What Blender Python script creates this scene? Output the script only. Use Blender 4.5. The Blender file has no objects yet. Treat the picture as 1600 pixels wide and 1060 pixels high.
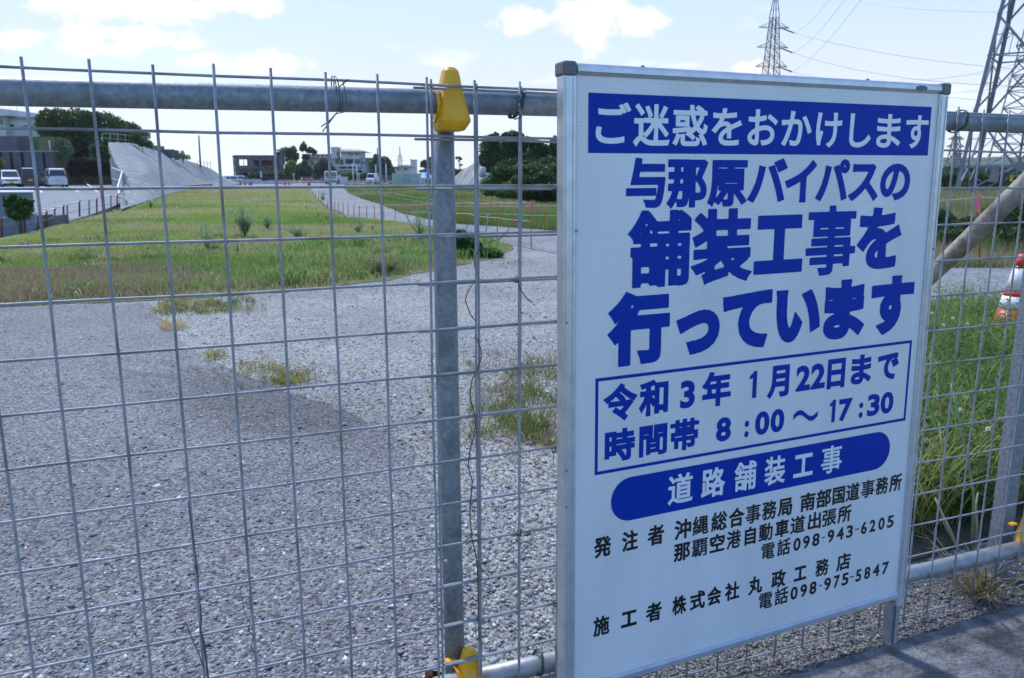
import bpy, math, random
import numpy as np
from mathutils import Vector, Matrix

random.seed(7)
rng = np.random.default_rng(7)
S = bpy.context.scene
COL = S.collection
R = math.radians

# ------------------------------------------------------------------ camera, sky, sun, exposure
CAMZ = 1.36
PITCH = R(11.55)
FPX = 1244.0
cam = bpy.data.cameras.new('camera')
cam.sensor_width = 23.5
cam.lens = 23.5 * FPX / 1600
cam.clip_start = 0.05
cam.clip_end = 9000
cam.dof.use_dof = True
cam.dof.focus_distance = 1.95
cam.dof.aperture_fstop = 7.1
cam_o = bpy.data.objects.new('camera', cam)
COL.objects.link(cam_o)
cam_o.location = (0, 0, CAMZ)
cam_o.rotation_euler = (R(90) - PITCH, 0, 0)
S.camera = cam_o

SUN_EL, SUN_AZ = R(52), R(-38)      # azimuth measured from the view direction (+Y), negative = left
S.view_settings.view_transform = 'Standard'
S.view_settings.look = 'None'
S.view_settings.gamma = 1
S.view_settings.exposure = 1.37
S.view_settings.use_curve_mapping = False

W_ = bpy.data.worlds.new('World')
S.world = W_
W_.use_nodes = True
nt = W_.node_tree
nt.nodes.clear()
N = nt.nodes.new
L = nt.links.new
out = N('ShaderNodeOutputWorld')
bg = N('ShaderNodeBackground')
sky = N('ShaderNodeTexSky')
sky.sky_type = 'NISHITA'
sky.sun_disc = False
sky.sun_elevation = SUN_EL
sky.sun_rotation = SUN_AZ
sky.altitude = 10
sky.air_density = 1.0
sky.dust_density = 0.6
sky.ozone_density = 3.0
bg.inputs['Strength'].default_value = 0.10
tc = N('ShaderNodeTexCoord')
sep = N('ShaderNodeSeparateXYZ')
L(tc.outputs['Generated'], sep.inputs[0])
# clouds: noise on the direction projected to a flat layer
mx = N('ShaderNodeMath'); mx.operation = 'MAXIMUM'; mx.inputs[1].default_value = 0.04
L(sep.outputs['Z'], mx.inputs[0])
zz = N('ShaderNodeMath'); zz.operation = 'ADD'; zz.inputs[1].default_value = 0.12
L(mx.outputs[0], zz.inputs[0])
dx = N('ShaderNodeMath'); dx.operation = 'DIVIDE'; L(sep.outputs['X'], dx.inputs[0]); L(zz.outputs[0], dx.inputs[1])
dy = N('ShaderNodeMath'); dy.operation = 'DIVIDE'; L(sep.outputs['Y'], dy.inputs[0]); L(zz.outputs[0], dy.inputs[1])
cmb = N('ShaderNodeCombineXYZ'); L(dx.outputs[0], cmb.inputs[0]); L(dy.outputs[0], cmb.inputs[1])
cmb.inputs[2].default_value = 3.7
nz = N('ShaderNodeTexNoise'); nz.inputs['Scale'].default_value = 1.55; nz.inputs['Detail'].default_value = 7
nz.inputs['Roughness'].default_value = 0.52
L(cmb.outputs[0], nz.inputs['Vector'])
cr = N('ShaderNodeValToRGB')
cr.color_ramp.elements[0].position = 0.60; cr.color_ramp.elements[0].color = (0, 0, 0, 1)
cr.color_ramp.elements[1].position = 0.74; cr.color_ramp.elements[1].color = (.6, .6, .6, 1)
L(nz.outputs['Fac'], cr.inputs[0])
nz2 = N('ShaderNodeTexNoise'); nz2.inputs['Scale'].default_value = 0.5; nz2.inputs['Detail'].default_value = 4
L(cmb.outputs[0], nz2.inputs['Vector'])
cr2 = N('ShaderNodeValToRGB')
cr2.color_ramp.elements[0].position = 0.30; cr2.color_ramp.elements[0].color = (0.86, 0.86, 0.86, 1)
cr2.color_ramp.elements[1].position = 0.75; cr2.color_ramp.elements[1].color = (1, 1, 1, 1)
L(nz2.outputs['Fac'], cr2.inputs[0])
veil = N('ShaderNodeMixRGB'); veil.blend_type = 'MIX'
vg = N('ShaderNodeValToRGB')
vg.color_ramp.elements[0].position = 0.0; vg.color_ramp.elements[0].color = (.395, .402, .41, 1)
vg.color_ramp.elements[1].position = 0.20; vg.color_ramp.elements[1].color = (.262, .305, .365, 1)
L(sep.outputs['Z'], vg.inputs[0])
vs_ = N('ShaderNodeVectorMath'); vs_.operation = 'SCALE'; vs_.inputs['Scale'].default_value = 10.0
L(vg.outputs[0], vs_.inputs[0]); L(vs_.outputs[0], veil.inputs[2])
# thin haze is brightest towards the sun and thins out smoothly away from it
dt = N('ShaderNodeVectorMath'); dt.operation = 'DOT_PRODUCT'
L(tc.outputs['Generated'], dt.inputs[0])
dt.inputs[1].default_value = (math.sin(SUN_AZ) * math.cos(SUN_EL), math.cos(SUN_AZ) * math.cos(SUN_EL), math.sin(SUN_EL))
mr = N('ShaderNodeMapRange'); mr.interpolation_type = 'SMOOTHSTEP'
mr.inputs['From Min'].default_value = -0.45; mr.inputs['From Max'].default_value = 0.22
mr.inputs['To Min'].default_value = 0.0; mr.inputs['To Max'].default_value = 1.0
L(dt.outputs['Value'], mr.inputs['Value'])
vf = N('ShaderNodeMath'); vf.operation = 'MULTIPLY'
mz = N('ShaderNodeMapRange'); mz.interpolation_type = 'SMOOTHSTEP'
mz.inputs['From Min'].default_value = 0.10; mz.inputs['From Max'].default_value = 0.55
mz.inputs['To Min'].default_value = 1.0; mz.inputs['To Max'].default_value = 0.04
L(sep.outputs['Z'], mz.inputs['Value'])
mzz = N('ShaderNodeMath'); mzz.operation = 'MULTIPLY'; L(mr.outputs[0], mzz.inputs[0]); L(mz.outputs[0], mzz.inputs[1])
L(mzz.outputs[0], vf.inputs[0]); L(cr2.outputs[0], vf.inputs[1])
tn = N('ShaderNodeMixRGB'); tn.blend_type = 'MULTIPLY'; tn.inputs[0].default_value = 1.0
tn.inputs[2].default_value = (0.82, 1.0, 1.24, 1)
L(sky.outputs[0], tn.inputs[1])
L(vf.outputs[0], veil.inputs[0]); L(tn.outputs[0], veil.inputs[1])
cl = N('ShaderNodeMixRGB'); cl.blend_type = 'MIX'
cl.inputs[2].default_value = (5.0, 5.05, 5.1, 1)
fm = N('ShaderNodeMath'); fm.operation = 'MULTIPLY'; fm.inputs[1].default_value = 1.0
fm2 = N('ShaderNodeMath'); fm2.operation = 'MULTIPLY'; L(cr.outputs[0], fm2.inputs[0]); L(mr.outputs[0], fm2.inputs[1])
fm3 = N('ShaderNodeMath'); fm3.operation = 'MULTIPLY'; L(fm2.outputs[0], fm3.inputs[0]); L(mz.outputs[0], fm3.inputs[1])
L(fm3.outputs[0], fm.inputs[0]); L(fm.outputs[0], cl.inputs[0]); L(veil.outputs[0], cl.inputs[1])
ymx = N('ShaderNodeMath'); ymx.operation = 'MAXIMUM'; ymx.inputs[1].default_value = 0.05; L(sep.outputs['Y'], ymx.inputs[0])
g1 = N('ShaderNodeMath'); g1.operation = 'DIVIDE'; L(sep.outputs['X'], g1.inputs[0]); L(ymx.outputs[0], g1.inputs[1])
g2 = N('ShaderNodeMath'); g2.operation = 'DIVIDE'; L(sep.outputs['Z'], g2.inputs[0]); L(ymx.outputs[0], g2.inputs[1])
gc = N('ShaderNodeCombineXYZ'); L(g1.outputs[0], gc.inputs[0]); L(g2.outputs[0], gc.inputs[1])
nd = N('ShaderNodeTexNoise'); nd.inputs['Scale'].default_value = 26; nd.inputs['Detail'].default_value = 7; nd.inputs['Roughness'].default_value = .6
L(gc.outputs[0], nd.inputs['Vector'])
prev = None
for (px_, py_, rx_, ry_) in ((175, 2, 110, 24), (250, 14, 70, 16), (28, 62, 42, 10), (180, 53, 75, 11), (225, 60, 50, 11), (150, 76, 55, 10), (385, 6, 55, 13), (815, 32, 34, 15), (925, 28, 52, 30), (985, 35, 40, 20), (410, 100, 55, 14), (305, 95, 35, 9), (290, 71, 22, 8), (1195, 112, 34, 12), (560, 150, 60, 16)):
    a_ = (px_ - 800) / 1244.0; b_ = (530 - py_) / 1244.0
    yy_ = math.cos(PITCH) + b_ * math.sin(PITCH); zz_ = -math.sin(PITCH) + b_ * math.cos(PITCH)
    mp_ = N('ShaderNodeMapping'); mp_.vector_type = 'TEXTURE'
    mp_.inputs['Location'].default_value = (a_ / yy_, zz_ / yy_, 0)
    mp_.inputs['Scale'].default_value = (rx_ / 1244.0 * 1.25, ry_ / 1244.0 * 1.45, 1)
    L(gc.outputs[0], mp_.inputs[0])
    le_ = N('ShaderNodeVectorMath'); le_.operation = 'LENGTH'; L(mp_.outputs[0], le_.inputs[0])
    if prev is None: prev = le_.outputs['Value']
    else:
        mn_ = N('ShaderNodeMath'); mn_.operation = 'SMOOTH_MIN'; mn_.inputs[2].default_value = .25
        L(prev, mn_.inputs[0]); L(le_.outputs['Value'], mn_.inputs[1]); prev = mn_.outputs[0]
ns_ = N('ShaderNodeMath'); ns_.operation = 'MULTIPLY_ADD'; ns_.inputs[1].default_value = 2.6; ns_.inputs[2].default_value = -1.3
L(nd.outputs['Fac'], ns_.inputs[0])
sm_n = N('ShaderNodeMath'); sm_n.operation = 'ADD'; L(prev, sm_n.inputs[0]); L(ns_.outputs[0], sm_n.inputs[1])
rc_ = N('ShaderNodeMapRange'); rc_.interpolation_type = 'SMOOTHSTEP'
rc_.inputs['From Min'].default_value = .62; rc_.inputs['From Max'].default_value = 1.08
rc_.inputs['To Min'].default_value = 1.0; rc_.inputs['To Max'].default_value = 0.0
L(sm_n.outputs[0], rc_.inputs['Value'])
st_ = N('ShaderNodeMath'); st_.operation = 'GREATER_THAN'; st_.inputs[1].default_value = .1; L(sep.outputs['Y'], st_.inputs[0])
cf_ = N('ShaderNodeMath'); cf_.operation = 'MULTIPLY'; L(rc_.outputs[0], cf_.inputs[0]); L(st_.outputs[0], cf_.inputs[1])
c2_ = N('ShaderNodeMixRGB'); c2_.inputs[2].default_value = (4.1, 4.1, 4.1, 1)
L(cf_.outputs[0], c2_.inputs[0]); L(cl.outputs[0], c2_.inputs[1])
L(c2_.outputs[0], bg.inputs[0]); L(bg.outputs[0], out.inputs[0])

sl = bpy.data.lights.new('sun', 'SUN')
sl.energy = 1.35
sl.angle = R(4)
sl.color = (1.0, 0.975, 0.94)
so = bpy.data.objects.new('sun', sl)
COL.objects.link(so)
so.location = (0, 0, 30)
sd = Vector((math.sin(SUN_AZ) * math.cos(SUN_EL), math.cos(SUN_AZ) * math.cos(SUN_EL), math.sin(SUN_EL)))
so.rotation_euler = (-sd).to_track_quat('-Z', 'Y').to_euler()

# ------------------------------------------------------------------ geometry of the view (photo pixel -> place)
cP, sP = math.cos(PITCH), math.sin(PITCH)
CAM = np.array([0, 0, CAMZ])


def ray(px, py):
    a = (px - 800) / FPX
    b = (530 - py) / FPX
    return np.array([a, cP + b * sP, -sP + b * cP])


def Wp(px, py, d):
    r = ray(px, py)
    return CAM + r * (d / r[1])


def G(px, py, z=0.0):
    r = ray(px, py)
    return CAM + r * ((z - CAMZ) / r[2])


def Gd(px, py, z=0.0):
    return float(G(px, py, z)[1])


YAW = R(68.0)
FD = np.array([math.sin(YAW), math.cos(YAW), 0.0])     # along the fence
FN = np.array([FD[1], -FD[0], 0.0])                    # from the fence towards the road
F0 = np.array([-.8208, 1.401, 0.0])


def FP(t, z, n=0.0):
    """point of the fence plane: t along, z height above the ground, n towards the road"""
    p = F0 + FD * t + FN * n
    p[2] = z
    return p


def fpx(px, py, n=0.0):
    r = ray(px, py)
    Q = F0 + FN * n
    k = ((Q - CAM) @ FN) / (r @ FN)
    return CAM + r * k


# ------------------------------------------------------------------ helpers
def tag(o, label=None, cat=None, group=None, kind=None):
    if label: o['label'] = label
    if cat: o['category'] = cat
    if group: o['group'] = group
    if kind: o['kind'] = kind
    return o


def empty(name, loc, label, cat, group=None, rz=0.0, kind=None):
    o = bpy.data.objects.new(name, None)
    COL.objects.link(o)
    o.empty_display_size = 0.1
    o.location = loc
    o.rotation_euler = (0, 0, rz)
    return tag(o, label, cat, group, kind)


def mesh_np(name, verts, faces, mats, tint=None, smooth=False):
    """verts (n,3) array; faces (m,k) array of equal-sided polygons"""
    verts = np.asarray(verts, dtype=np.float32)
    faces = np.asarray(faces, dtype=np.int32)
    me = bpy.data.meshes.new(name)
    me.vertices.add(len(verts))
    me.vertices.foreach_set('co', verts.ravel())
    m, k = faces.shape
    me.loops.add(m * k)
    me.loops.foreach_set('vertex_index', faces.ravel())
    me.polygons.add(m)
    me.polygons.foreach_set('loop_start', np.arange(m, dtype=np.int32) * k)
    me.polygons.foreach_set('loop_total', np.full(m, k, dtype=np.int32))
    if smooth:
        me.polygons.foreach_set('use_smooth', np.ones(m, dtype=bool))
    if tint is not None:
        at = me.color_attributes.new('tint', 'FLOAT_COLOR', 'POINT')
        c = np.ones((len(verts), 4), dtype=np.float32)
        c[:, :3] = tint
        at.data.foreach_set('color', c.ravel())
    me.update()
    me.validate()
    if not isinstance(mats, (list, tuple)): mats = [mats]
    for mm in mats: me.materials.append(mm)
    return me


def link(name, me, parent=None, loc=None):
    o = bpy.data.objects.new(name, me)
    COL.objects.link(o)
    if parent is not None: o.parent = parent
    if loc is not None: o.location = loc
    return o


class MB:
    def __init__(s, origin=(0, 0, 0)):
        s.v = []; s.f = []; s.o = np.array(origin, float); s.sm = []

    def add(s, vs, fs, smooth=False):
        b = len(s.v)
        s.v += [tuple(float(q) for q in (np.asarray(p, float) - s.o)) for p in vs]
        s.f += [tuple(b + i for i in f) for f in fs]
        s.sm += [smooth] * len(fs)
        return s

    def obox(s, c, ax, ay, az, bev=0.0):
        """oriented box: centre, three half-axis vectors"""
        c, ax, ay, az = (np.asarray(q, float) for q in (c, ax, ay, az))
        if bev <= 0:
            P = [c + i * ax + j * ay + k * az for k in (-1, 1) for j in (-1, 1) for i in (-1, 1)]
            F = [(0, 2, 3, 1), (4, 5, 7, 6), (0, 1, 5, 4), (2, 6, 7, 3), (0, 4, 6, 2), (1, 3, 7, 5)]
            return s.add(P, F)
        lx, ly = np.linalg.norm(ax), np.linalg.norm(ay)
        bx_, by_ = 1 - bev / lx, 1 - bev / ly
        ring = [(-bx_, -1), (bx_, -1), (1, -by_), (1, by_), (bx_, 1), (-bx_, 1), (-1, by_), (-1, -by_)]
        P = [c + i * ax + j * ay + k * az for k in (-1, 1) for i, j in ring]
        F = [tuple(range(7, -1, -1)), tuple(range(8, 16))] + [(i, (i + 1) % 8, 8 + (i + 1) % 8, 8 + i) for i in range(8)]
        return s.add(P, F)

    def box(s, x0, x1, y0, y1, z0, z1):
        return s.obox(((x0 + x1) / 2, (y0 + y1) / 2, (z0 + z1) / 2), ((x1 - x0) / 2, 0, 0), (0, (y1 - y0) / 2, 0), (0, 0, (z1 - z0) / 2))

    def tube(s, pts, r, n=8, caps=True, smooth=True):
        pts = [np.asarray(p, float) for p in pts]
        rs = r if isinstance(r, (list, tuple)) else [r] * len(pts)
        V_ = []; prev = None
        for i, p in enumerate(pts):
            a = pts[max(i - 1, 0)]; b = pts[min(i + 1, len(pts) - 1)]
            d = b - a; d = d / (np.linalg.norm(d) + 1e-12)
            if prev is None:
                u = np.cross(d, (0, 0, 1.0))
                if np.linalg.norm(u) < 1e-3: u = np.cross(d, (1.0, 0, 0))
            else:
                u = prev - d * (prev @ d)
            u = u / (np.linalg.norm(u) + 1e-12); w = np.cross(d, u); prev = u
            for k in range(n):
                an = 2 * math.pi * k / n
                V_.append(p + (u * math.cos(an) + w * math.sin(an)) * rs[i])
        F = []
        for i in range(len(pts) - 1):
            for k in range(n):
                a = i * n + k; b = i * n + (k + 1) % n
                F.append((a, b, b + n, a + n))
        s.add(V_, F, smooth)
        if caps:
            b = len(s.v) - len(V_)
            s.f.append(tuple(b + k for k in range(n - 1, -1, -1))); s.sm.append(False)
            e = b + (len(pts) - 1) * n
            s.f.append(tuple(e + k for k in range(n))); s.sm.append(False)
        return s

    def bar(s, a, b, w, h=None):
        """square bar between two points"""
        a = np.asarray(a, float); b = np.asarray(b, float)
        h = h or w
        d = b - a; ln = np.linalg.norm(d); d = d / ln
        u = np.cross(d, (0, 0, 1.0))
        if np.linalg.norm(u) < 1e-3: u = np.array([1.0, 0, 0])
        u /= np.linalg.norm(u); v = np.cross(u, d)
        return s.obox((a + b) / 2, u * w / 2, v * h / 2, d * ln / 2)

    def prism(s, poly, z0, z1):
        n = len(poly)
        P = [(p[0], p[1], z0) for p in poly] + [(p[0], p[1], z1) for p in poly]
        return s.add(P, [tuple(range(n - 1, -1, -1)), tuple(range(n, 2 * n))] + [(i, (i + 1) % n, n + (i + 1) % n, n + i) for i in range(n)])

    def build(s, name, m, parent=None, top=False):
        me = bpy.data.meshes.new(name)
        me.from_pydata(s.v, [], s.f)
        me.polygons.foreach_set('use_smooth', s.sm)
        me.materials.append(m)
        me.update()
        o = link(name, me, parent)
        if top: o.location = s.o
        return o


def copy_tree(o, parent=None):
    c = o.copy()
    COL.objects.link(c)
    c.parent = parent
    for ch in list(o.children): copy_tree(ch, c)
    return c


# ------------------------------------------------------------------ materials
def mat(name, col, rough=0.7, metal=0.0, col2=None, scale=5.0, detail=4.0, bump=0.0, bscale=None, stretch=None,
        lo=0.35, hi=0.65, spec=0.5, col3=None, scale3=1.0, coat=0.0, bdist=0.01):
    m = bpy.data.materials.new(name)
    m.use_nodes = True
    t = m.node_tree
    p = t.nodes['Principled BSDF']
    p.inputs['Roughness'].default_value = rough
    p.inputs['Metallic'].default_value = metal
    p.inputs['Specular IOR Level'].default_value = spec
    p.inputs['Coat Weight'].default_value = coat
    p.inputs['Base Color'].default_value = (*col, 1)
    if col2 is not None or bump:
        tx = t.nodes.new('ShaderNodeTexCoord')
        mp = t.nodes.new('ShaderNodeMapping')
        t.links.new(tx.outputs['Object'], mp.inputs[0])
        if stretch: mp.inputs['Scale'].default_value = stretch
    if col2 is not None:
        nn = t.nodes.new('ShaderNodeTexNoise')
        nn.inputs['Scale'].default_value = scale
        nn.inputs['Detail'].default_value = detail
        nn.inputs['Roughness'].default_value = 0.6
        t.links.new(mp.outputs[0], nn.inputs['Vector'])
        rp = t.nodes.new('ShaderNodeValToRGB')
        rp.color_ramp.elements[0].position = lo; rp.color_ramp.elements[0].color = (*col, 1)
        rp.color_ramp.elements[1].position = hi; rp.color_ramp.elements[1].color = (*col2, 1)
        t.links.new(nn.outputs['Fac'], rp.inputs[0])
        last = rp.outputs[0]
        if col3 is not None:
            n3 = t.nodes.new('ShaderNodeTexNoise'); n3.inputs['Scale'].default_value = scale3; n3.inputs['Detail'].default_value = 6
            t.links.new(mp.outputs[0], n3.inputs['Vector'])
            r3 = t.nodes.new('ShaderNodeValToRGB')
            r3.color_ramp.elements[0].position = 0.52; r3.color_ramp.elements[0].color = (0, 0, 0, 1)
            r3.color_ramp.elements[1].position = 0.66; r3.color_ramp.elements[1].color = (1, 1, 1, 1)
            t.links.new(n3.outputs['Fac'], r3.inputs[0])
            mi = t.nodes.new('ShaderNodeMixRGB')
            mi.inputs[2].default_value = (*col3, 1)
            t.links.new(r3.outputs[0], mi.inputs[0]); t.links.new(last, mi.inputs[1])
            last = mi.outputs[0]
        t.links.new(last, p.inputs['Base Color'])
    if bump:
        nb = t.nodes.new('ShaderNodeTexNoise')
        nb.inputs['Scale'].default_value = bscale or scale * 4
        nb.inputs['Detail'].default_value = 5
        t.links.new(mp.outputs[0], nb.inputs['Vector'])
        bb = t.nodes.new('ShaderNodeBump')
        bb.inputs['Strength'].default_value = bump
        bb.inputs['Distance'].default_value = bdist
        t.links.new(nb.outputs['Fac'], bb.inputs['Height'])
        t.links.new(bb.outputs[0], p.inputs['Normal'])
    return m


def leafmat(name, trans=0.35, rough=0.55):
    m = bpy.data.materials.new(name)
    m.use_nodes = True
    t = m.node_tree
    p = t.nodes['Principled BSDF']
    p.inputs['Roughness'].default_value = rough
    p.inputs['Specular IOR Level'].default_value = 0.3
    a = t.nodes.new('ShaderNodeAttribute'); a.attribute_name = 'tint'
    t.links.new(a.outputs['Color'], p.inputs['Base Color'])
    tr = t.nodes.new('ShaderNodeBsdfTranslucent')
    hs = t.nodes.new('ShaderNodeHueSaturation'); hs.inputs['Value'].default_value = 1.25; hs.inputs['Hue'].default_value = 0.49
    t.links.new(a.outputs['Color'], hs.inputs['Color'])
    t.links.new(hs.outputs[0], tr.inputs[0])
    mi = t.nodes.new('ShaderNodeMixShader'); mi.inputs[0].default_value = trans
    t.links.new(p.outputs[0], mi.inputs[1]); t.links.new(tr.outputs[0], mi.inputs[2])
    t.links.new(mi.outputs[0], t.nodes['Material Output'].inputs[0])
    return m


def gravelmat(name, base, pale, dark, scale=55.0, big=0.5, bump=0.6, stain=None, bigcol=None):
    """crushed stone: cells of different greys with gaps, patches of other tone"""
    m = bpy.data.materials.new(name)
    m.use_nodes = True
    t = m.node_tree; p = t.nodes['Principled BSDF']; ln = t.links.new
    p.inputs['Roughness'].default_value = 0.85
    p.inputs['Specular IOR Level'].default_value = 0.35
    tx = t.nodes.new('ShaderNodeTexCoord')
    vo = t.nodes.new('ShaderNodeTexVoronoi'); vo.inputs['Scale'].default_value = scale; vo.inputs['Randomness'].default_value = 1
    ln(tx.outputs['Object'], vo.inputs['Vector'])
    se = t.nodes.new('ShaderNodeSeparateColor'); ln(vo.outputs['Color'], se.inputs[0])
    rp = t.nodes.new('ShaderNodeValToRGB')
    e = rp.color_ramp.elements
    e[0].position = 0.0; e[0].color = (*dark, 1)
    e[1].position = 1.0; e[1].color = (*pale, 1)
    k = e.new(0.35); k.color = (*base, 1)
    k = e.new(0.82); k.color = tuple(0.55 * b + 0.45 * q for b, q in zip(base, pale)) + (1,)
    ln(se.outputs[0], rp.inputs[0])
    n1 = t.nodes.new('ShaderNodeTexNoise'); n1.inputs['Scale'].default_value = big; n1.inputs['Detail'].default_value = 6
    n1.inputs['Roughness'].default_value = 0.65
    ln(tx.outputs['Object'], n1.inputs['Vector'])
    r1 = t.nodes.new('ShaderNodeValToRGB')
    r1.color_ramp.elements[0].position = 0.35; r1.color_ramp.elements[0].color = (0.72, 0.72, 0.74, 1)
    r1.color_ramp.elements[1].position = 0.68; r1.color_ramp.elements[1].color = (1.12, 1.12, 1.08, 1)
    ln(n1.outputs['Fac'], r1.inputs[0])
    mu = t.nodes.new('ShaderNodeMixRGB'); mu.blend_type = 'MULTIPLY'; mu.inputs[0].default_value = 1
    ln(rp.outputs[0], mu.inputs[1]); ln(r1.outputs[0], mu.inputs[2])
    last = mu.outputs[0]
    if bigcol:
        n4 = t.nodes.new('ShaderNodeTexNoise'); n4.inputs['Scale'].default_value = 0.9; n4.inputs['Detail'].default_value = 8
        ln(tx.outputs['Object'], n4.inputs['Vector'])
        r4 = t.nodes.new('ShaderNodeValToRGB')
        r4.color_ramp.elements[0].position = 0.56; r4.color_ramp.elements[0].color = (0, 0, 0, 1)
        r4.color_ramp.elements[1].position = 0.72; r4.color_ramp.elements[1].color = (.7, .7, .7, 1)
        ln(n4.outputs['Fac'], r4.inputs[0])
        m4 = t.nodes.new('ShaderNodeMixRGB'); m4.inputs[2].default_value = (*bigcol, 1)
        ln(r4.outputs[0], m4.inputs[0]); ln(last, m4.inputs[1]); last = m4.outputs[0]
    if stain:
        (c0, rad, ang, sq, dk) = stain
        mp = t.nodes.new('ShaderNodeMapping'); mp.vector_type = 'TEXTURE'
        mp.inputs['Location'].default_value = (c0[0], c0[1], 0)
        mp.inputs['Rotation'].default_value = (0, 0, ang)
        mp.inputs['Scale'].default_value = (rad, rad * sq, 5)
        ln(tx.outputs['Object'], mp.inputs[0])
        n5 = t.nodes.new('ShaderNodeTexNoise'); n5.inputs['Scale'].default_value = 3.2; n5.inputs['Detail'].default_value = 9; n5.inputs['Roughness'].default_value = .7
        ln(mp.outputs[0], n5.inputs['Vector'])
        ad = t.nodes.new('ShaderNodeVectorMath'); ad.operation = 'MULTIPLY_ADD'
        ad.inputs[1].default_value = (2.2, 2.2, 0); ad.inputs[2].default_value = (-1.1, -1.1, 0)
        ln(n5.outputs['Color'], ad.inputs[0])
        a2 = t.nodes.new('ShaderNodeVectorMath'); a2.operation = 'ADD'
        ln(mp.outputs[0], a2.inputs[0]); ln(ad.outputs[0], a2.inputs[1])
        le = t.nodes.new('ShaderNodeVectorMath'); le.operation = 'LENGTH'; ln(a2.outputs[0], le.inputs[0])
        r5 = t.nodes.new('ShaderNodeValToRGB')
        r5.color_ramp.elements[0].position = 0.35; r5.color_ramp.elements[0].color = (dk, dk, dk, 1)
        r5.color_ramp.elements[1].position = 1.0; r5.color_ramp.elements[1].color = (1, 1, 1, 1)
        ln(le.outputs['Value'], r5.inputs[0])
        m5 = t.nodes.new('ShaderNodeMixRGB'); m5.blend_type = 'MULTIPLY'; m5.inputs[0].default_value = 1
        ln(last, m5.inputs[1]); ln(r5.outputs[0], m5.inputs[2]); last = m5.outputs[0]
    ln(last, p.inputs['Base Color'])
    b = t.nodes.new('ShaderNodeBump'); b.inputs['Strength'].default_value = bump; b.inputs['Distance'].default_value = 0.012
    b.invert = True
    n2 = t.nodes.new('ShaderNodeTexNoise'); n2.inputs['Scale'].default_value = 6; n2.inputs['Detail'].default_value = 8
    ln(tx.outputs['Object'], n2.inputs['Vector'])
    ms = t.nodes.new('ShaderNodeMath'); ms.operation = 'ADD'
    ln(vo.outputs['Distance'], ms.inputs[0]); ln(n2.outputs['Fac'], ms.inputs[1])
    ln(ms.outputs[0], b.inputs['Height']); ln(b.outputs[0], p.inputs['Normal'])
    return m


M = {}
M['galv'] = mat('galvanised_steel', (.20, .22, .25), .5, .5, (.30, .32, .35), 90, 3, .08, 300, lo=.40, hi=.62)
M['galv_pipe'] = mat('galvanised_pipe', (.18, .21, .235), .55, .35, (.29, .32, .345), 90, 6, .10, 200, lo=.36, hi=.66, col3=(.16, .18, .195), scale3=16)
M['wire'] = mat('zinc_wire', (.24, .26, .29), .6, .3, (.36, .38, .41), 40, 3, lo=.3, hi=.7, col3=(.20, .185, .17), scale3=9)
M['alu'] = mat('aluminium_profile', (.52, .54, .56), .38, .55, (.62, .63, .65), 30, 3, .04, 200, stretch=(1, 1, 1))
M['alu_leg'] = mat('dull_aluminium', (.26, .27, .29), .5, .5, (.36, .37, .38), 30, 3)
M['cap'] = mat('grey_rubber_cap', (.10, .105, .115), .55, 0, (.15, .155, .165), 120, 4, .1, 300)
M['yellow'] = mat('yellow_plastic', (.85, .42, .012), .45, 0, (.70, .33, .012), 18, 5, .05, 90, spec=.45)
M['black_print'] = mat('black_print', (.008, .008, .010), .45)
M['blue_print'] = mat('blue_print', (.0, .032, .33), .5, spec=.15)
M['white_print'] = mat('white_print', (.74, .76, .78), .4)
M['green_wire'] = mat('green_tie_wire', (.008, .075, .055), .45)
M['grey_wire'] = mat('thin_grey_wire', (.12, .14, .16), .45, .5)
M['oval'] = mat('dark_green_sticker', (.006, .05, .06), .4)
M['vine'] = mat('dry_vine_stem', (.07, .055, .045), .8, 0, (.14, .12, .10), 40)
M['concrete'] = mat('rough_concrete', (.075, .075, .08), .92, 0, (.25, .25, .25), 14, 12, 1.0, 70, lo=.33, hi=.70, col3=(.05, .05, .055), scale3=4.5, bdist=.02)
M['slope'] = mat('sprayed_concrete_slope', (.17, .18, .18), .9, 0, (.34, .35, .34), .8, 12, .8, 2.5, stretch=(.35, 2.2, .6), lo=.30, hi=.70, col3=(.13, .135, .14), scale3=.9, bdist=.12)
M['wall_dark'] = mat('weathered_concrete_wall', (.07, .075, .085), .9, 0, (.12, .125, .135), 1.2, 8, .3, 10, stretch=(.9, .9, .3))
M['wall_white'] = mat('white_render_wall', (.46, .48, .50), .8, 0, (.60, .61, .62), 1.5, 6)
M['wall_cream'] = mat('cream_render_wall', (.50, .49, .45), .85, 0, (.60, .59, .55), 1.5, 6)
M['wall_grey'] = mat('bare_grey_concrete', (.065, .07, .075), .9, 0, (.15, .155, .16), 1.0, 8, .2, 8, stretch=(1.5, 1.5, .5))
M['red_trim'] = mat('terracotta_trim', (.32, .10, .07), .75, 0, (.42, .16, .11), 2)
M['glass'] = mat('dark_window_glass', (.012, .016, .020), .08, 0, spec=.8)
M['dark'] = mat('dark_interior', (.012, .013, .015), .9)
M['roof_slab'] = mat('roof_slab', (.20, .22, .24), .8, 0, (.30, .32, .33), 2)
M['asphalt'] = mat('car_park_asphalt', (.15, .155, .165), .88, 0, (.24, .245, .255), 1.2, 9, .3, 30)
M['paint_white'] = mat('white_road_paint', (.62, .62, .62), .7)
M['hut'] = mat('pale_green_hut_panel', (.32, .40, .33), .6, 0, (.37, .45, .38), 3)
M['shutter'] = mat('grey_shutter', (.30, .36, .37), .5)
M['tarp'] = mat('blue_tarpaulin', (.02, .20, .55), .5, 0, (.04, .28, .65), 2)
M['car_white'] = mat('white_car_paint', (.72, .73, .75), .22, 0, coat=.6)
M['car_blue'] = mat('dark_blue_car_paint', (.012, .018, .035), .2, 0, coat=.8)
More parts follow.
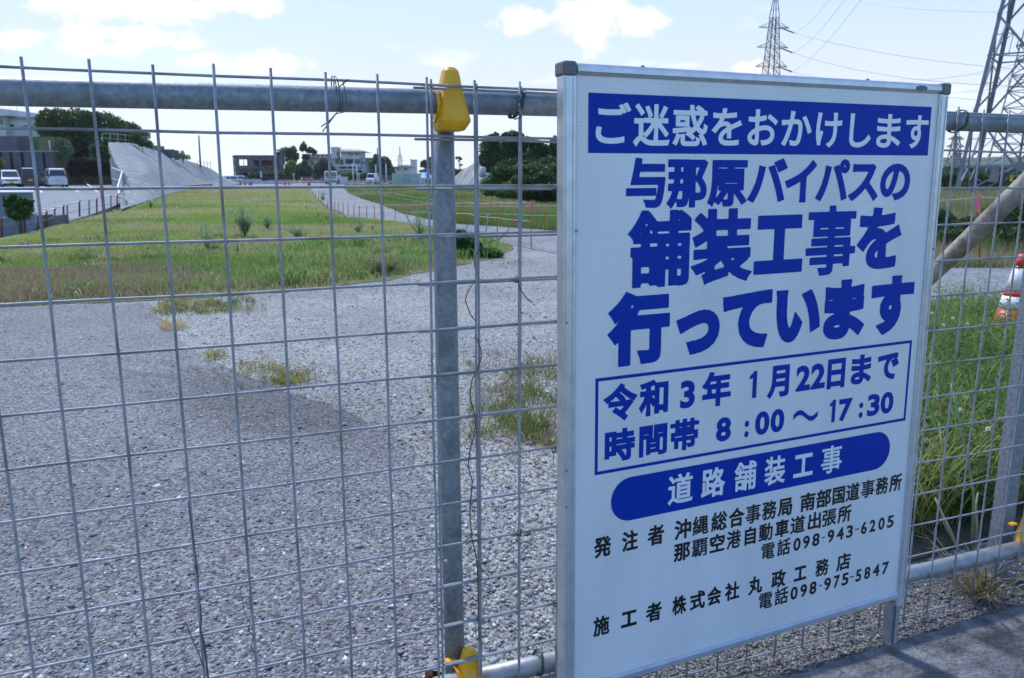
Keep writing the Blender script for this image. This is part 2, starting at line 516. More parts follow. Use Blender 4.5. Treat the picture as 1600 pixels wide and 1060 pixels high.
M['car_silver'] = mat('grey_car_paint', (.10, .11, .13), .25, .4, coat=.6)
M['tyre'] = mat('tyre_rubber', (.012, .012, .013), .8)
M['plate_y'] = mat('yellow_number_plate', (.65, .45, .02), .5)
M['lamp_red'] = mat('red_tail_lamp', (.45, .02, .02), .25)
M['lamp_clear'] = mat('clear_headlamp', (.5, .52, .55), .1)
M['orange'] = mat('orange_paint', (.62, .10, .02), .55, 0, (.45, .07, .015), 12)
M['cone_red'] = mat('red_cone_rubber', (.65, .055, .02), .45, 0, (.52, .045, .018), 9)
M['cone_white'] = mat('white_cone_band', (.72, .72, .72), .35)
M['pink'] = mat('pink_ribbon', (.80, .10, .22), .5)
M['rope'] = mat('pale_rope', (.50, .50, .48), .8)
M['rusty'] = mat('weathered_pipe', (.21, .19, .165), .85, 0, (.38, .35, .30), 10, 10, .5, 60, lo=.38, hi=.62, col3=(.11, .055, .035), scale3=8)
M['pylon'] = mat('pylon_steel', (.15, .18, .22), .6, .2, (.22, .25, .29), 1, 3)
M['pylon_far'] = mat('far_pylon_steel', (.10, .14, .16), .6, .3)
M['cable'] = mat('power_cable', (.10, .11, .12), .6)
M['insul'] = mat('insulator_string', (.03, .05, .05), .4)
M['bark'] = mat('bark', (.07, .055, .045), .9, 0, (.12, .10, .08), 6)
M['leaf'] = leafmat('tree_leaves', .30)
M['grass'] = leafmat('grass_blades', .42, .6)
M['white_metal'] = mat('white_painted_metal', (.55, .58, .62), .5, .1)
M['tank'] = mat('pale_water_tank', (.45, .49, .48), .55, 0, (.52, .56, .55), 2)
M['rust_stake'] = mat('rusty_stake', (.17, .05, .03), .85)
M['stone'] = leafmat('crushed_stone', .0, .8)
M['sign_yellow'] = mat('orange_warning_sign', (.60, .33, .04), .5, 0, (.5, .25, .03), 3)
M['rag'] = mat('brown_rag', (.05, .018, .014), .9)
M['blue_rag'] = mat('blue_plastic_scrap', (.02, .09, .25), .5)
M['stemg'] = mat('green_stem', (.10, .15, .05), .7)
M['hill'] = mat('wooded_hill', (.05, .085, .04), .95, 0, (.09, .13, .06), .06, 10, .8, .4, bdist=1.0)
M['petal'] = mat('white_petal', (.8, .8, .78), .6)
M['stamen'] = mat('yellow_flower_centre', (.65, .36, .02), .7)

M['soil'] = mat('field_soil', (.13, .15, .07), .95, 0, (.22, .20, .12), .35, 10, .2, 5, col3=(.12, .17, .06), scale3=.9, bdist=.02, spec=.05)
M['yard'] = gravelmat('crushed_stone_yard', (.25, .248, .232), (.48, .475, .45), (.075, .075, .075), 70, .45, .6,
                      stain=(G(500, 655)[:2], 1.2, R(-24), .5, .72))
M['old_asphalt'] = gravelmat('stony_old_asphalt', (.16, .159, .16), (.36, .36, .362), (.055, .055, .06), 85, .5, .6,
                             stain=(G(440, 630)[:2], 1.9, R(-30), .36, .60))
M['path'] = gravelmat('pale_gravel_path', (.20, .205, .21), (.36, .37, .37), (.12, .12, .12), 30, .25, .5)
M['edge_mix'] = gravelmat('gravelly_concrete_strip', (.125, .12, .115), (.30, .29, .28), (.05, .05, .05), 120, 2.5, .8)


# board face: white reflective film with a fine woven grid
def boardmat():
    m = bpy.data.materials.new('white_reflective_film'); m.use_nodes = True
    t = m.node_tree; p = t.nodes['Principled BSDF']; ln = t.links.new
    p.inputs['Roughness'].default_value = .36
    tx = t.nodes.new('ShaderNodeTexCoord')
    sp = t.nodes.new('ShaderNodeSeparateXYZ'); ln(tx.outputs['Object'], sp.inputs[0])

    def grid(o):
        a = t.nodes.new('ShaderNodeMath'); a.operation = 'MULTIPLY'; a.inputs[1].default_value = 1 / .0068; ln(o, a.inputs[0])
        b = t.nodes.new('ShaderNodeMath'); b.operation = 'FRACT'; ln(a.outputs[0], b.inputs[0])
        c = t.nodes.new('ShaderNodeMath'); c.operation = 'SUBTRACT'; c.inputs[1].default_value = .5; ln(b.outputs[0], c.inputs[0])
        d = t.nodes.new('ShaderNodeMath'); d.operation = 'ABSOLUTE'; ln(c.outputs[0], d.inputs[0])
        return d.outputs[0]
    mxm = t.nodes.new('ShaderNodeMath'); mxm.operation = 'MAXIMUM'
    ln(grid(sp.outputs['X']), mxm.inputs[0]); ln(grid(sp.outputs['Y']), mxm.inputs[1])
    r = t.nodes.new('ShaderNodeValToRGB')
    r.color_ramp.elements[0].position = .36; r.color_ramp.elements[0].color = (.70, .71, .72, 1)
    r.color_ramp.elements[1].position = .46; r.color_ramp.elements[1].color = (.80, .81, .815, 1)
    ln(mxm.outputs[0], r.inputs[0])
    nn = t.nodes.new('ShaderNodeTexNoise'); nn.inputs['Scale'].default_value = 3; nn.inputs['Detail'].default_value = 6
    mpd = t.nodes.new('ShaderNodeMapping'); mpd.inputs['Scale'].default_value = (2.2, .45, 1); ln(tx.outputs['Object'], mpd.inputs[0]); ln(mpd.outputs[0], nn.inputs['Vector'])
    rr = t.nodes.new('ShaderNodeValToRGB')
    rr.color_ramp.elements[0].position = .3; rr.color_ramp.elements[0].color = (.86, .87, .86, 1)
    rr.color_ramp.elements[1].position = .7; rr.color_ramp.elements[1].color = (1, 1, 1, 1)
    ln(nn.outputs['Fac'], rr.inputs[0])
    mu = t.nodes.new('ShaderNodeMixRGB'); mu.blend_type = 'MULTIPLY'; mu.inputs[0].default_value = 1
    ln(r.outputs[0], mu.inputs[1]); ln(rr.outputs[0], mu.inputs[2]); ln(mu.outputs[0], p.inputs['Base Color'])
    b = t.nodes.new('ShaderNodeBump'); b.inputs['Strength'].default_value = .25; b.inputs['Distance'].default_value = .0006
    ln(mxm.outputs[0], b.inputs['Height']); ln(b.outputs[0], p.inputs['Normal'])
    return m


M['board'] = boardmat()

# ================================================================== GROUND
pip_cache = {}


def in_poly(x, y, poly):
    P = np.asarray(poly, float); n = len(P)
    c = np.zeros(len(x), bool); j = n - 1
    for i in range(n):
        xi, yi = P[i][:2]; xj, yj = P[j][:2]
        m = ((yi > y) != (yj > y)) & (x < (xj - xi) * (y - yi) / (yj - yi + 1e-12) + xi)
        c ^= m; j = i
    return c


def vnoise(x, y, s, seed=0):
    """cheap smooth value noise 0..1"""
    x = np.asarray(x) / s; y = np.asarray(y) / s
    xi = np.floor(x).astype(int); yi = np.floor(y).astype(int)
    fx = x - xi; fy = y - yi
    fx = fx * fx * (3 - 2 * fx); fy = fy * fy * (3 - 2 * fy)

    def h(a, b):
        k = (a * 374761393 + b * 668265263 + seed * 69069) & 0x7fffffff
        k = (k ^ (k >> 13)) * 1274126177 & 0x7fffffff
        return ((k ^ (k >> 16)) & 0xffff) / 65535.0
    return (h(xi, yi) * (1 - fx) + h(xi + 1, yi) * fx) * (1 - fy) + (h(xi, yi + 1) * (1 - fx) + h(xi + 1, yi + 1) * fx) * fy


def fbm(x, y, s, seed=0):
    return .55 * vnoise(x, y, s, seed) + .28 * vnoise(x, y, s / 2.1, seed + 5) + .17 * vnoise(x, y, s / 4.7, seed + 9)


def densify(poly, step, jit=0.0, seed=1):
    rr = random.Random(seed); o = []
    n = len(poly)
    for i in range(n):
        a = np.array(poly[i][:2], float); b = np.array(poly[(i + 1) % n][:2], float)
        k = max(1, min(60, int(np.linalg.norm(b - a) / step)))
        for j in range(k):
            p = a + (b - a) * j / k
            if j or jit: p = p + np.array([rr.uniform(-jit, jit), rr.uniform(-jit, jit)])
            o.append(p)
    return o


def sheet(name, poly, z, m, label=None, kind='structure'):
    import bmesh
    bm = bmesh.new()
    vs = [bm.verts.new((p[0], p[1], z)) for p in poly]
    f = bm.faces.new(vs)
    bmesh.ops.triangulate(bm, faces=[f])
    for f in bm.faces:
        if f.normal.z < 0: f.normal_flip()
    me = bpy.data.meshes.new(name); bm.to_mesh(me); bm.free()
    me.materials.append(m)
    o = link(name, me)
    return tag(o, label, None, None, kind)


# base terrain with the sunken corner on the left
grass_edge = [(0, 373), (57, 361), (90, 351), (108, 345), (130, 339)]
dip = [G(*q)[:2] for q in grass_edge] + [np.array([-15.0, 30.0]), np.array([-40, 30.0]), np.array([-40, 12.0]), G(-60, 388)[:2]]
gx = np.concatenate([[-1700, -900, -500, -250, -120], np.arange(-60, 60.1, 1.5), [120, 250, 500, 900, 1700]])
gy = np.concatenate([[-60, -20], np.arange(-5, 140, 1.5), [160, 200, 280, 400, 700, 1200, 1750]])
X_, Y_ = np.meshgrid(gx, gy)
Z_ = -0.03 - .0 * X_
msk = in_poly(X_.ravel(), Y_.ravel(), dip).reshape(X_.shape)
Z_[msk] = -1.3
far = Y_ > 300
Z_ = np.where(far, -0.5, Z_)
V_ = np.stack([X_.ravel(), Y_.ravel(), Z_.ravel()], 1)
nx = len(gx); idx = np.arange(len(gy) * nx).reshape(len(gy), nx)
F_ = np.stack([idx[:-1, :-1].ravel(), idx[:-1, 1:].ravel(), idx[1:, 1:].ravel(), idx[1:, :-1].ravel()], 1)
tag(link('ground', mesh_np('ground', V_, F_, M['soil'])), kind='structure')

# stone yard in front, everything from the fence to the path
yard = [G(-260, 1100), G(-260, 470), G(0, 460), G(300, 440), G(560, 400), G(640, 366), G(700, 352), G(760, 346), G(900, 352), G(1100, 362), G(1500, 395), G(1900, 400), G(1900, 700), (3.2, 2.2), (1.0, .9), (-1.6, .2)]
sheet('gravel_yard', densify(yard, .6, .03), -.004, M['yard'])
asp = [G(-250, 482), G(0, 481), G(120, 477), G(235, 474), G(262, 512), G(300, 548), G(380, 585), G(470, 618), G(560, 650), G(640, 700), G(676, 780), G(690, 930), G(690, 1130), (-1.6, .25), G(-250, 800)]
sheet('old_asphalt', densify(asp, .09, .035, 3), .000, M['old_asphalt'])
pathp = [G(470, 290.5), G(485, 295), G(496, 310), G(516, 325), G(546, 339), G(595, 343), G(642, 349.5), G(690, 356), G(735, 362), G(790, 380), G(880, 400), G(1100, 440),
         G(1100, 366), G(880, 362), G(824, 357.5), G(760, 353), G(710, 350), G(655, 340.5), G(625, 332.5), G(600, 322), G(567, 311.5), G(543, 302), G(537, 295), G(538, 290.5)]
sheet('gravel_path', densify(pathp, 1.5, .05, 4), .004, M['path'])
# paved apron of the far site, up to the buildings
sheet('site_pavement', [G(330, 291.6)[:2], G(700, 291.2)[:2], (10, 172), (-70, 172)], .008, M['path'])
# paved strip behind the weeds on the right
strip = [G(1380, 418), G(1720, 418), G(1800, 560), G(1330, 560)]
sheet('paved_lane', densify(strip, .5, .03, 8), .006, M['path'])
# strip under the fence and the road slab on the camera side
st = [FP(t, 0, .33)[:2] for t in (-1.2, 4.2)] + [FP(t, 0, -.22 + .03 * math.sin(t * 5))[:2] for t in np.arange(4.2, -1.3, -.25)]
sheet('fence_strip', densify(st, .12, .012, 5), .006, M['edge_mix'])
edge_px = [(1120, 1078), (1180, 1062), (1231, 1056), (1262, 1052), (1277, 1046), (1310, 1033), (1344, 1023), (1375, 1012), (1400, 1003), (1430, 995), (1485, 979), (1523, 968), (1560, 957), (1600, 945), (1700, 915), (1820, 880)]
slab = [G(*q, .012)[:2] for q in edge_px]
slab = [s_ for a, b in zip(slab[:-1], slab[1:]) for s_ in (a, a + (b - a) * .33 + rng.uniform(-.004, .004, 2), a + (b - a) * .66 + rng.uniform(-.004, .004, 2))] + [slab[-1], (5.0, 1.0), (.6, -1.5), (-.4, .7)]
mb = MB()
mb.prism([tuple(q) for q in slab][::-1], -.02, .014)
tag(mb.build('road_slab', M['concrete']), kind='structure')


# ---- loose stones
def stones(name, pts, size, cols, flat=.42):
    n = len(pts)
    base = np.array([(1, 0, 0), (-1, 0, 0), (0, 1, 0), (0, -1, 0), (0, 0, 1), (0, 0, -1)], float)
    F = np.array([(0, 2, 4), (2, 1, 4), (1, 3, 4), (3, 0, 4), (2, 0, 5), (1, 2, 5), (3, 1, 5), (0, 3, 5)])
    J = base[None] * rng.uniform(.55, 1.25, (n, 6, 1)) + rng.uniform(-.22, .22, (n, 6, 3))
    J[:, :, 2] *= flat
    a = rng.uniform(0, 6.28, n); ca, sa = np.cos(a), np.sin(a)
    x = J[:, :, 0] * ca[:, None] - J[:, :, 1] * sa[:, None]
    y = J[:, :, 0] * sa[:, None] + J[:, :, 1] * ca[:, None]
    tl = rng.uniform(-.5, .5, (n, 2))
    z = J[:, :, 2] + x * tl[:, :1] + y * tl[:, 1:]
    Vv = np.stack([x, y, z], 2) * size[:, None, None]
    Vv[:, :, :2] += pts[:, None, :2]
    Vv[:, :, 2] += pts[:, None, 2] + size[:, None] * .12
    FF = (F[None] + (np.arange(n) * 6)[:, None, None]).reshape(-1, 3)
    tint = np.repeat(cols, 6, 0)
    return tag(link(name, mesh_np(name, Vv.reshape(-1, 3), FF, M['stone'], tint)), kind='stuff')


def scatter_px(poly_px, n, ground_z=0.0, uniform=.0):
    """random ground points inside an outline; n accepted at most"""
    P = np.array([G(*q, ground_z)[:2] for q in poly_px])
    px = np.array(poly_px, float)
    # picture-weighted (denser near the viewer)
    x = rng.uniform(px[:, 0].min(), px[:, 0].max(), n * 3); y = rng.uniform(px[:, 1].min(), px[:, 1].max(), n * 3)
    k = in_poly(x, y, px); x = x[k][:n]; y = y[k][:n]
    a = (x - 800) / FPX; b = (530 - y) / FPX
    rz = -sP + b * cP
    t = (ground_z - CAMZ) / rz
    pts = np.stack([a * t, (cP + b * sP) * t, np.full(len(x), ground_z)], 1)
    if uniform > 0:
        m_ = int(n * uniform)
        xx = rng.uniform(P[:, 0].min(), P[:, 0].max(), m_ * 6); yy = rng.uniform(P[:, 1].min(), P[:, 1].max(), m_ * 6)
        k = in_poly(xx, yy, P)
        xx = xx[k][:m_]; yy = yy[k][:m_]
        pts = np.concatenate([pts[:n - m_], np.stack([xx, yy, np.full(len(xx), ground_z)], 1)])
    return pts


pts = scatter_px([(-120, 500), (240, 480), (560, 440), (880, 400), (1100, 420), (1100, 1070), (1500, 960), (1500, 1110), (-160, 1110)], 88000)
sz = np.clip(rng.lognormal(math.log(.0038), .50, len(pts)), .0018, .022) * (1 + .035 * np.clip(pts[:, 1] - 2, 0, 9))
keep = rng.random(len(pts)) < (.35 + .75 * fbm(pts[:, 0], pts[:, 1], .9, 3))
pts = pts[keep]; sz = sz[keep]
v = np.clip(rng.normal(.31, .10, len(pts)), .11, .6)
nn_ = (pts - F0) @ FN
kp = (nn_ < -.20) | (rng.random(len(pts)) < .25)
pts, sz, v = pts[kp], sz[kp], v[kp]
inasp = in_poly(pts[:, 0] + rng.normal(0, .12, len(pts)), pts[:, 1] + rng.normal(0, .12, len(pts)), [q_[:2] for q_ in asp])
kp = rng.random(len(pts)) < np.where(inasp, .55, .95)
pts, sz, v, inasp = pts[kp], sz[kp], v[kp], inasp[kp]
v = np.where(inasp, v * .85, v) * (.78 + .44 * fbm(pts[:, 0], pts[:, 1] * .6, 1.7, 61))
sc_ = G(470, 640); sa = R(-28)
ex = (pts[:, 0] - sc_[0]) * math.cos(sa) + (pts[:, 1] - sc_[1]) * math.sin(sa); ey = -(pts[:, 0] - sc_[0]) * math.sin(sa) + (pts[:, 1] - sc_[1]) * math.cos(sa)
rr_s = np.sqrt((ex / 1.15) ** 2 + (ey / .48) ** 2) + .6 * (fbm(pts[:, 0], pts[:, 1], .5, 71) - .5)
v *= np.clip(.65 + .45 * (rr_s - .35), .65, 1.0)
wh = rng.random(len(pts)) < .06
v[wh] = rng.uniform(.5, .7, wh.sum()); sz[wh] *= 1.25
cols = np.stack([v * rng.uniform(.96, 1.02, len(v)), v, v * rng.uniform(.97, 1.04, len(v))], 1)
stones('gravel', pts, sz, cols)
pts = scatter_px([(880, 930), (1420, 900), (1700, 850), (1800, 960), (1400, 1010), (1180, 1070), (880, 1110)], 7000)
sz = np.clip(rng.lognormal(math.log(.0033), .55, len(pts)), .0016, .014)
v = np.clip(rng.normal(.18, .08, len(pts)), .05, .5)
cols = np.stack([v * 1.03, v, v * .98], 1)
stones('fence_foot_gravel', pts + [0, 0, .007], sz, cols)


# ---- grass
def blades(name, pts, h, w, cols, lean=.35, bend=.5, seg=1, top=None, mname='grass'):
    n = len(pts)
    az = rng.uniform(0, 6.283, n); ln_ = rng.uniform(0, lean, n)
    d = np.stack([np.cos(az) * ln_, np.sin(az) * ln_, np.ones(n)], 1)
    az2 = rng.uniform(0, 6.283, n)
    side = np.stack([np.cos(az2), np.sin(az2), np.zeros(n)], 1)
    up = pts + d * h[:, None]
    if seg == 1:
        tipp = up
        Vv = np.stack([pts - side * w[:, None], pts + side * w[:, None], tipp], 1)
        FF = np.arange(n * 3).reshape(n, 3)
        k = 3
    else:
        drop = np.stack([np.cos(az), np.sin(az), -.55 * np.ones(n)], 1) * (h * bend * rng.uniform(.1, 1, n))[:, None]
        mid = pts + d * (h * .55)[:, None]
        q = pts + d * (h * .85)[:, None] + drop * .25
        tip = up + drop
        ww = w[:, None]
        Vv = np.stack([pts - side * ww * .7, pts + side * ww * .7, mid - side * ww, mid + side * ww, q - side * ww * .7, q + side * ww * .7, tip], 1)
        b = np.arange(n)[:, None] * 7
        FF = np.concatenate([b + np.array([0, 1, 3]), b + np.array([0, 3, 2]), b + np.array([2, 3, 5]), b + np.array([2, 5, 4]), b + np.array([4, 5, 6])])
        k = 7
    me = mesh_np(name, Vv.reshape(-1, 3), FF, M[mname], np.repeat(cols, k, 0))
    return link(name, me)


def tone(x, y, green, tan, s=6.0, seed=0, bias=0.0, jit=.25):
    f = np.clip((fbm(x, y, s, seed) - .5) * 3.2 + .5 + bias, 0, 1).reshape(-1, 1)
    c = np.array(green)[None] * (1 - f) + np.array(tan)[None] * f
    return np.clip(c * rng.uniform(1 - jit, 1 + jit, (len(x), 1)) * rng.uniform(.93, 1.07, (len(x), 3)), 0.005, 1)


field = [(-90, 489), (0, 481), (120, 475), (240, 470), (330, 464), (440, 457), (520, 449), (600, 439), (650, 428), (700, 419), (745, 409), (790, 398), (800, 385), (765, 371), (735, 362), (700, 357.5),
         (642, 349.5), (595, 343), (546, 339), (516, 325), (496, 310), (486, 296), (470, 292), (345, 292), (302, 295.5), (261, 304.5), (236, 312.5), (195, 324.5), (169, 332), (139, 338.5), (108, 345), (90, 351), (57, 361), (0, 373), (-90, 395)]
sheet('field', densify([G(*q) for q in field], .22, .075, 6), .003, M['soil'])
GREEN, TAN, LIME = (.18, .28, .06), (.45, .39, .20), (.31, .39, .09)
p = scatter_px(field, 260000, .008, .25)
dist = p[:, 1]
g = tone(p[:, 0] * .45, p[:, 1] * .8, GREEN, TAN, 4.0, 11, .06 + np.clip((p[:, 1] - 22) / 60, 0, .45))
lim = fbm(p[:, 0], p[:, 1], 3.0, 21)[:, None]
g = np.where(lim > .52, g * .45 + np.array(LIME) * .55, g)
# dry brown fringe along the near-left edge
lp = in_poly(p[:, 0], p[:, 1], [G(*q)[:2] for q in [(-120, 500), (0, 486), (250, 470), (330, 440), (260, 415), (120, 425), (-120, 430)]])
fr = np.where(lp, .8, np.clip(1 - (p[:, 1] - 8.0) / 2.6, 0, 1) * np.clip((-p[:, 0] - 1.6) / 2.0, 0, 1))[:, None] * (.5 + .8 * fbm(p[:, 0], p[:, 1], .8, 91)[:, None])
fr = np.clip(fr, 0, .95)
g = g * (1 - fr) + np.array([.33, .25, .17]) * rng.uniform(.55, 1.2, (len(p), 1)) * fr
# distance to the outline of the field: thin and low near the rim
Pw = np.array([G(*q)[:2] for q in field]); dm = np.full(len(p), 1e9)
for a_, b_ in zip(Pw, np.roll(Pw, -1, 0)):
    ab = b_ - a_; tt_ = np.clip(((p[:, :2] - a_) @ ab) / (ab @ ab + 1e-9), 0, 1)
    dm = np.minimum(dm, np.hypot(*(p[:, :2] - a_ - tt_[:, None] * ab).T))
near = np.clip((20 - p[:, 1]) / 8, 0, 1) * np.clip((p[:, 0] + 5.2) / 2.5, 0, 1)
cl_ = fbm(p[:, 0], p[:, 1], 1.1, 5)
hh = (.035 + .05 * cl_ + near * .16 * cl_ ** 1.3 + .05 * fr[:, 0]) * rng.uniform(.5, 1.3, len(p)) * (1 + .006 * dist)
rim = np.clip(dm / (.25 + 1.0 * fbm(p[:, 0], p[:, 1], .7, 17)), 0, 1)
hh *= .35 + .65 * rim
kk = (rng.random(len(p)) < (.12 + .88 * rim ** 1.3)) & (rng.random(len(p)) < np.clip((fbm(p[:, 0], p[:, 1] * .5, 1.9, 33) - .22) * 4.5, .25, 1))
gb = near[:, None] * np.clip((cl_[:, None] - .35) * 2.5, 0, 1)
g = g * (1 - .6 * gb) + np.array([.13, .24, .045]) * rng.uniform(.7, 1.25, (len(p), 1)) * .6 * gb
p, hh, g, dist = p[kk], hh[kk], g[kk], dist[kk]
tag(blades('field_grass', p, hh, .0028 + .00052 * dist, g, .6), 'short green and straw-coloured grass covering the field behind the fence', None, None, 'stuff')

ck = scatter_px([(430, 452), (520, 440), (600, 430), (700, 412), (775, 392), (760, 376), (700, 366), (600, 372), (480, 385), (420, 410)], 130, .008)
ck2 = scatter_px([(0, 470), (240, 462), (430, 448), (430, 380), (330, 350), (150, 360), (0, 390)], 90, .008)
for nm_, cks, hgt, gg, tt2, lab in (('rough_grass', ck, .24, (.15, .29, .06), (.33, .32, .14), 'tall rough clumps of green grass along the front right of the field'), ('rough_grass', ck2, .13, (.16, .24, .07), (.38, .31, .19), 'straw-coloured and green clumps across the left of the field')):
    m__ = 75
    sp_ = rng.uniform(.05, .22, len(cks))
    P0_ = np.repeat(cks, m__, 0) + rng.normal(0, 1, (len(cks) * m__, 3)) * np.repeat(sp_, m__)[:, None] * [1, 1, 0]
    hq = np.repeat(rng.uniform(.5, 1.25, len(cks)), m__) * hgt * rng.uniform(.5, 1.2, len(P0_))
    tn_ = np.repeat(rng.random(len(cks)), m__)[:, None]
    cq_ = (np.array(gg) * (1 - tn_ ** 2) + np.array(tt2) * tn_ ** 2) * rng.uniform(.7, 1.3, (len(P0_), 1))
    tag(blades(nm_, P0_, hq, .003 + .0003 * P0_[:, 1], cq_, .6, .6, 2), lab, None, None, 'stuff')
meadow = [(538, 289.5), (541, 295), (545, 302), (569, 311), (602, 321.5), (627, 332), (657, 340), (712, 349.5), (760, 352.5), (824, 357), (880, 361.5), (980, 368), (980, 300), (760, 303), (700, 291), (612, 289.5)]
sheet('meadow_ground', densify([G(*q) for q in meadow], 2.5, .06, 7), .012, M['soil'])
p = scatter_px(meadow, 60000, .010, .2)
g = tone(p[:, 0], p[:, 1] * .5, (.12, .20, .045), (.28, .26, .12), 6, 31, -.1)
tag(blades('meadow_grass', p, rng.uniform(.05, .22, len(p)) * (1 + .004 * p[:, 1]), .003 + .00055 * p[:, 1], g, .5), 'green meadow grass between the pale path and the wooded bank', None, None, 'stuff')

bank = [(1400, 419), (1720, 419), (1720, 296), (1400, 296)]
p = scatter_px(bank, 42000, .008, .1)
g = tone(p[:, 0], p[:, 1], (.11, .16, .05), (.32, .28, .15), 3, 41, .05)
hh = rng.uniform(.15, .5, len(p)) * np.clip((p[:, 1] - 11.5) / 4.0, .35, 1.5)
tag(blades('bank_grass', p, hh, .004 + .0004 * p[:, 1], g, .45, seg=1), 'long wild grass on the bank behind the traffic cone', None, None, 'stuff')


def patch(name, px, n, h, w, green, tan, bias, lab, seed=1, seg=2):
    p = scatter_px(px, n, .003)
    k = rng.random(len(p)) < np.clip((fbm(p[:, 0], p[:, 1], .13, seed) - .42) * 3.2, .05, .8)
    p = p[k]
    return tag(blades(name, p, rng.uniform(.3, 1.2, len(p)) * h * (.4 + 1.1 * fbm(p[:, 0], p[:, 1], .2, seed + 4)), np.full(len(p), w), tone(p[:, 0], p[:, 1], green, tan, .6, seed, bias), .9, .7, seg), lab, None, None, 'stuff')


YG = (.30, .28, .09)
patch('grass_tuft', [(236, 486), (245, 474), (330, 466), (400, 470), (395, 486), (300, 492), (250, 495)], 5200, .075, .0035, (.07, .13, .025), YG, -.1, 'low green grass creeping onto the gravel below the field edge', 2)
def seedlings(cx, cy, rx, ry, n, lab, sd):
    rg = np.random.default_rng(sd)
    q_ = [(cx + rg.normal() * rx, cy + rg.normal() * ry) for _ in range(n)]
    base_ = np.array([G(*q) for q in q_ for _ in range(7)]) + rng.normal(0, .012, (n * 7, 3)) * [1, 1, 0]
    base_[:, 2] = .003
    tag(blades('seedlings', base_, rng.uniform(.012, .05, n * 7), np.full(n * 7, .0018), tone(base_[:, 0], base_[:, 1], (.14, .18, .05), (.34, .27, .14), .3, sd, .1), .9, .7, 2), lab, None, None, 'stuff')


seedlings(330, 480, 90, 10, 90, 'scattered seedlings at the field edge on the gravel', 1)
seedlings(430, 585, 60, 12, 90, 'scattered seedlings along the asphalt edge', 2)
seedlings(800, 640, 60, 50, 160, 'scattered seedlings and dead stems round the grass patch by the board', 3)
seedlings(640, 440, 110, 14, 130, 'scattered seedlings where the field thins onto the gravel', 4)
patch('grass_tuft', [(250, 515), (252, 503), (285, 502), (292, 513), (270, 519)], 900, .06, .003, (.09, .14, .03), TAN, .1, 'small green tuft on the gravel left of the middle', 3)
patch('grass_tuft', [(320, 560), (325, 546), (345, 545), (355, 557), (340, 563)], 420, .055, .003, (.15, .17, .04), YG, .3, 'small yellowish tuft alone on the gravel', 4)
patch('grass_tuft', [(368, 585), (376, 570), (430, 573), (470, 588), (498, 600), (440, 603), (395, 594)], 1900, .055, .0028, (.13, .15, .035), YG, .3, 'yellow-green tufts along the asphalt edge in mid gravel', 5)
patch('grass_tuft', [(725, 690), (730, 640), (760, 600), (800, 575), (850, 562), (890, 560), (1000, 600), (1000, 700), (870, 700), (800, 690), (760, 684)], 9500, .085, .0024, (.12, .16, .03), (.24, .21, .08), .05, 'mixed green and dry grass patch between post and notice board', 6)
patch('grass_tuft', [(730, 560), (800, 545), (890, 545), (890, 600), (780, 620), (724, 610)], 2400, .05, .002, (.12, .14, .03), (.22, .16, .09), .3, 'thin dry weeds on the gravel above the grass patch', 8)
patch('dry_grass', [(770, 388), (830, 380), (850, 390), (800, 396), (840, 410), (790, 420), (760, 412)], 2400, .03, .004, (.20, .18, .09), (.26, .20, .13), .4, 'flattened tan grass on the gravel beside the red-posted rope', 7, 1)

# ================================================================== FENCE
PA = [(round(.1 * i, 3)) for i in range(-18, 11)]


def wire_panel(label, ts, zrow, n0, z_top_extra, jitter, t0, t1, seed):
    rr = random.Random(seed)
    root = empty('wire_mesh_panel', FP(ts[0], 0, n0), label, 'wire mesh', 'wire mesh panels of the fence')
    o = FP(ts[0], 0, n0)
    for t in ts:
        a = rr.uniform(-jitter, jitter)
        pts_ = []
        zt = zrow(0, t) + z_top_extra + rr.uniform(-.004, .004)
        zb = zrow(15, t) - .012
        for k in range(9):
            zk = zt + (zb - zt) * k / 8
            pts_.append(FP(t + a + rr.uniform(-.0011, .0011), zk, n0 + .0052))
        MB(o).tube(pts_, .0027, 8).build('vertical_wire', M['wire'], root)
    for j in range(16):
        pts_ = []
        for k in range(13):
            t = t0 + (t1 - t0) * k / 12
            pts_.append(FP(t, zrow(j, t) + rr.uniform(-.0013, .0013), n0 + rr.uniform(-.0005, .0005)))
        MB(o).tube(pts_, .0027, 8).build('horizontal_wire', M['wire'], root)
    return root


ZR = .1797 + CAMZ
wire_panel('galvanised wire mesh panel left of the notice board, tied to the top pipe', PA, lambda j, t: ZR - .1 * j, 0.0, .016, .001, -1.83, 1.012, 1)
wire_panel('wire mesh panel running behind and right of the notice board', [.711 + .0981 * k for k in range(26)], lambda j, t: ZR - .006 - .004 * (t - .7) - .0997 * j, -.0095, .014, .0012, .676, 3.2, 2)

fr_root = empty('pipe_frame', FP(.765, 0, -.085), 'galvanised scaffold pipe frame carrying the wire mesh: rails and posts', 'pipe frame')
fo = FP(.765, 0, -.085)
MB(fo).tube([FP(-2.2, CAMZ + .136, -.034), FP(-1.0, CAMZ + .139, -.034), FP(.0, CAMZ + .1425, -.034), FP(.755, CAMZ + .151, -.034), FP(1.1, CAMZ + .1535, -.034), FP(2.4, CAMZ + .1455, -.034), FP(3.6, CAMZ + .14, -.034)], .0243, 24).build('top_rail', M['galv_pipe'], fr_root)
post = [FP(.7585, CAMZ + .148, -.083), FP(.7595, CAMZ - .09, -.083), FP(.7625, CAMZ - .67, -.083), FP(.769, -.03, -.083)]
MB(fo).tube(post, .0243, 24).build('post', M['galv_pipe'], fr_root)
MB(fo).tube([FP(.70, CAMZ - 1.196, -.034), FP(1.0, CAMZ - 1.2035, -.034), FP(2.24, CAMZ - 1.206, -.034), FP(3.6, CAMZ - 1.215, -.034)], .0243, 24).build('bottom_rail', M['alu_leg'], fr_root)
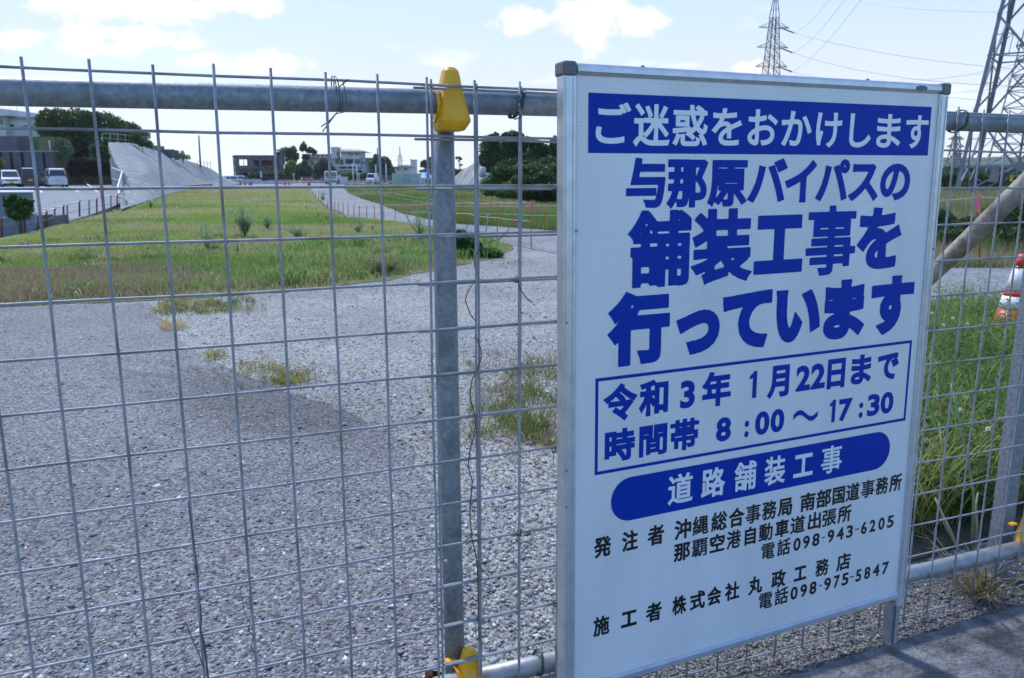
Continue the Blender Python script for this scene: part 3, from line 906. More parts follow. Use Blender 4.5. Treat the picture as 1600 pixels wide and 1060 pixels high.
# bolts on the post
for (x, y) in ((699, 262), (700, 375), (697, 878)):
    q = fpx(x, y, -.056)
    MB(fo).tube([q - FN * .004, q + FN * .004], .0045, 8).build('rivet', M['rusty'], fr_root)
# square post at the right
o_ = FP(2.735, 0, -.10)
t_ = empty('square_post', o_, 'grey galvanised channel post at the right edge behind the mesh', 'post')
m_ = MB(o_)
m_.obox(FP(2.735, .74, -.098), FD * .030, FN * .004, np.array([0, 0, .78]), .002)
m_.obox(FP(2.707, .74, -.118), FD * .003, FN * .018, np.array([0, 0, .78]))
m_.obox(FP(2.763, .74, -.118), FD * .003, FN * .018, np.array([0, 0, .78]))
m_.build('channel', M['galv'], t_)
MB(o_).obox(FP(2.735, .012, -.11), FD * .05, FN * .05, np.array([0, 0, .010])).build('base_plate', M['galv'], t_)

# weathered diagonal brace behind the fence on the right
a_, b_ = Wp(1660, 232, 2.42), Wp(1345, 535, 3.45)
MB(tuple(b_)).tube([a_, (a_ * .6 + b_ * .4) + [0, 0, -.004], b_], .031, 20).build('brace_pipe', M['rusty'], None, True)
tag(bpy.context.scene.collection.objects[-1], 'weathered rust-stained pipe slanting down behind the mesh right of the board', 'pipe')


# clamp covers (yellow)
def clamp_cover(t, z, label):
    o = FP(t, z, -.03)
    root = empty('clamp_cover', o, label, 'clamp cover', 'yellow plastic clamp covers')
    # sections: dz, a0, a1, back, front
    SEC = [(.072, -.004, .010, -.012, .004), (.070, -.009, .0155, -.018, .010), (.064, -.0125, .0195, -.022, .016), (.050, -.0155, .0225, -.026, .021), (.030, -.019, .0255, -.03, .0235),
           (.010, -.025, .030, -.034, .034), (-.020, -.030, .036, -.036, .042), (-.036, -.032, .040, -.036, .046), (-.046, -.031, .034, -.034, .040), (-.056, -.029, .028, -.03, .030)]
    Vv = []; n = 12
    for dz, a0, a1, bk, frn in SEC:
        ca, ra = (a0 + a1) / 2, (a1 - a0) / 2; cn, rn = (bk + frn) / 2, (frn - bk) / 2
        for k in range(n):
            an = 2 * math.pi * (k + .5) / n
            cx, sx = math.cos(an), math.sin(an)
            e = .55
            Vv.append(FD * (ca + ra * math.copysign(abs(cx) ** e, cx)) + FN * (cn + rn * math.copysign(abs(sx) ** e, sx)) + np.array([0, 0, dz]))
    Fv = []
    for i in range(len(SEC) - 1):
        for k in range(n):
            a = i * n + k; b = i * n + (k + 1) % n
            Fv.append((a, a + n, b + n, b))
    Fv.append(tuple(range(n))); Fv.append(tuple((len(SEC) - 1) * n + k for k in range(n - 1, -1, -1)))
    sh = MB().add(Vv, Fv, False).build('shell', M['yellow'], root)
    bv = sh.modifiers.new('bevel', 'BEVEL'); bv.width = .004; bv.segments = 3; bv.limit_method = 'ANGLE'; bv.angle_limit = R(28)
    # saddle flaring round the pipe
    m2 = MB()
    ring = []
    for k in range(11):
        an = R(-110) + R(220) * k / 10
        ring.append((math.cos(an), math.sin(an)))
    for (da, rr_) in ((-.034, .031), (-.026, .0275)):
        for (cx, sx) in ring: m2.v.append(tuple(FD * da + FN * (rr_ * cx - .004) + np.array([0, 0, rr_ * sx - .006])))
        for (cx, sx) in ring: m2.v.append(tuple(FD * da + FN * ((rr_ + .003) * cx - .004) + np.array([0, 0, (rr_ + .003) * sx - .006])))
    for i in range(10):
        for a, b in ((0, 11), (11, 33), (33, 22), (22, 0)):
            m2.f.append((a + i, a + i + 1, b + i + 1, b + i)); m2.sm.append(False)
    m2.build('saddle', M['yellow'], root)
    MB().obox(FD * -.036 + FN * -.032 + np.array([0, 0, .032]), FD * .013, FN * .008, np.array([0, 0, .003])).build('hinge_tab', M['yellow'], root)
    return root


clamp_cover(.757, CAMZ + .148, 'yellow plastic cover over the clamp where the post meets the top pipe')
c2 = clamp_cover(.785, CAMZ - 1.184, 'yellow plastic clamp cover at the foot of the round post, cut by the lower edge')
c3 = clamp_cover(2.745, CAMZ - 1.165, 'yellow plastic clamp cover on the bottom pipe at the right edge')


def tie(name, label, mbs, grp='tie wires on the fence'):
    o = mbs[0][0].o
    root = empty(name, tuple(o), label, 'wire tie', grp)
    for m_, nm, mt in mbs: m_.build(nm, mt, root)
    return root


def pipe_loop(t, zc, n0, r, w, slant=.0, turns=2, wr=.0012, mt='green_wire', label='', tails=()):
    o = FP(t, zc, n0)
    m_ = MB(o); P = []
    for k in range(turns * 16 + 1):
        an = 2 * math.pi * k / 16
        P.append(FP(t + slant * math.sin(an) + w * (k / (turns * 16) - .5), zc + r * math.sin(an), n0 + r * math.cos(an)))
    m_.tube(P, wr, 6)
    L_ = [(m_, 'loop', M[mt])]
    for tl in tails:
        m2 = MB(o).tube([fpx(x, y, n) for x, y, n in tl], wr, 5)
        L_.append((m2, 'tail', M[mt]))
    return tie('wire_tie', label, L_)


pipe_loop(.905, CAMZ + .151, -.022, .030, .010, .012, 3, .0016, label='green wire tie wrapped round the top pipe just left of the board', tails=[[(812, 148, .012), (808, 172, .013), (815, 183, .01), (804, 187, .01)]])
pipe_loop(.525, CAMZ + .158, -.022, .033, .010, -.003, 2, .0012, 'grey_wire', 'thin grey wire tie on the top pipe left of the yellow cover',
          tails=[[(536, 128, .01), (541, 150, .004), (540, 175, .002), (525, 178, .0), (504, 206, .004)], [(527, 176, .0), (514, 190, .004), (502, 198, .004)], [(538, 126, .006), (545, 124, .006), (530, 136, .0)]])
pipe_loop(2.205, CAMZ + .147, -.022, .030, .010, .012, 3, .0017, label='green wire tie on the top pipe right of the board')
pipe_loop(.965, CAMZ - 1.188, -.024, .030, .006, .006, 2, .0026, label='green wire tie round the bottom pipe near the foot of the post')
for (x, y, tails, lab) in ((808, 437, [[(808, 437, .006), (815, 455, .008), (824, 468, .012), (836, 478, .016)], [(808, 437, .006), (813, 452, .01), (822, 466, .014), (833, 472, .018)]], 'green wire tie with two dangling ends on the mesh crossing beside the board'),
                           (868, 293, [[(868, 290, .006), (862, 298, .01), (866, 303, .01)]], 'small green wire tie at the board edge near the tree line'),
                           (866, 703, [[(866, 700, .006), (864, 716, .01), (866, 730, .01)]], 'green wire tie with one hanging end below the grass patch'),
                           (811, 832, [[(811, 832, .006), (807, 843, .01)]], 'small green wire tie low on the mesh two cells from the board'),
                           (868, 943, [[(868, 945, .006), (862, 938, .01), (876, 951, .012)]], 'small green wire tie above the bottom pipe at the board edge')):
    c = fpx(x, y, .002)
    m_ = MB(c); P = []
    for k in range(33):
        an = 2 * math.pi * k / 16
        P.append(c + FD * (.0045 * math.cos(an) + .002 * math.sin(k)) + np.array([0, 0, .006 * math.cos(an * 1.1)]) + FN * (.007 * math.sin(an)))
    m_.tube(P, .0011, 5)
    L_ = [(m_, 'loop', M['green_wire'])]
    for tl in tails: L_.append((MB(c).tube([fpx(a, b, n) for a, b, n in tl], .0009, 5), 'tail', M['green_wire']))
    tie('wire_tie', lab, L_)


# dry vines caught in the mesh
def vine(label, path, r0=.0016, n=.008, extra=()):
    P = [fpx(x, y, n + .004 * math.sin(i * 1.3)) for i, (x, y) in enumerate(path)]
    o = tuple(P[-1])
    root = empty('dry_vine', o, label, 'dry vine')
    MB(o).tube(P, [r0 * (0.6 + .6 * i / len(P)) for i in range(len(P))], 6).build('stem', M['vine'], root)
    for e in extra:
        Q = [fpx(x, y, n + .004) for x, y in e]
        MB(o).tube(Q, r0 * .55, 5).build('twig', M['vine'], root)


vine('thin dry vine winding up the mesh wire right of the round post',
     [(815, 346), (803, 346), (793, 362), (780, 374), (762, 380), (750, 388), (742, 402), (741, 415), (746, 425), (745, 436), (731, 455), (727, 470), (735, 492), (745, 505), (744, 525), (752, 548), (752, 560), (746, 578), (738, 592), (734, 615), (737, 632), (744, 655), (741, 680), (735, 700), (731, 730), (738, 752), (734, 800), (737, 840), (743, 865), (746, 890), (747, 930), (748, 975), (749, 1010), (750, 1050), (752, 1090)],
     .0014, .008, [[(743, 865), (752, 888), (763, 900), (766, 918), (760, 940), (754, 960)], [(747, 1000), (742, 985), (748, 960)], [(766, 900), (755, 893), (744, 880)]])
vine('thick dry stem standing against a mesh wire in the lower left',
     [(294, 783), (298, 814), (303, 850), (309, 896), (310, 925), (315, 967), (313, 985), (319, 1005), (322, 1030), (325, 1058), (330, 1100)], .0021, .006, [[(289, 971), (300, 998), (312, 1024), (318, 1045)], [(309, 896), (305, 885), (311, 880)]])
vine('fine dry tendril on the mesh wire next to the thick dry stem',
     [(377, 914), (376, 926), (379, 942), (382, 960), (390, 972), (388, 985), (396, 995), (392, 1010), (399, 1025), (401, 1045), (404, 1080)], .0011, .006, [[(390, 972), (392, 950), (389, 935), (392, 925)]])

# rags at the foot of the post
for nm, mt, (x, y), s_, lab in (('rag', 'rag', (676, 1058), (.03, .02, .03), 'dark brown rag on the ground at the foot of the round post'),
                                ('plastic_scrap', 'blue_rag', (706, 1070), (.025, .02, .02), 'blue plastic scrap at the foot of the round post')):
    c = G(x, y + 8, .03)
    Vv = []; Fv = []
    for i in range(6):
        for k in range(9):
            th = math.pi * i / 5; ph = 2 * math.pi * k / 9
            q = 1 + .35 * math.sin(3 * ph + i) + .2 * random.uniform(-1, 1)
            Vv.append(c + np.array([s_[0] * q * math.sin(th) * math.cos(ph), s_[1] * q * math.sin(th) * math.sin(ph), s_[2] * q * math.cos(th)]))
    for i in range(5):
        for k in range(9): Fv.append((i * 9 + k, i * 9 + (k + 1) % 9, (i + 1) * 9 + (k + 1) % 9, (i + 1) * 9 + k))
    c_ = c.copy(); c_[2] = 0
    tag(MB(c_).add(Vv, Fv, True).build(nm, M[mt], None, True), lab, nm.replace('_', ' '))

# ================================================================== NOTICE BOARD
SO = np.array([0.09906159, 1.64778499, 0.21947346 + CAMZ])
SM = np.array([[0.9133473, 0.01128983, 0.40702488], [0.40715182, -0.01326849, -0.91326411], [0.00490999, -0.99984823, 0.01671541]])
# board-local frame: x along the width, y DOWN the face, z out of the face (towards the road)
sign = empty('notice_board', (0, 0, 0), 'large white notice board with blue and black Japanese road-work text, standing before the fence', 'sign')
XA, YD, ZO = SM[:, 0], SM[:, 1], SM[:, 2]
Mw = Matrix(((XA[0], YD[0], ZO[0], SO[0]), (XA[1], YD[1], ZO[1], SO[1]), (XA[2], YD[2], ZO[2], SO[2]), (0, 0, 0, 1)))
# x × down = into the board, so use up = -down to stay right handed: local y points UP
Mw = Matrix(((XA[0], -YD[0], ZO[0], SO[0]), (XA[1], -YD[1], ZO[1], SO[1]), (XA[2], -YD[2], ZO[2], SO[2]), (0, 0, 0, 1)))
base_l = Matrix.Translation((.55, -1.53, 0))
sign.matrix_world = Mw @ base_l


def SB():
    return MB((.55, -1.53, 0))


mm_ = .001
BW, BH = 1.10, 1.40
SB().box(.028, BW - .028, -(BH - .02), -.018, -.012, -.003).build('panel', M['board'], sign)


# rounded aluminium frame members
def channel(name, x0, x1, y0, y1, mt, depth=(-.030, .004), bev=.004):
    cx, cy, cz = (x0 + x1) / 2, (y0 + y1) / 2, (depth[0] + depth[1]) / 2
    if (x1 - x0) > (y1 - y0):   # horizontal: bevel in y/z
        o = SB().obox((cx, cy, cz), (0, (y1 - y0) / 2, 0), (0, 0, (depth[1] - depth[0]) / 2), ((x1 - x0) / 2, 0, 0), bev)
    else:
        o = SB().obox((cx, cy, cz), ((x1 - x0) / 2, 0, 0), (0, 0, (depth[1] - depth[0]) / 2), (0, (y1 - y0) / 2, 0), bev)
    return o.build(name, mt, sign)


channel('top_frame', .033, BW - .033, -.0215, .001, M['alu'], (-.030, .006), .007)
channel('bottom_frame', .0305, BW - .0305, -BH, -BH + .022, M['alu'], (-.030, .004), .005)
for s_, x0 in ((0, .002), (1, BW - .032)):
    m_ = SB()
    m_.obox((x0 + .015, -(BH + .02) / 2 - .012, -.013), (.015, 0, 0), (0, 0, .017), (0, (BH - .022 - .0) / 2 + .010, 0), .003)
    m_.build('side_frame', M['alu'], sign)
    # raised lips on the profile
    for k in (.005, .022):
        SB().obox((x0 + k, -BH / 2 - .012, .0046), (.0016, 0, 0), (0, 0, .0012), (0, BH / 2 - .016, 0)).build('frame_lip', M['alu'], sign)
# legs
for x0 in (.006, BW - .040):
    m_ = SB()
    m_.obox((x0 + .017, -1.47, -.020), (.017, 0, 0), (0, 0, .014), (0, .075, 0), .002)
    m_.build('leg', M['alu_leg'], sign)
    SB().obox((x0 + .012, -1.472, -.004), (.0012, 0, 0), (0, 0, .0024), (0, .0705, 0)).build('leg_shadow_edge', M['cap'], sign)  # dark strip put on as the shadow edge down the leg
    P = []
    for k in range(25):
        an = 2 * math.pi * k / 24
        P.append((x0 + .017 + .0195 * math.copysign(abs(math.cos(an)) ** .5, math.cos(an)), -1.408 - .002 * math.sin(an), -.020 + .0165 * math.copysign(abs(math.sin(an)) ** .5, math.sin(an))))
    SB().tube(P, .0011, 5).build('leg_wire', M['cap'], sign)
# corner caps
for x0, x1 in ((-.001, .031), (BW - .031, BW + .001)):
    ob = SB().obox(((x0 + x1) / 2, -.010, -.013), ((x1 - x0) / 2, 0, 0), (0, 0, .0215), (0, .0145, 0), .005).build('corner_cap', M['cap'], sign)
    bv = ob.modifiers.new('bevel', 'BEVEL'); bv.width = .0055; bv.segments = 3; bv.limit_method = 'ANGLE'; bv.angle_limit = R(50)
# rivets and bolts
for (x, y) in ((.008, -.52), (.008, -.845), (.008, -.93), (.031, -.33), (BW - .012, -.41), (BW - .012, -.62)):
    SB().tube([(x, y, .003), (x, y, .0062)], .0032, 8).build('rivet', M['galv'], sign)
for x in (.20, .84):
    SB().tube([(x, .000, -.02), (x, .007, -.02)], .004, 8).build('bolt', M['cap'], sign)
# oval maker sticker
P = [(.995 + .020 * math.cos(a), -.0115 + .0062 * math.sin(a)) for a in [2 * math.pi * k / 28 for k in range(28)]]
SB().add([(x, y, .0066) for x, y in P], [tuple(range(28))]).build('oval_sticker', M['oval'], sign)
m_ = SB()
for yy, w in ((-.0095, .012), (-.012, .014), (-.0145, .012)):
    m_.add([(.995 - w, yy, .0070), (.995 + w, yy, .0070), (.995 + w, yy + .0007, .0070), (.995 - w, yy + .0007, .0070)], [(0, 1, 2, 3)])
m_.build('sticker_print', M['shutter'], sign)

ZF = -.0024   # print height over the panel face


def rect_print(name, x0, x1, y0, y1, z, m):
    SB().add([(x0, -y1, z), (x1, -y1, z), (x1, -y0, z), (x0, -y0, z)], [(0, 1, 2, 3)]).build(name, m, sign)


rect_print('blue_banner', .061, 1.046, .054, .173, ZF, M['blue_print'])
# box outline
bx0, bx1, by0, by1, bt = .083, 1.046, .650, .871, .0075
m_ = SB()
for (a, b, c, d) in ((bx0, bx1, by0, by0 + bt), (bx0, bx1, by1 - bt, by1), (bx0, bx0 + bt, by0 + bt, by1 - bt), (bx1 - bt, bx1, by0 + bt, by1 - bt)):
    m_.add([(a, -d, ZF), (b, -d, ZF), (b, -c, ZF), (a, -c, ZF)], [(0, 1, 2, 3)])
m_.build('blue_outline', M['blue_print'], sign)
# pill
px0, px1, py0, py1 = .126, .996, .890, .995
pr_ = (py1 - py0) / 2
P = [(px1 - pr_ + pr_ * math.sin(a), -(py0 + py1) / 2 + pr_ * math.cos(a)) for a in [math.pi * k / 20 for k in range(21)]] + \
    [(px0 + pr_ - pr_ * math.sin(a), -(py0 + py1) / 2 - pr_ * math.cos(a)) for a in [math.pi * k / 20 for k in range(21)]]
SB().add([(x, y, ZF) for x, y in P], [tuple(range(len(P) - 1, -1, -1))]).build('blue_pill', M['blue_print'], sign)

# ---- lettering: glyph outlines of the built-in font, thickened, and turned into flat polygons
_gc = {}


def glyph(ch):
    if ch in _gc: return _gc[ch]
    c = bpy.data.curves.new('g', 'FONT'); c.body = ch; c.size = 1; c.fill_mode = 'NONE'; c.resolution_u = 5
    o = bpy.data.objects.new('g', c); COL.objects.link(o)
    dg = bpy.context.evaluated_depsgraph_get()
    me = bpy.data.meshes.new_from_object(o.evaluated_get(dg))
    vs = np.array([v.co[:2] for v in me.vertices])
    nb = {}
    for e in me.edges:
        a, b = e.vertices; nb.setdefault(a, []).append(b); nb.setdefault(b, []).append(a)
    seen = set(); loops = []
    for s0 in sorted(nb):
        if s0 in seen: continue
        lp = [s0]; seen.add(s0)
        nx_ = s0 + 1 if s0 + 1 in nb[s0] else nb[s0][0]
        prev, cur = s0, nx_
        while cur != s0 and cur not in seen:
            lp.append(cur); seen.add(cur)
            cand = [q for q in nb[cur] if q != prev]
            if not cand: break
            prev, cur = cur, cand[0]
        P = vs[lp]
        keep = [0]
        for i in range(1, len(P)):
            if np.linalg.norm(P[i] - P[keep[-1]]) > 1e-4: keep.append(i)
        if np.linalg.norm(P[keep[-1]] - P[keep[0]]) < 1e-4: keep.pop()
        if len(keep) > 2: loops.append(P[keep])
    bpy.data.objects.remove(o); bpy.data.curves.remove(c); bpy.data.meshes.remove(me)
    _gc[ch] = loops
    return loops


def area(P):
    x, y = P[:, 0], P[:, 1]
    return .5 * float(np.sum(x * np.roll(y, -1) - np.roll(x, -1) * y))


_k = np.concatenate(glyph('国'))
KH = float(_k[:, 1].max() - _k[:, 1].min()); KC = float((_k[:, 1].max() + _k[:, 1].min()) / 2)


def offset_loop(P, e, sgn):
    a = P - np.roll(P, 1, 0); b = np.roll(P, -1, 0) - P
    a /= np.linalg.norm(a, axis=1)[:, None] + 1e-12; b /= np.linalg.norm(b, axis=1)[:, None] + 1e-12
    na = np.stack([a[:, 1], -a[:, 0]], 1) * sgn; nb_ = np.stack([b[:, 1], -b[:, 0]], 1) * sgn
    m = na + nb_
    l2 = (m * m).sum(1)
    k = 2.0 / np.maximum(l2, .55)
    return P + m * k[:, None] * e


def draw_glyph(mb, ch, u0, u1, vc, H, e, z):
    if ch == '1':
        h = H * .41; w = H * .155; xr = u1 - .001
        mb.add([(xr - w, -vc - h, z), (xr, -vc - h, z), (xr, -vc + h, z), (xr - w * .75, -vc + h, z), (xr - w, -vc + h * .86, z), (xr - w * 1.75, -vc + h * .66, z), (xr - w * 1.75, -vc + h * .40, z), (xr - w, -vc + h * .52, z)],
               [(0, 1, 7), (1, 2, 4, 7), (2, 3, 4), (4, 5, 6, 7)])
        return
    e *= {'事': .55, '舗': .72, '装': .85, '工': 1.25, '間': .8, '帯': .85, '電': .55, '話': .7, '覇': .5, '縄': .7, '総': .75, '務': .8, '動': .75, '道': .85, '施': .85, '港': .8, '張': .8}.get(ch, 1.0)
    lp = glyph(ch)
    allp = np.concatenate(lp)
    sgn = 1.0 if area(max(lp, key=lambda q: abs(area(q)))) > 0 else -1.0
    x0, x1 = allp[:, 0].min(), allp[:, 0].max()
    sx = (u1 - u0 - 2 * e) / (x1 - x0)
    sy = (H - 2 * e) / KH
    Ls = []
    for P in lp:
        Q = np.stack([(P[:, 0] - x0) * sx + u0 + e, (P[:, 1] - KC) * sy - vc], 1)
        Ls.append(offset_loop(Q, e, sgn))
    A = np.concatenate(Ls)
    cs = H / 62.0; ss = 4
    ox, oy = A[:, 0].min() - 2 * cs, A[:, 1].min() - 2 * cs
    nx_ = int((A[:, 0].max() - ox) / cs) + 3; ny_ = int((A[:, 1].max() - oy) / cs) + 3
    fxn, fyn = nx_ * ss, ny_ * ss
    f = cs / ss
    seg0 = np.concatenate([q for q in Ls]); seg1 = np.concatenate([np.roll(q, -1, 0) for q in Ls])
    occ = np.zeros((fyn, fxn), np.int16)
    for r in range(fyn):
        y = oy + (r + .5) * f
        up = (seg0[:, 1] <= y) & (seg1[:, 1] > y); dn = (seg0[:, 1] > y) & (seg1[:, 1] <= y)
        k = up | dn
        if not k.any(): continue
        p, q = seg0[k], seg1[k]
        xs = p[:, 0] + (y - p[:, 1]) * (q[:, 0] - p[:, 0]) / (q[:, 1] - p[:, 1])
        w = np.where(up[k], 1, -1)
        ix = np.clip(((xs - ox) / f + .5).astype(int), 0, fxn - 1)
        np.add.at(occ[r], ix, w)
    occ = (np.cumsum(occ, 1) != 0).astype(np.float32)
    # field at cell corners: mean of the surrounding block
    sh = np.zeros_like(occ)
    h = ss // 2
    blk = np.pad(occ, ((h, h), (h, h)))[:fyn, :fxn].reshape(ny_, ss, nx_, ss).mean((1, 3))
    Fd = blk - .5
    ins = Fd >= 0
    base = len(mb.v)
    full = ins[:-1, :-1] & ins[1:, :-1] & ins[:-1, 1:] & ins[1:, 1:]
    anyi = ins[:-1, :-1] | ins[1:, :-1] | ins[:-1, 1:] | ins[1:, 1:]
    o3 = mb.o

    def X(i): return ox + i * cs
    def Y(j): return oy + j * cs
    for j in range(ny_ - 1):
        i = 0
        row = full[j]
        while i < nx_ - 1:
            if row[i]:
                k = i
                while k < nx_ - 1 and row[k]: k += 1
                b = len(mb.v)
                mb.v += [(X(i) - o3[0], Y(j) - o3[1], z - o3[2]), (X(k) - o3[0], Y(j) - o3[1], z - o3[2]), (X(k) - o3[0], Y(j + 1) - o3[1], z - o3[2]), (X(i) - o3[0], Y(j + 1) - o3[1], z - o3[2])]
                mb.f.append((b, b + 1, b + 2, b + 3)); mb.sm.append(False)
                i = k
            else: i += 1
    jj, ii = np.nonzero(anyi & ~full)
    for j, i in zip(jj, ii):
        cn = [(i, j), (i + 1, j), (i + 1, j + 1), (i, j + 1)]
        fv = [Fd[q[1], q[0]] for q in cn]
        poly = []
        for q in range(4):
            a, b = cn[q], cn[(q + 1) % 4]; fa, fb = fv[q], fv[(q + 1) % 4]
            if fa >= 0: poly.append((X(a[0]), Y(a[1])))
            if (fa >= 0) != (fb >= 0):
                t = fa / (fa - fb)
                poly.append((X(a[0] + (b[0] - a[0]) * t), Y(a[1] + (b[1] - a[1]) * t)))
        if len(poly) >= 3:
            b = len(mb.v)
            mb.v += [(p[0] - o3[0], p[1] - o3[1], z - o3[2]) for p in poly]
            mb.f.append(tuple(range(b, b + len(poly)))); mb.sm.append(False)


def text_line(name, items, vc, H, e, z, m):
    mb = SB()
    for ch, a, b in items:
        if ch == '～': draw_wave(mb, a, b, vc, H, e, z); continue
        if ch == '-':
            mb.add([(a, -vc - .0012, z), (b, -vc - .0012, z), (b, -vc + .0022, z), (a, -vc + .0022, z)], [(0, 1, 2, 3)]); continue
        draw_glyph(mb, ch, a, b, vc, H, e, z)
    mb.build(name, m, sign)


def draw_wave(mb, a, b, vc, H, e, z):
    n = 24; w = .0065; c = []
    for k in range(n + 1):
        s = k / n
        c.append((a + (b - a) * s, -vc + .010 * math.sin(2 * math.pi * s)))
    for k in range(n):
        x0, y0 = c[k]; x1, y1 = c[k + 1]
        mb.add([(x0, y0 - w, z), (x1, y1 - w, z), (x1, y1 + w, z), (x0, y0 + w, z)], [(0, 1, 2, 3)])


def K(s, sc=.001): return [(c, a * sc, b * sc) for c, a, b in s]


text_line('lettering', K([('ご', 78, 162), ('迷', 168, 259), ('惑', 267, 358), ('を', 370, 451), ('お', 468, 553), ('か', 565, 655), ('け', 669, 749), ('し', 774, 844), ('ま', 863, 944), ('す', 961, 1047 - 8)]), .1165, .083, .0021, ZF + .0005, M['white_print'])
text_line('lettering', K([('与', 153, 252), ('那', 257, 363), ('原', 365, 473), ('バ', 477, 589), ('イ', 585, 678), ('パ', 680, 784), ('ス', 785, 881), ('の', 888, 991)]), .2365, .104, .0046, ZF, M['blue_print'])
text_line('lettering', K([('舗', 161, 324), ('装', 329, 494), ('工', 503, 650), ('事', 659, 819), ('を', 826, 973)]), .380, .160, .0080, ZF, M['blue_print'])
text_line('lettering', K([('行', 115, 273), ('っ', 293, 412), ('て', 419, 564), ('い', 577, 718), ('ま', 730, 865), ('す', 886, 1038)]), .552, .156, .0100, ZF, M['blue_print'])
text_line('lettering', K([('令', 105, 190), ('和', 196, 274), ('3', 307, 348), ('年', 369, 452), ('1', 504, 530), ('月', 563, 630), ('2', 652, 698), ('2', 700, 747), ('日', 754, 814), ('ま', 835, 905), ('で', 927, 1003)]), .7125, .081, .0036, ZF, M['blue_print'])
text_line('lettering', K([('時', 108, 187), ('間', 198, 274), ('帯', 282, 363), ('8', 413, 457), (':', 498, 511), ('0', 530, 574), ('0', 578, 621), ('～', 650, 730), ('1', 767, 790), ('7', 801, 846), (':', 872, 886), ('3', 901, 945), ('0', 949, 995)]), .8115, .073, .0034, ZF, M['blue_print'])
text_line('lettering', K([('道', 280, 350), ('路', 375, 445), ('舗', 473, 540), ('装', 567, 632), ('工', 660, 724), ('事', 752, 822)]), .943, .071, .0020, ZF + .0005, M['white_print'])
text_line('lettering', K([('発', 83, 128), ('注', 157, 200), ('者', 227, 272), ('沖', 302, 350), ('縄', 354, 401), ('総', 409, 457), ('合', 462, 509), ('事', 514, 561), ('務', 566, 612), ('局', 616, 663), ('南', 690, 740), ('部', 744, 795), ('国', 800, 843), ('道', 847, 896), ('事', 901, 950), ('務', 955, 1001), ('所', 1006, 1057 - 5)]), .1 + .9465, .048, .0016, ZF, M['black_print'])
text_line('lettering', K([('那', 302, 349), ('覇', 354, 401), ('空', 407, 452), ('港', 458, 502), ('自', 514, 549), ('動', 559, 603), ('車', 611, 656), ('道', 661, 710), ('出', 720, 765), ('張', 769, 818), ('所', 823, 871)]), 1.1035, .046, .0015, ZF, M['black_print'])
text_line('lettering', K([('電', 570, 613), ('話', 621, 665), ('0', 675, 699), ('9', 707, 730), ('8', 739, 764), ('-', 772, 783), ('9', 792, 815), ('4', 824, 849), ('3', 858, 882), ('-', 890, 903), ('6', 912, 933), ('2', 943, 965), ('0', 976, 999), ('5', 1009, 1034)]), 1.1565, .044, .0014, ZF, M['black_print'])
text_line('lettering', K([('施', 83, 126), ('工', 158, 201), ('者', 227, 271), ('株', 302, 343), ('式', 354, 399), ('会', 406, 448), ('社', 460, 505), ('丸', 534, 578), ('政', 608, 655), ('工', 683, 725), ('務', 757, 803), ('店', 831, 881)]), 1.2425, .047, .0016, ZF, M['black_print'])
text_line('lettering', K([('電', 570, 614), ('話', 622, 667), ('0', 675, 699), ('9', 708, 731), ('8', 740, 764), ('-', 772, 783), ('9', 791, 815), ('7', 825, 846), ('5', 854, 879), ('-', 884, 897), ('5', 905, 926), ('8', 937, 959), ('4', 969, 994), ('7', 1004, 1029)]), 1.2935, .045, .0014, ZF, M['black_print'])


# ================================================================== VEGETATION BUILDERS
def leaf_cloud(lobes, n, size, green, dark=.55, seed=0, shell=.55):
    """leaf quads spread through ellipsoid lobes; lobes: (cx,cy,cz,rx,ry,rz)"""
    rg = np.random.default_rng(seed)
    Lb = np.array(lobes, float)
    vol = (Lb[:, 3] * Lb[:, 4] * Lb[:, 5]) ** .67
    w = rg.choice(len(Lb), n, p=vol / vol.sum())
    d = rg.normal(size=(n, 3)); d /= np.linalg.norm(d, axis=1)[:, None]
    rad = shell + (1 - shell) * rg.random(n) ** .6
    rad *= 1 + .22 * (fbm(d[:, 0] * 9 + w * 3.1, d[:, 2] * 9 + d[:, 1] * 5, 1.6, seed) - .5) * 2
    c = Lb[w, :3] + d * Lb[w, 3:] * rad[:, None]
    # clumps: pull leaves towards random clump centres
    nc = max(6, n // 28)
    cl = c[rg.integers(0, n, nc)]
    pick = rg.integers(0, nc, n)
    # nearest of 3 random clumps in the same lobe keeps it cheap
    c = c * .55 + (cl[pick] * .0 + c) * .45
    u = rg.normal(size=(n, 3)); u /= np.linalg.norm(u, axis=1)[:, None]
    v_ = np.cross(u, rg.normal(size=(n, 3))); v_ /= np.linalg.norm(v_, axis=1)[:, None]
    s = size * rg.uniform(.5, 1.4, n)[:, None]
    V0 = np.stack([c - u * s * .5, c + v_ * s * .28, c + u * s * .5, c - v_ * s * .28], 1).reshape(-1, 3)
    F0_ = np.arange(n * 4).reshape(n, 4)
    br = fbm(c[:, 0] * 1.0 + c[:, 2] * .7, c[:, 1] + c[:, 2], max(size * 5, .4), seed + 3)
    k = (dark + (1.25 - dark) * np.clip(br * 1.6 - .3, 0, 1))[:, None] * rg.uniform(.75, 1.25, (n, 1))
    col = np.array(green)[None] * 1.5 * k * rg.uniform(.92, 1.08, (n, 3))
    return V0, F0_, np.repeat(np.clip(col, .004, 1), 4, 0)


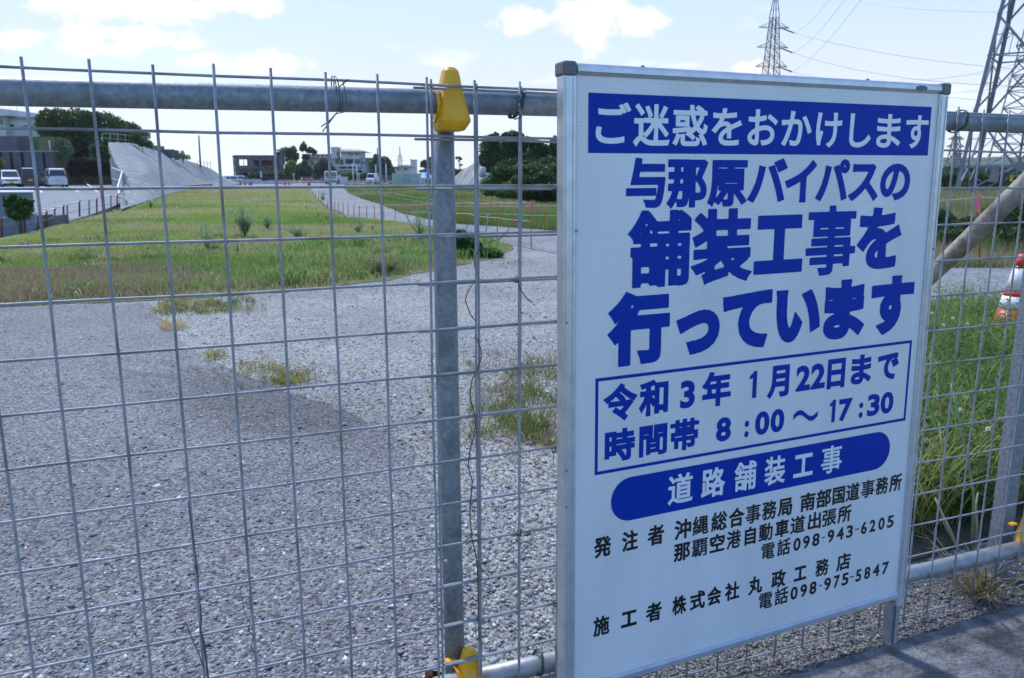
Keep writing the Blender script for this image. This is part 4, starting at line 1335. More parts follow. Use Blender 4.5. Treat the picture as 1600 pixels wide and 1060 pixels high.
def tree(label, base, lobes, n, size, green=(.045, .085, .022), trunk=.15, group=None, name='tree', seed=None, limbs=4, cat='tree', dark=.55, shell=.45):
    seed = seed if seed is not None else random.randint(1, 9999)
    base = np.asarray(base, float)
    root = empty(name, tuple(base), label, cat, group)
    V0, Fq, cc = leaf_cloud(lobes, n, size, green, dark, seed, shell)
    link('crown', mesh_np('crown', V0 - base, Fq, M['leaf'], cc), root)
    m_ = MB(tuple(base)); rr = random.Random(seed)
    ctr = np.mean(np.array(lobes)[:, :3], 0)
    midp = base * .55 + ctr * .45; midp[0] += rr.uniform(-.1, .1) * trunk * 6
    m_.tube([base + [0, 0, -.1], midp, ctr], [trunk, trunk * .75, trunk * .35], 7)
    for i in range(min(limbs, len(lobes))):
        l_ = np.array(lobes[i][:3])
        m_.tube([midp, (midp + l_) / 2 + [0, 0, .1 * trunk], l_], [trunk * .5, trunk * .32, trunk * .14], 5)
    m_.build('trunk', M['bark'], root)
    return root


def lobes_px(d, items, depth=.8):
    """items: (px, py, rx_px, ry_px[, dd])"""
    o = []
    for it in items:
        x, y, rx, ry = it[:4]; dd = d + (it[4] if len(it) > 4 else 0)
        c = Wp(x, y, dd); s = dd / FPX
        o.append((c[0], c[1], c[2], rx * s, max(rx, ry) * s * depth, ry * s))
    return o


def bush(label, d, items, n, size, green=(.05, .10, .025), group=None, name='bush', base=None, cat='bush', z=0, dark=.5):
    lb = lobes_px(d, items)
    cx = np.mean([q[0] for q in lb]); cy = np.mean([q[1] for q in lb])
    b = np.array([cx, cy, z if base is None else base])
    return tree(label, b, lb, n, size, green, .04, group, name, None, 3, cat, dark, .25)


def weed(label, base, h, spread, n, green, leafl=.05, leafw=.006, stems=5, group='tall weeds in the field', name='weed', up=.8):
    base = np.asarray(base, float)
    root = empty(name, tuple(base), label, 'weed', group)
    m_ = MB(tuple(base)); tips = []
    P_ = []
    for i in range(stems):
        a = random.uniform(0, 6.28); rr_ = spread * random.uniform(.1, .9)
        hh_ = h * random.uniform(.35, 1.0)
        tip = base + np.array([math.cos(a) * rr_, math.sin(a) * rr_, hh_])
        mid = base * .5 + tip * .5 + np.array([0, 0, h * .06]) - np.array([math.cos(a), math.sin(a), 0]) * rr_ * .2
        m_.tube([base, mid, tip], [leafw * .6, leafw * .45, leafw * .2], 4)
        P_.append((base, mid, tip))
    m_.build('stem', M['stemg'], root)
    s = rng.integers(0, stems, n); t = rng.uniform(.08, 1, n)[:, None]
    A = np.array([q[0] for q in P_])[s]; B = np.array([q[1] for q in P_])[s]; C = np.array([q[2] for q in P_])[s]
    c = A * (1 - t) ** 2 + B * 2 * t * (1 - t) + C * t ** 2
    az = rng.uniform(0, 6.28, n)
    dv = np.stack([np.cos(az), np.sin(az), np.full(n, up) * rng.uniform(.2, 1.4, n)], 1)
    dv /= np.linalg.norm(dv, axis=1)[:, None]
    sd_ = np.stack([-np.sin(az), np.cos(az), np.zeros(n)], 1)
    ln_ = leafl * rng.uniform(.5, 1.4, n)[:, None] * (1.15 - .6 * t)
    V0 = np.stack([c, c + dv * ln_ * .45 + sd_ * leafw, c + dv * ln_ - [0, 0, leafl * .1], c + dv * ln_ * .45 - sd_ * leafw], 1).reshape(-1, 3) - base
    col = np.array(green)[None] * rng.uniform(.6, 1.3, (n, 1)) * rng.uniform(.92, 1.08, (n, 3))
    link('foliage', mesh_np('foliage', V0, np.arange(n * 4).reshape(n, 4), M['grass'], np.repeat(col, 4, 0)), root)
    return root


# tall weeds in the field
W1 = (.20, .31, .17)
for (x, y, hp, sp_px, n, lab) in ((383, 372, 56, 16, 1500, 'tallest bluish feathery weed in the middle of the left field'),
                                  (324, 392, 52, 16, 520, 'leaning sparse weed left of the tallest feathery weed'),
                                  (418, 360, 26, 7, 420, 'narrow upright weed right of the tallest feathery weed'),
                                  (465, 374, 22, 18, 600, 'low rounded bluish weed in mid field'),
                                  (505, 314, 16, 8, 260, 'small dark weed clump where field meets the path'),
                                  (560, 366, 26, 9, 300, 'thin branching weed near the row of stakes'),
                                  (656, 384, 62, 8, 520, 'tall green weed just left of the round post'),
                                  (590, 430, 44, 16, 700, 'brownish tangled weed at the front edge of the field'),
                                  (236, 326, 15, 5, 200, 'small weed at the foot of the concrete slope'),
                                  (372, 398, 22, 5, 120, 'single dark-stemmed weed below the tallest feathery one'),
                                  (612, 428, 30, 14, 500, 'dark green weed clump beside the brownish tangled weed'),
                                  (690, 415, 36, 12, 600, 'bushy green weed behind the foot of the round post')):
    b = G(x, y); s_ = b[1] / FPX
    weed(lab, b, hp * s_ * random.uniform(.9, 1.1), sp_px * s_ * 2.0, int(n * .5), W1 if 'brown' not in lab else (.30, .26, .15), .06 + .30 * hp * s_, .0022 + .00022 * b[1], 14, up=1.2)
bush('dark green creeping bush at the grass tip right of the round post', Gd(745, 402), [(735, 385, 18, 14), (720, 372, 14, 12), (760, 396, 26, 7), (712, 392, 12, 14)], 2600, .10, (.04, .095, .025))

# ================================================================== ROPE FENCES WITH RED POSTS


def rope_line(label, posts, ropes, name='rope_fence', r=.011, flags=()):
    """posts: (px, ytop, ybase); ropes: list of fractions of height"""
    b0 = G(posts[0][0], posts[0][2])
    root = empty(name, tuple(b0), label, 'rope fence')
    pp = []
    for (x, yt, yb) in posts:
        b = G(x, yb); d = b[1]
        t = Wp(x, yt, d)
        MB(tuple(b0)).tube([b + [0, 0, -.02], t], r * (1 if d < 30 else .9 + d / 300), 6).build('post', M['orange'], root)
        pp.append((b, t))
    for fz in ropes:
        m_ = MB(tuple(b0))
        P = []
        for (a, b) in zip(pp[:-1], pp[1:]):
            p0 = a[0] + (a[1] - a[0]) * fz; p1 = b[0] + (b[1] - b[0]) * fz
            for k in range(6):
                s = k / 6
                q = p0 * (1 - s) + p1 * s; q[2] -= .12 * np.linalg.norm(p1 - p0) * .25 * s * (1 - s)
                P.append(q)
        P.append(pp[-1][0] + (pp[-1][1] - pp[-1][0]) * fz)
        m_.tube(P, .0055 if pp[0][0][1] < 40 else .008, 5)
        m_.build('rope', M['rope'], root)
    for (x, y, d, s) in flags:
        c = Wp(x, y, d)
        MB(tuple(b0)).add([c + [-.015 * s, 0, 0], c + [.015 * s, .01, 0], c + [.03 * s, .02, -.07 * s], c + [0, .0, -.16 * s], c + [-.012 * s, .01, -.09 * s]], [(0, 1, 2, 3, 4)]).build('ribbon', M['pink'], root)
    return root


rope_line('near rope fence on red posts crossing the gravel right of the round post', [(830, 313.5, 389), (777, 315, 375), (729.5, 315.5, 359), (690, 317.5, 353), (662.5, 318, 350), (637.3, 320, 347), (617.7, 319.5, 345), (599.7, 320, 343)],
          (.97, .58), flags=[(829, 320, 15.0, .8), (831, 318, 15.0, 1.0), (767, 317, 17.3, .9), (721, 317, 20.5, .9), (709, 336, 21, .9), (801, 343, 15.9, .8), (665, 319, 23, .9), (651, 336, 23.5, 1), (644, 322, 24, 1), (645, 322.5, 24, 1), (624, 320, 25, .9), (607, 321, 26, .9)])
rope_line('thin stake line following the left edge of the pale path', [(585, 320, 342), (573, 320, 342), (561.4, 321.5, 341), (553, 319.5, 340), (544, 316.5, 337.5), (536, 316, 335), (528.7, 315, 332), (523, 312.5, 330), (512, 309.5, 327), (505, 305.5, 324), (502, 304, 321), (497.6, 301, 315), (493, 299, 309), (489.5, 297, 304)], (.95,), r=.013,
          flags=[(561.5, 322, 26, .8)])
rope_line('second rope fence on red posts behind the pale path at the meadow edge', [(1010, 321, 368), (900, 321, 364), (851, 320, 361), (800, 321.5, 356), (781, 321, 353.5), (752.6, 322, 352.5), (719, 321.5, 351), (700, 322, 350)], (.97, .60),
          flags=[(856, 322, 19.5, .7), (843, 322, 19.5, .7), (873, 336, 19, .8), (818, 321, 20.5, .8), (739, 333, 22, .7), (756, 321, 21, .6), (711, 322, 22, .6)])
rope_line('far rope line across the meadow beyond the path', [(715, 316, 331), (690, 313, 327), (664, 309, 322), (640, 306, 318), (615, 301, 313), (590, 298, 308), (565, 296, 304)], (.95, .5), r=.012)
rope_line('rope fence right of the notice board in front of the tall bank', [(1430, 312, 421), (1531, 305, 417), (1680, 304, 421)], (.97, .63), flags=[(1529, 308, 12.1, 1.4), (1528, 312, 12.1, 1.2), (1485, 311, 12.2, .6), (1489, 310, 12.2, .6)])
# leaning stick and white-topped stick near the rope
tag(MB(tuple(G(757, 380))).tube([G(757, 380), Wp(763, 335, Gd(757, 380))], .012, 6).build('picket', M['galv'], None, True), 'grey picket with a pale top beside the near rope fence', 'picket')
tag(MB(tuple(G(648, 362))).tube([G(652, 366), Wp(633, 335, Gd(648, 362))], .018, 6).build('leaning_stick', M['vine'], None, True), 'dark stick leaning left at the path edge near the round post', 'stick')
for (x, yt, yb, lab) in ((478.5, 323, 328, 'small rusty stake farthest left by the path bend'), (497, 333, 339, 'reddish short stake, second of the row by the path'), (510.5, 338, 346, 'black-brown stake, third of the row by the path'), (582.5, 353.5, 361.5, 'thicker rusty stake standing alone in the grass')):
    b = G(x, yb)
    tag(MB(tuple(b)).tube([b, Wp(x - .3, yt, b[1])], .02, 6).build('stake', M['rust_stake'], None, True), lab, 'stake', 'short stakes in the field')

# ================================================================== LEFT: CAR PARK, WALLS, SLOPE
CP = .39


def cpz(y): return .03 + .0073 * (y - 24)


def GC(px, py):
    z = .2
    for _ in range(8):
        q = G(px, py, z); z = cpz(q[1])
    return q


park = [Wp(-80, 345, 21.5), Wp(58, 345, 22.5), Wp(106, 345.5, 24), Wp(124, 342, 26), Wp(139, 339.5, 27.5), Wp(169, 333, 32.5), Wp(190, 327, 38), Wp(204, 318, 46), Wp(215, 290, 70), np.array([-34, 92, 0]), np.array([-95, 92, 0]), np.array([-60, 30, 0])]
park = [(q[0], q[1], cpz(q[1])) for q in park]
npk = len(park)
mb = MB().add(park + [(q[0], q[1], -1.3) for q in park], [tuple(range(npk))[::-1]] + [(i, (i + 1) % npk, npk + (i + 1) % npk, npk + i) for i in range(npk)])
cpo = tag(mb.build('car_park', M['asphalt']), kind='structure')
pw = tuple(Wp(58, 345, 22.3)); pw = (pw[0], pw[1], -1.3)
rt = empty('parapet_wall', pw, 'low dark concrete wall at the corner of the car park beside the container', 'wall')
for i_, (A_, B_) in enumerate(((Wp(56, 337, 22.2), Wp(82, 337.4, 23)), (Wp(82, 337.4, 23), Wp(106, 338, 23.8)))):
    A_ = A_ * 1; B_ = B_ * 1
    MB(pw).obox(((A_[0] + B_[0]) / 2, (A_[1] + B_[1]) / 2, (A_[2] - 1.3) / 2), ((B_[0] - A_[0]) / 2, (B_[1] - A_[1]) / 2, 0), (-.03, .09, 0), (0, 0, (A_[2] + 1.3) / 2)).build('wall', M['wall_grey'], rt)
# painted lines
for (x0, y0, x1, y1) in ((112, 292.5, 122, 300), (135, 287, 152, 300), (60, 296, 66, 301)):
    a, b = GC(x0, y0), GC(x1, y1)
    d_ = (b - a) / np.linalg.norm(b - a); n_ = np.array([-d_[1], d_[0], 0]) * .07
    tag(MB().add([a + n_ + [0, 0, .005], b + n_ + [0, 0, .005], b - n_ + [0, 0, .005], a - n_ + [0, 0, .005]], [(0, 1, 2, 3)]).build('parking_line', M['paint_white']), kind='structure')

# slope, as a loft between a base curve and a crest curve
colsL = [((189, 327), (186, 306), (190, 290), 31, 40, 52), ((209, 321), (205, 303), (200, 287), 37, 46, 56), ((236, 312.5), (212, 283), (180, 256), 47, 53, 60), ((250, 308), (225, 272), (174, 240), 52.5, 58, 64),
         ((261, 304.5), (232, 262), (168, 223), 60, 66, 72), ((272, 301.5), (240, 262), (184, 222.5), 67, 72, 77), ((285, 298.5), (255, 262), (205, 224), 76, 80, 84), ((303, 295.5), (275, 268), (226, 229), 89, 91, 93), ((318, 293.5), (292, 274), (250, 238), 97, 98, 100),
         ((330, 292.5), (310, 279), (274, 246), 103, 104, 106), ((340, 291.8), (325, 282), (306, 255), 109, 110, 112), ((352, 290.5), (345, 284), (330, 264), 116, 117, 119), ((366, 289), (362, 286), (350, 278), 124, 125, 127), ((376, 288), (376, 287.5), (374, 286.5), 131, 131.3, 132)]
rows = []
for b_, m__, c_, d0, d1, d2 in colsL:
    A = Wp(*b_, d0); B = Wp(*m__, d1); C = Wp(*c_, d2)
    rows.append((A, B, C))
NU, NV = 64, 14
grid = []
for iu in range(NU + 1):
    s = iu / NU * (len(rows) - 1); i = min(int(s), len(rows) - 2); f = s - i
    A, B, C = (rows[i][k] * (1 - f) + rows[i + 1][k] * f for k in range(3))
    for iv in range(NV + 1):
        t = iv / NV
        q = A * (1 - t) ** 2 + (B * 2 - (A + C) / 2) * 2 * t * (1 - t) + C * t ** 2 if False else (A * (1 - 2 * t) + B * 2 * t if t < .5 else B * (2 - 2 * t) + C * (2 * t - 1))
        q = q + np.array([0, 0, .16 * (random.random() - .5) * min(1, 4 * t * (1 - t) + .1)]) + np.array([.10 * math.sin(iu * 1.9), 0, .07 * math.sin(iu * 1.3 + iv * .35)]) * (4 * t * (1 - t))
        grid.append(q)
def away(q, k, z):
    h = np.array([q[0], q[1], 0]); h = h / np.linalg.norm(h)
    r = q + h * k; r[2] = z
    return r
back = [away(grid[iu * (NV + 1) + NV], 4.0, grid[iu * (NV + 1) + NV][2] - .1) for iu in range(NU + 1)]
low = [away(grid[iu * (NV + 1) + NV], 7.0, -1.2) for iu in range(NU + 1)]
Fg = []
for iu in range(NU):
    for iv in range(NV):
        a = iu * (NV + 1) + iv
        Fg.append((a, a + NV + 1, a + NV + 2, a + 1))
nb0 = len(grid); nb1 = nb0 + NU + 1
for iu in range(NU):
    a = iu * (NV + 1) + NV
    Fg.append((a, a + NV + 1, nb0 + iu + 1, nb0 + iu))
    Fg.append((nb0 + iu, nb0 + iu + 1, nb1 + iu + 1, nb1 + iu))
slp = MB().add(grid + back + low, Fg, True).build('concrete_slope', M['slope'])
tag(slp, None, None, None, 'structure')

# retaining walls on the left
def pxbox(mb, x0, y0, x1, y1, d, depth, zb=None):
    a = Wp(x0, y0, d); b = Wp(x1, y1, d)
    if zb is not None: b[2] = zb
    return mb.box(a[0], b[0], d, d + depth, b[2], a[2])


def thing_px(name, label, cat, px, d, group=None, z=0.0):
    q = Wp(px, 280, d)
    o = (q[0], q[1], z)
    return empty(name, o, label, cat, group), o


rt, o_ = thing_px('retaining_wall', 'dark weathered concrete retaining wall behind the parked cars', 'wall', 40, 80)
pxbox(MB(o_), -60, 237, 84, 275, 80, .5, 0).build('lower_wall', M['wall_dark'], rt)
pxbox(MB(o_), -60, 236, 85, 237.6, 79.9, .7).build('coping', M['roof_slab'], rt)
pxbox(MB(o_), -60, 213, 47, 236.9, 83.2, .5, 0).build('upper_wall', M['wall_dark'], rt)
for x in range(-50, 84, 17):
    pxbox(MB(o_), x, 238, x + .6, 275, 79.93, .2, .3).build('joint', M['dark'], rt)
tag(MB(tuple(Wp(77, 238, 80))).tube([Wp(79, 237, 80), Wp(76.5, 220, 80)], .05, 6).build('white_pole', M['white_metal'], None, True), 'short white pole on top of the retaining wall', 'pole')
# terrace behind the walls
tb = Wp(-60, 240, 83.7)
tag(MB().box(-75, Wp(90, 240, 84)[0], 83.8, 110, -1, Wp(0, 214, 83.7)[2]).build('terrace', M['soil']), kind='structure')

rt, o_ = thing_px('house', 'cream flat-roofed building above the retaining wall at the left edge', 'building', 30, 92, None, 4)
pxbox(MB(o_), -60, 170, 10, 214, 92, 8, 4).build('wall', M['wall_cream'], rt)
pxbox(MB(o_), -60, 172, 14, 181, 91.5, 9).build('parapet', M['wall_white'], rt)
pxbox(MB(o_), 12, 184.5, 57, 214, 93, 7, 4).build('wing_wall', M['wall_cream'], rt)
pxbox(MB(o_), 11, 183, 58, 185.8, 92.7, 7.5).build('roof', M['roof_slab'], rt)
pxbox(MB(o_), 50, 180.5, 58, 186, 94, 2).build('roof_tank', M['wall_white'], rt)
for (x0, y0, x1, y1) in ((-4, 183, 5, 195), (15, 195, 21.5, 200), (35, 196, 43, 200.5), (48, 197, 52, 200)):
    fr = pxbox(MB(o_), x0 - .7, y0 - .7, x1 + .7, y1 + .7, 91.9 if x0 < 0 else 92.9, .12).build('window', M['white_metal'], rt)
    pxbox(MB(o_), x0, y0, x1, y1, 91.86 if x0 < 0 else 92.86, .05).build('pane', M['glass'], fr)
tag(MB(tuple(Wp(27, 183, 94))).tube([Wp(27, 184, 94), Wp(26.5, 167, 94)], .03, 5).build('antenna', M['galv'], None, True), 'thin antenna on the cream building roof', 'antenna')

# guard fence of white metal near the ramp
rt, o_ = thing_px('guard_fence', 'white steel guard fence beside the ramp left of the concrete slope', 'fence', 185, 55, None, .2)
pl = [(174.5, 262, 279, 60), (191, 268.5, 284, 56), (184, 292, 306, 42), (186, 303, 314, 40)]
for i in range(3):
    (xa, ya, yb, da), (xb, yc, yd, db) = pl[i], pl[i + 1]
    MB(o_).bar(Wp(xa, ya, da), Wp(xb, yc, db), .07).build('top_rail', M['white_metal'], rt)
    MB(o_).bar(Wp(xa, yb, da), Wp(xb, yd, db), .05).build('bottom_rail', M['white_metal'], rt)
    for k in range(9):
        s = k / 9
        MB(o_).bar(Wp(xa + (xb - xa) * s, yb + (yd - yb) * s, da + (db - da) * s), Wp(xa + (xb - xa) * s, ya + (yc - ya) * s, da + (db - da) * s), .035).build('baluster', M['white_metal'], rt)
rt, o_ = thing_px('guard_fence', 'pale low guard wall above the dark hedge behind the car park', 'fence', 130, 88, None, 2)
pxbox(MB(o_), 109, 243, 152, 248.5, 88, .3).build('panel', M['wall_white'], rt)
for x in (118, 127, 136, 145):
    pxbox(MB(o_), x, 242, x + 1, 249, 87.9, .12).build('post', M['roof_slab'], rt)
# mesh fence on the slope crest
rt, o_ = thing_px('crest_fence', 'thin metal fence along the top of the concrete slope under the trees', 'fence', 190, 74, None, 4)
for x in range(160, 236, 12):
    dd = 72 + (x - 160) * .28
    y = 222 + max(0, (x - 200)) * .25
    MB(o_).bar(Wp(x, y, dd), Wp(x, y - 14, dd), .06).build('post', M['galv'], rt)
MB(o_).bar(Wp(160, 208.5, 72), Wp(232, 214, 92), .05).build('rail', M['galv'], rt)
MB(o_).bar(Wp(160, 216, 72), Wp(232, 222, 92), .04).build('rail', M['galv'], rt)
rt, o_ = thing_px('crest_wall', 'small grey concrete wall on the slope crest against the sky', 'wall', 262, 100, None, 4)
pxbox(MB(o_), 250, 233.5, 271, 247, 101, .6).build('wall', M['wall_dark'], rt)
pxbox(MB(o_), 271.5, 235, 276.5, 250, 102, .8).build('end_block', M['wall_grey'], rt)
rt, o_ = thing_px('crest_fence', 'thin wire fence on the right end of the slope crest', 'fence', 320, 114, None, 2)
for x in (309, 314, 319, 324, 329):
    MB(o_).bar(Wp(x, 265, 114), Wp(x, 252, 114), .05).build('post', M['galv'], rt)
MB(o_).bar(Wp(309, 251, 114), Wp(329, 257, 114), .035).build('rail', M['galv'], rt)
tag(MB(tuple(Wp(313, 260, 112))).tube([Wp(313.5, 262, 112), Wp(310.5, 212, 112)], [.13, .09], 7).build('utility_pole', M['wall_grey'], None, True), 'slim utility pole standing on the concrete slope crest', 'pole')

# sunken hut and plants, rail along the drop
def obody(x0, x1, yt, yb, grow):
    a = Wp(x0, yt, 22); b = Wp(x1, yt, 22)
    v = np.array([b[0], b[1], 0]); v /= np.linalg.norm(v); u = np.array([v[1], -v[0], 0])
    b0 = b - v * grow
    zt = b[2]; zb = -1.3 if yb is None else Wp(x1, yb, 22)[2]
    ln = 4.2
    c = b0 - u * ln / 2 + v * (1.2 + grow)
    c[2] = (zt + zb) / 2
    return MB(o_).obox(c, u * ln / 2, v * (1.2 + grow), np.array([0, 0, (zt - zb) / 2]))


rt, o_ = thing_px('container', 'blue-grey container with a pale roof at the left edge below the car park', 'container', 20, 22, None, -1.3)
obody(-60, 51, 301.5, None, 0).build('body', mat('container_panel', (.15, .18, .22), .6, 0, (.20, .23, .27), 2), rt)
obody(-60, 52.5, 299.3, 301.5, .06).build('roof', M['white_metal'], rt)
bush('dark leafy shrub in front of the container at the left edge', 19.8, [(14, 312, 9, 4), (22, 308, 5, 4), (34, 313, 8, 4), (45, 318, 7, 4), (12, 320, 7, 4), (28, 321, 12, 5), (42, 326, 9, 5), (30, 334, 17, 9), (18, 330, 9, 5)], 2300, .11, (.035, .08, .02), base=-.9)
rt, o_ = thing_px('handrail', 'white pipe handrail on rusty posts along the sunken edge at left', 'handrail', 60, 20, None, 0)
hp = [(-30, 341, 368), (2, 339, 364), (21, 337, 362), (38.5, 334, 361), (55.5, 332, 358), (72.5, 329, 354), (85.5, 324, 350), (99, 320, 346), (105, 319, 344), (124, 313, 340), (139, 312, 337), (151, 309, 334), (173, 304.5, 329), (183, 305, 326), (198, 313, 324)]
prev = None
for i, (x, yt, yb) in enumerate(hp):
    b = G(x, yb + 1); t = Wp(x, yt, b[1])
    MB(o_).tube([b - [0, 0, .1], t], .020 + .0003 * b[1], 6).build('post', M['rust_stake'] if i % 2 else M['galv'], rt)
    if prev is not None:
        MB(o_).tube([prev[1] - [0, 0, .03], t - [0, 0, .03]], .017, 6).build('rail', M['white_metal'], rt)
        MB(o_).tube([prev[0] * .55 + prev[1] * .45, b * .55 + t * .45], .009, 5).build('lower_rail', M['galv'], rt)
    prev = (b, t)

# big trees on the left
tree('large dark spreading tree above the parked cars', Wp(130, 262, 88), lobes_px(88, [(85, 190, 28, 19), (120, 192, 34, 20), (160, 196, 34, 20, 3), (195, 206, 26, 16, 6), (215, 212, 18, 9, 8), (100, 215, 34, 18), (150, 218, 36, 20), (72, 200, 16, 13), (190, 222, 26, 12, 6), (120, 232, 40, 14), (75, 182, 12, 9), (140, 184, 18, 9)]), 30000, .30, (.040, .080, .020), .3, dark=.35)
bush('pale silvery-green shrub behind the retaining wall', 84, [(98, 232, 14, 14), (88, 238, 10, 10), (108, 238, 8, 9), (95, 224, 8, 7)], 2600, .22, (.12, .16, .09), base=2)
bush('mid green shrub on the wall top beside the white pole', 84.5, [(66, 229, 11, 8), (58, 226, 7, 7), (75, 233, 7, 6)], 1500, .2, (.06, .11, .03), base=3)
bush('rounded green bush left of the concrete slope top', 66, [(158, 235, 10, 10), (150, 241, 8, 8), (164, 244, 8, 7), (147, 232, 7, 7)], 1900, .2, (.045, .095, .025), base=2)
bush('dark clipped hedge behind the car park', 86, [(x, 264, 12, 12) for x in range(86, 182, 10)], 9000, .2, (.016, .032, .012), name='hedge', cat='hedge', base=.2, dark=.4)
bush('small feathery tree overhanging the slope crest', 84, [(222, 222, 10, 7), (232, 226, 8, 6), (212, 214, 10, 8)], 1700, .2, (.04, .08, .025), base=3.5)
bush('small shrub at the right end of the slope crest', 104, [(285, 243, 4, 8), (292, 246, 6, 4), (279, 244, 4, 5)], 700, .2, (.08, .13, .05), base=3)
bush('yellow-green bush at the far left behind the cars', 78, [(-2, 253, 7, 9), (2, 262, 5, 6)], 800, .18, (.10, .15, .03), base=.4)


# ------------------------------------------------------------------ vehicles
def wheel(root, x, y, r=.30):
    w = MB().tube([(x - .09, y, r), (x + .09, y, r)], r, 16, True, False).build('wheel', M['tyre'], root)
    MB().tube([(x - .095, y, r), (x + .095, y, r)], r * .55, 10, True, False).build('hubcap', M['lamp_clear'], w)


def van(label, loc, rz, paint, W=1.48, Ln=3.4, H=1.75, front=True, group='parked cars on the left', hood=.55, slope=.35, plate='plate_y', name='parked_car', cat='car', belt=.56):
    """local: +y is the nose; origin centre on the ground"""
    root = empty(name, loc, label, cat, group, rz)
    hw = W / 2
    zb = .22; zs = H * belt; zh = H * .60
    prof_low = [(-Ln / 2, zb), (-Ln / 2 - .02, zs), (Ln / 2 - hood, zs + .04), (Ln / 2 - .10, zs - .10), (Ln / 2, zs - .28), (Ln / 2 + .02, zb)]
    prof_top = [(-Ln / 2 + .0, zs), (-Ln / 2 + .14, H - .07), (-Ln / 2 + .30, H), (Ln / 2 - hood - slope - .2, H), (Ln / 2 - hood - slope, H - .06), (Ln / 2 - hood + .05, zs + .03)]

    def loft(prof, ins0, ins1, nm, mt, zlo, zhi):
        P = []
        n = len(prof)
        for sgn in (-1, 1):
            for (y, z) in prof:
                k = (z - zlo) / (zhi - zlo)
                P.append((sgn * (hw - ins0 - (ins1 - ins0) * k), y, z))
        Fc = [tuple(range(n - 1, -1, -1)), tuple(range(n, 2 * n))] + [(i, (i + 1) % n, n + (i + 1) % n, n + i) for i in range(n)]
        o = MB().add(P, Fc).build(nm, mt, root)
        b = o.modifiers.new('bevel', 'BEVEL'); b.width = .05; b.segments = 3; b.limit_method = 'ANGLE'; b.angle_limit = R(35)
        return o
    loft(prof_low, .0, .02, 'body', paint, zb, zs)
    loft(prof_top, .03, .16, 'cabin', paint, zs, H)
    # glass: rear, windscreen, sides
    ym = -Ln / 2
    g = MB()
    k0, k1 = .10, .62
    zr0, zr1 = zs + .06, H - .16
    def rear(z): return ym + .14 * (z - zs) / (H - .07 - zs) - .012
    g.add([(-hw + .13, rear(zr0), zr0), (hw - .13, rear(zr0), zr0), (hw - .22, rear(zr1), zr1), (-hw + .22, rear(zr1), zr1)], [(0, 1, 2, 3)])
    g.build('rear_window', M['glass'], root)
    yf0, yf1 = Ln / 2 - hood + .05, Ln / 2 - hood - slope
    def frt(z):
        return yf0 + (yf1 - yf0) * (z - zs - .03) / (H - .06 - zs - .03) + .018
    MB().add([(hw - .12, frt(zr0), zr0), (-hw + .12, frt(zr0), zr0), (-hw + .20, frt(zr1 + .04), zr1 + .04), (hw - .20, frt(zr1 + .04), zr1 + .04)], [(0, 1, 2, 3)]).build('windscreen', M['glass'], root)
    for sgn in (-1, 1):
        def sx(z): return sgn * (hw - .03 - .13 * (z - zs) / (H - zs) + .008)
        for (ya, yb) in ((ym + .25, -.35), (-.28, .45)):
            yb2 = min(yb, frt(zr1) - .15)
            MB().add([(sx(zr0), ya, zr0), (sx(zr0), yb, zr0), (sx(zr1), yb2, zr1), (sx(zr1), ya + .05, zr1)], [(0, 1, 2, 3) if sgn > 0 else (3, 2, 1, 0)]).build('side_window', M['glass'], root)
        MB().obox((sgn * (hw - .12), Ln / 2 - .02, zs - .22), (.11, 0, 0), (0, .05, 0), (0, 0, .07)).build('headlight', M['lamp_clear'], root)
        MB().obox((sgn * (hw - .07), ym - .01, zs + .10), (.05, 0, 0), (0, .035, 0), (0, 0, .20)).build('tail_light', M['lamp_red'], root)
        MB().obox((sgn * (hw + .07), yf0 - .25, zs + .08), (.06, 0, 0), (0, .03, 0), (0, 0, .07)).build('mirror', M['tyre'], root)
        for yy in (-Ln / 2 + .62, Ln / 2 - .62): wheel(root, sgn * (hw - .08), yy)
    MB().obox((0, Ln / 2 + .015, .42), (.17, 0, 0), (0, .02, 0), (0, 0, .085)).build('number_plate', M[plate], root)
    MB().obox((0, ym - .03, .62), (.17, 0, 0), (0, .02, 0), (0, 0, .085)).build('number_plate', M[plate], root)
    MB().obox((0, Ln / 2 + .01, .62), (hw - .28, 0, 0), (0, .02, 0), (0, 0, .05)).build('grille', M['dark'], root)
    MB().obox((0, Ln / 2 + .01, .27), (hw - .05, 0, 0), (0, .04, 0), (0, 0, .07)).build('bumper', M['tyre'], root)
    MB().obox((0, ym - .01, .30), (hw - .05, 0, 0), (0, .04, 0), (0, 0, .07)).build('rear_bumper', paint, root)
    return root


def at(x, y):
    q = GC(x, y); return (q[0], q[1], q[2])


def yaw_to(x, y, facing_cam=True, add=0.0, z=CP):
    q = GC(x, y); a = math.atan2(-q[0], q[1])
    return (a + math.pi if facing_cam else a) + add


van('white rounded minivan facing the camera at the left edge of the row', at(17, 292.6), yaw_to(17, 292.6, True, .06), M['car_white'], 1.50, 3.8, 1.52, slope=.7, hood=.75)
van('dark blue boxy van parked between the two white vans', at(47, 292.4), yaw_to(47, 292.4, False, .05), M['car_blue'], 1.40, 3.3, 1.70)
van('grey low car mostly hidden left of the rear-facing white van', at(66, 290.0), yaw_to(66, 290.0, False, .1), M['car_silver'], 1.5, 3.6, 1.45)
van('white minivan seen from behind, rightmost of the car park row', at(88, 292.4), yaw_to(88, 292.4, False, .10), M['car_white'], 1.52, 4.0, 1.66, plate='white_metal')
van('small white hatchback parked before the ruined grey building', (Wp(357, 280, 165)[0], 165, 0), 1.9, M['car_white'], 1.6, 3.8, 1.45, group='far parked cars', plate='white_metal')
van('second pale car beside the ruined grey building', (Wp(368, 280, 168)[0], 168, 0), 1.7, M['car_white'], 1.6, 4.0, 1.5, group='far parked cars', plate='white_metal')
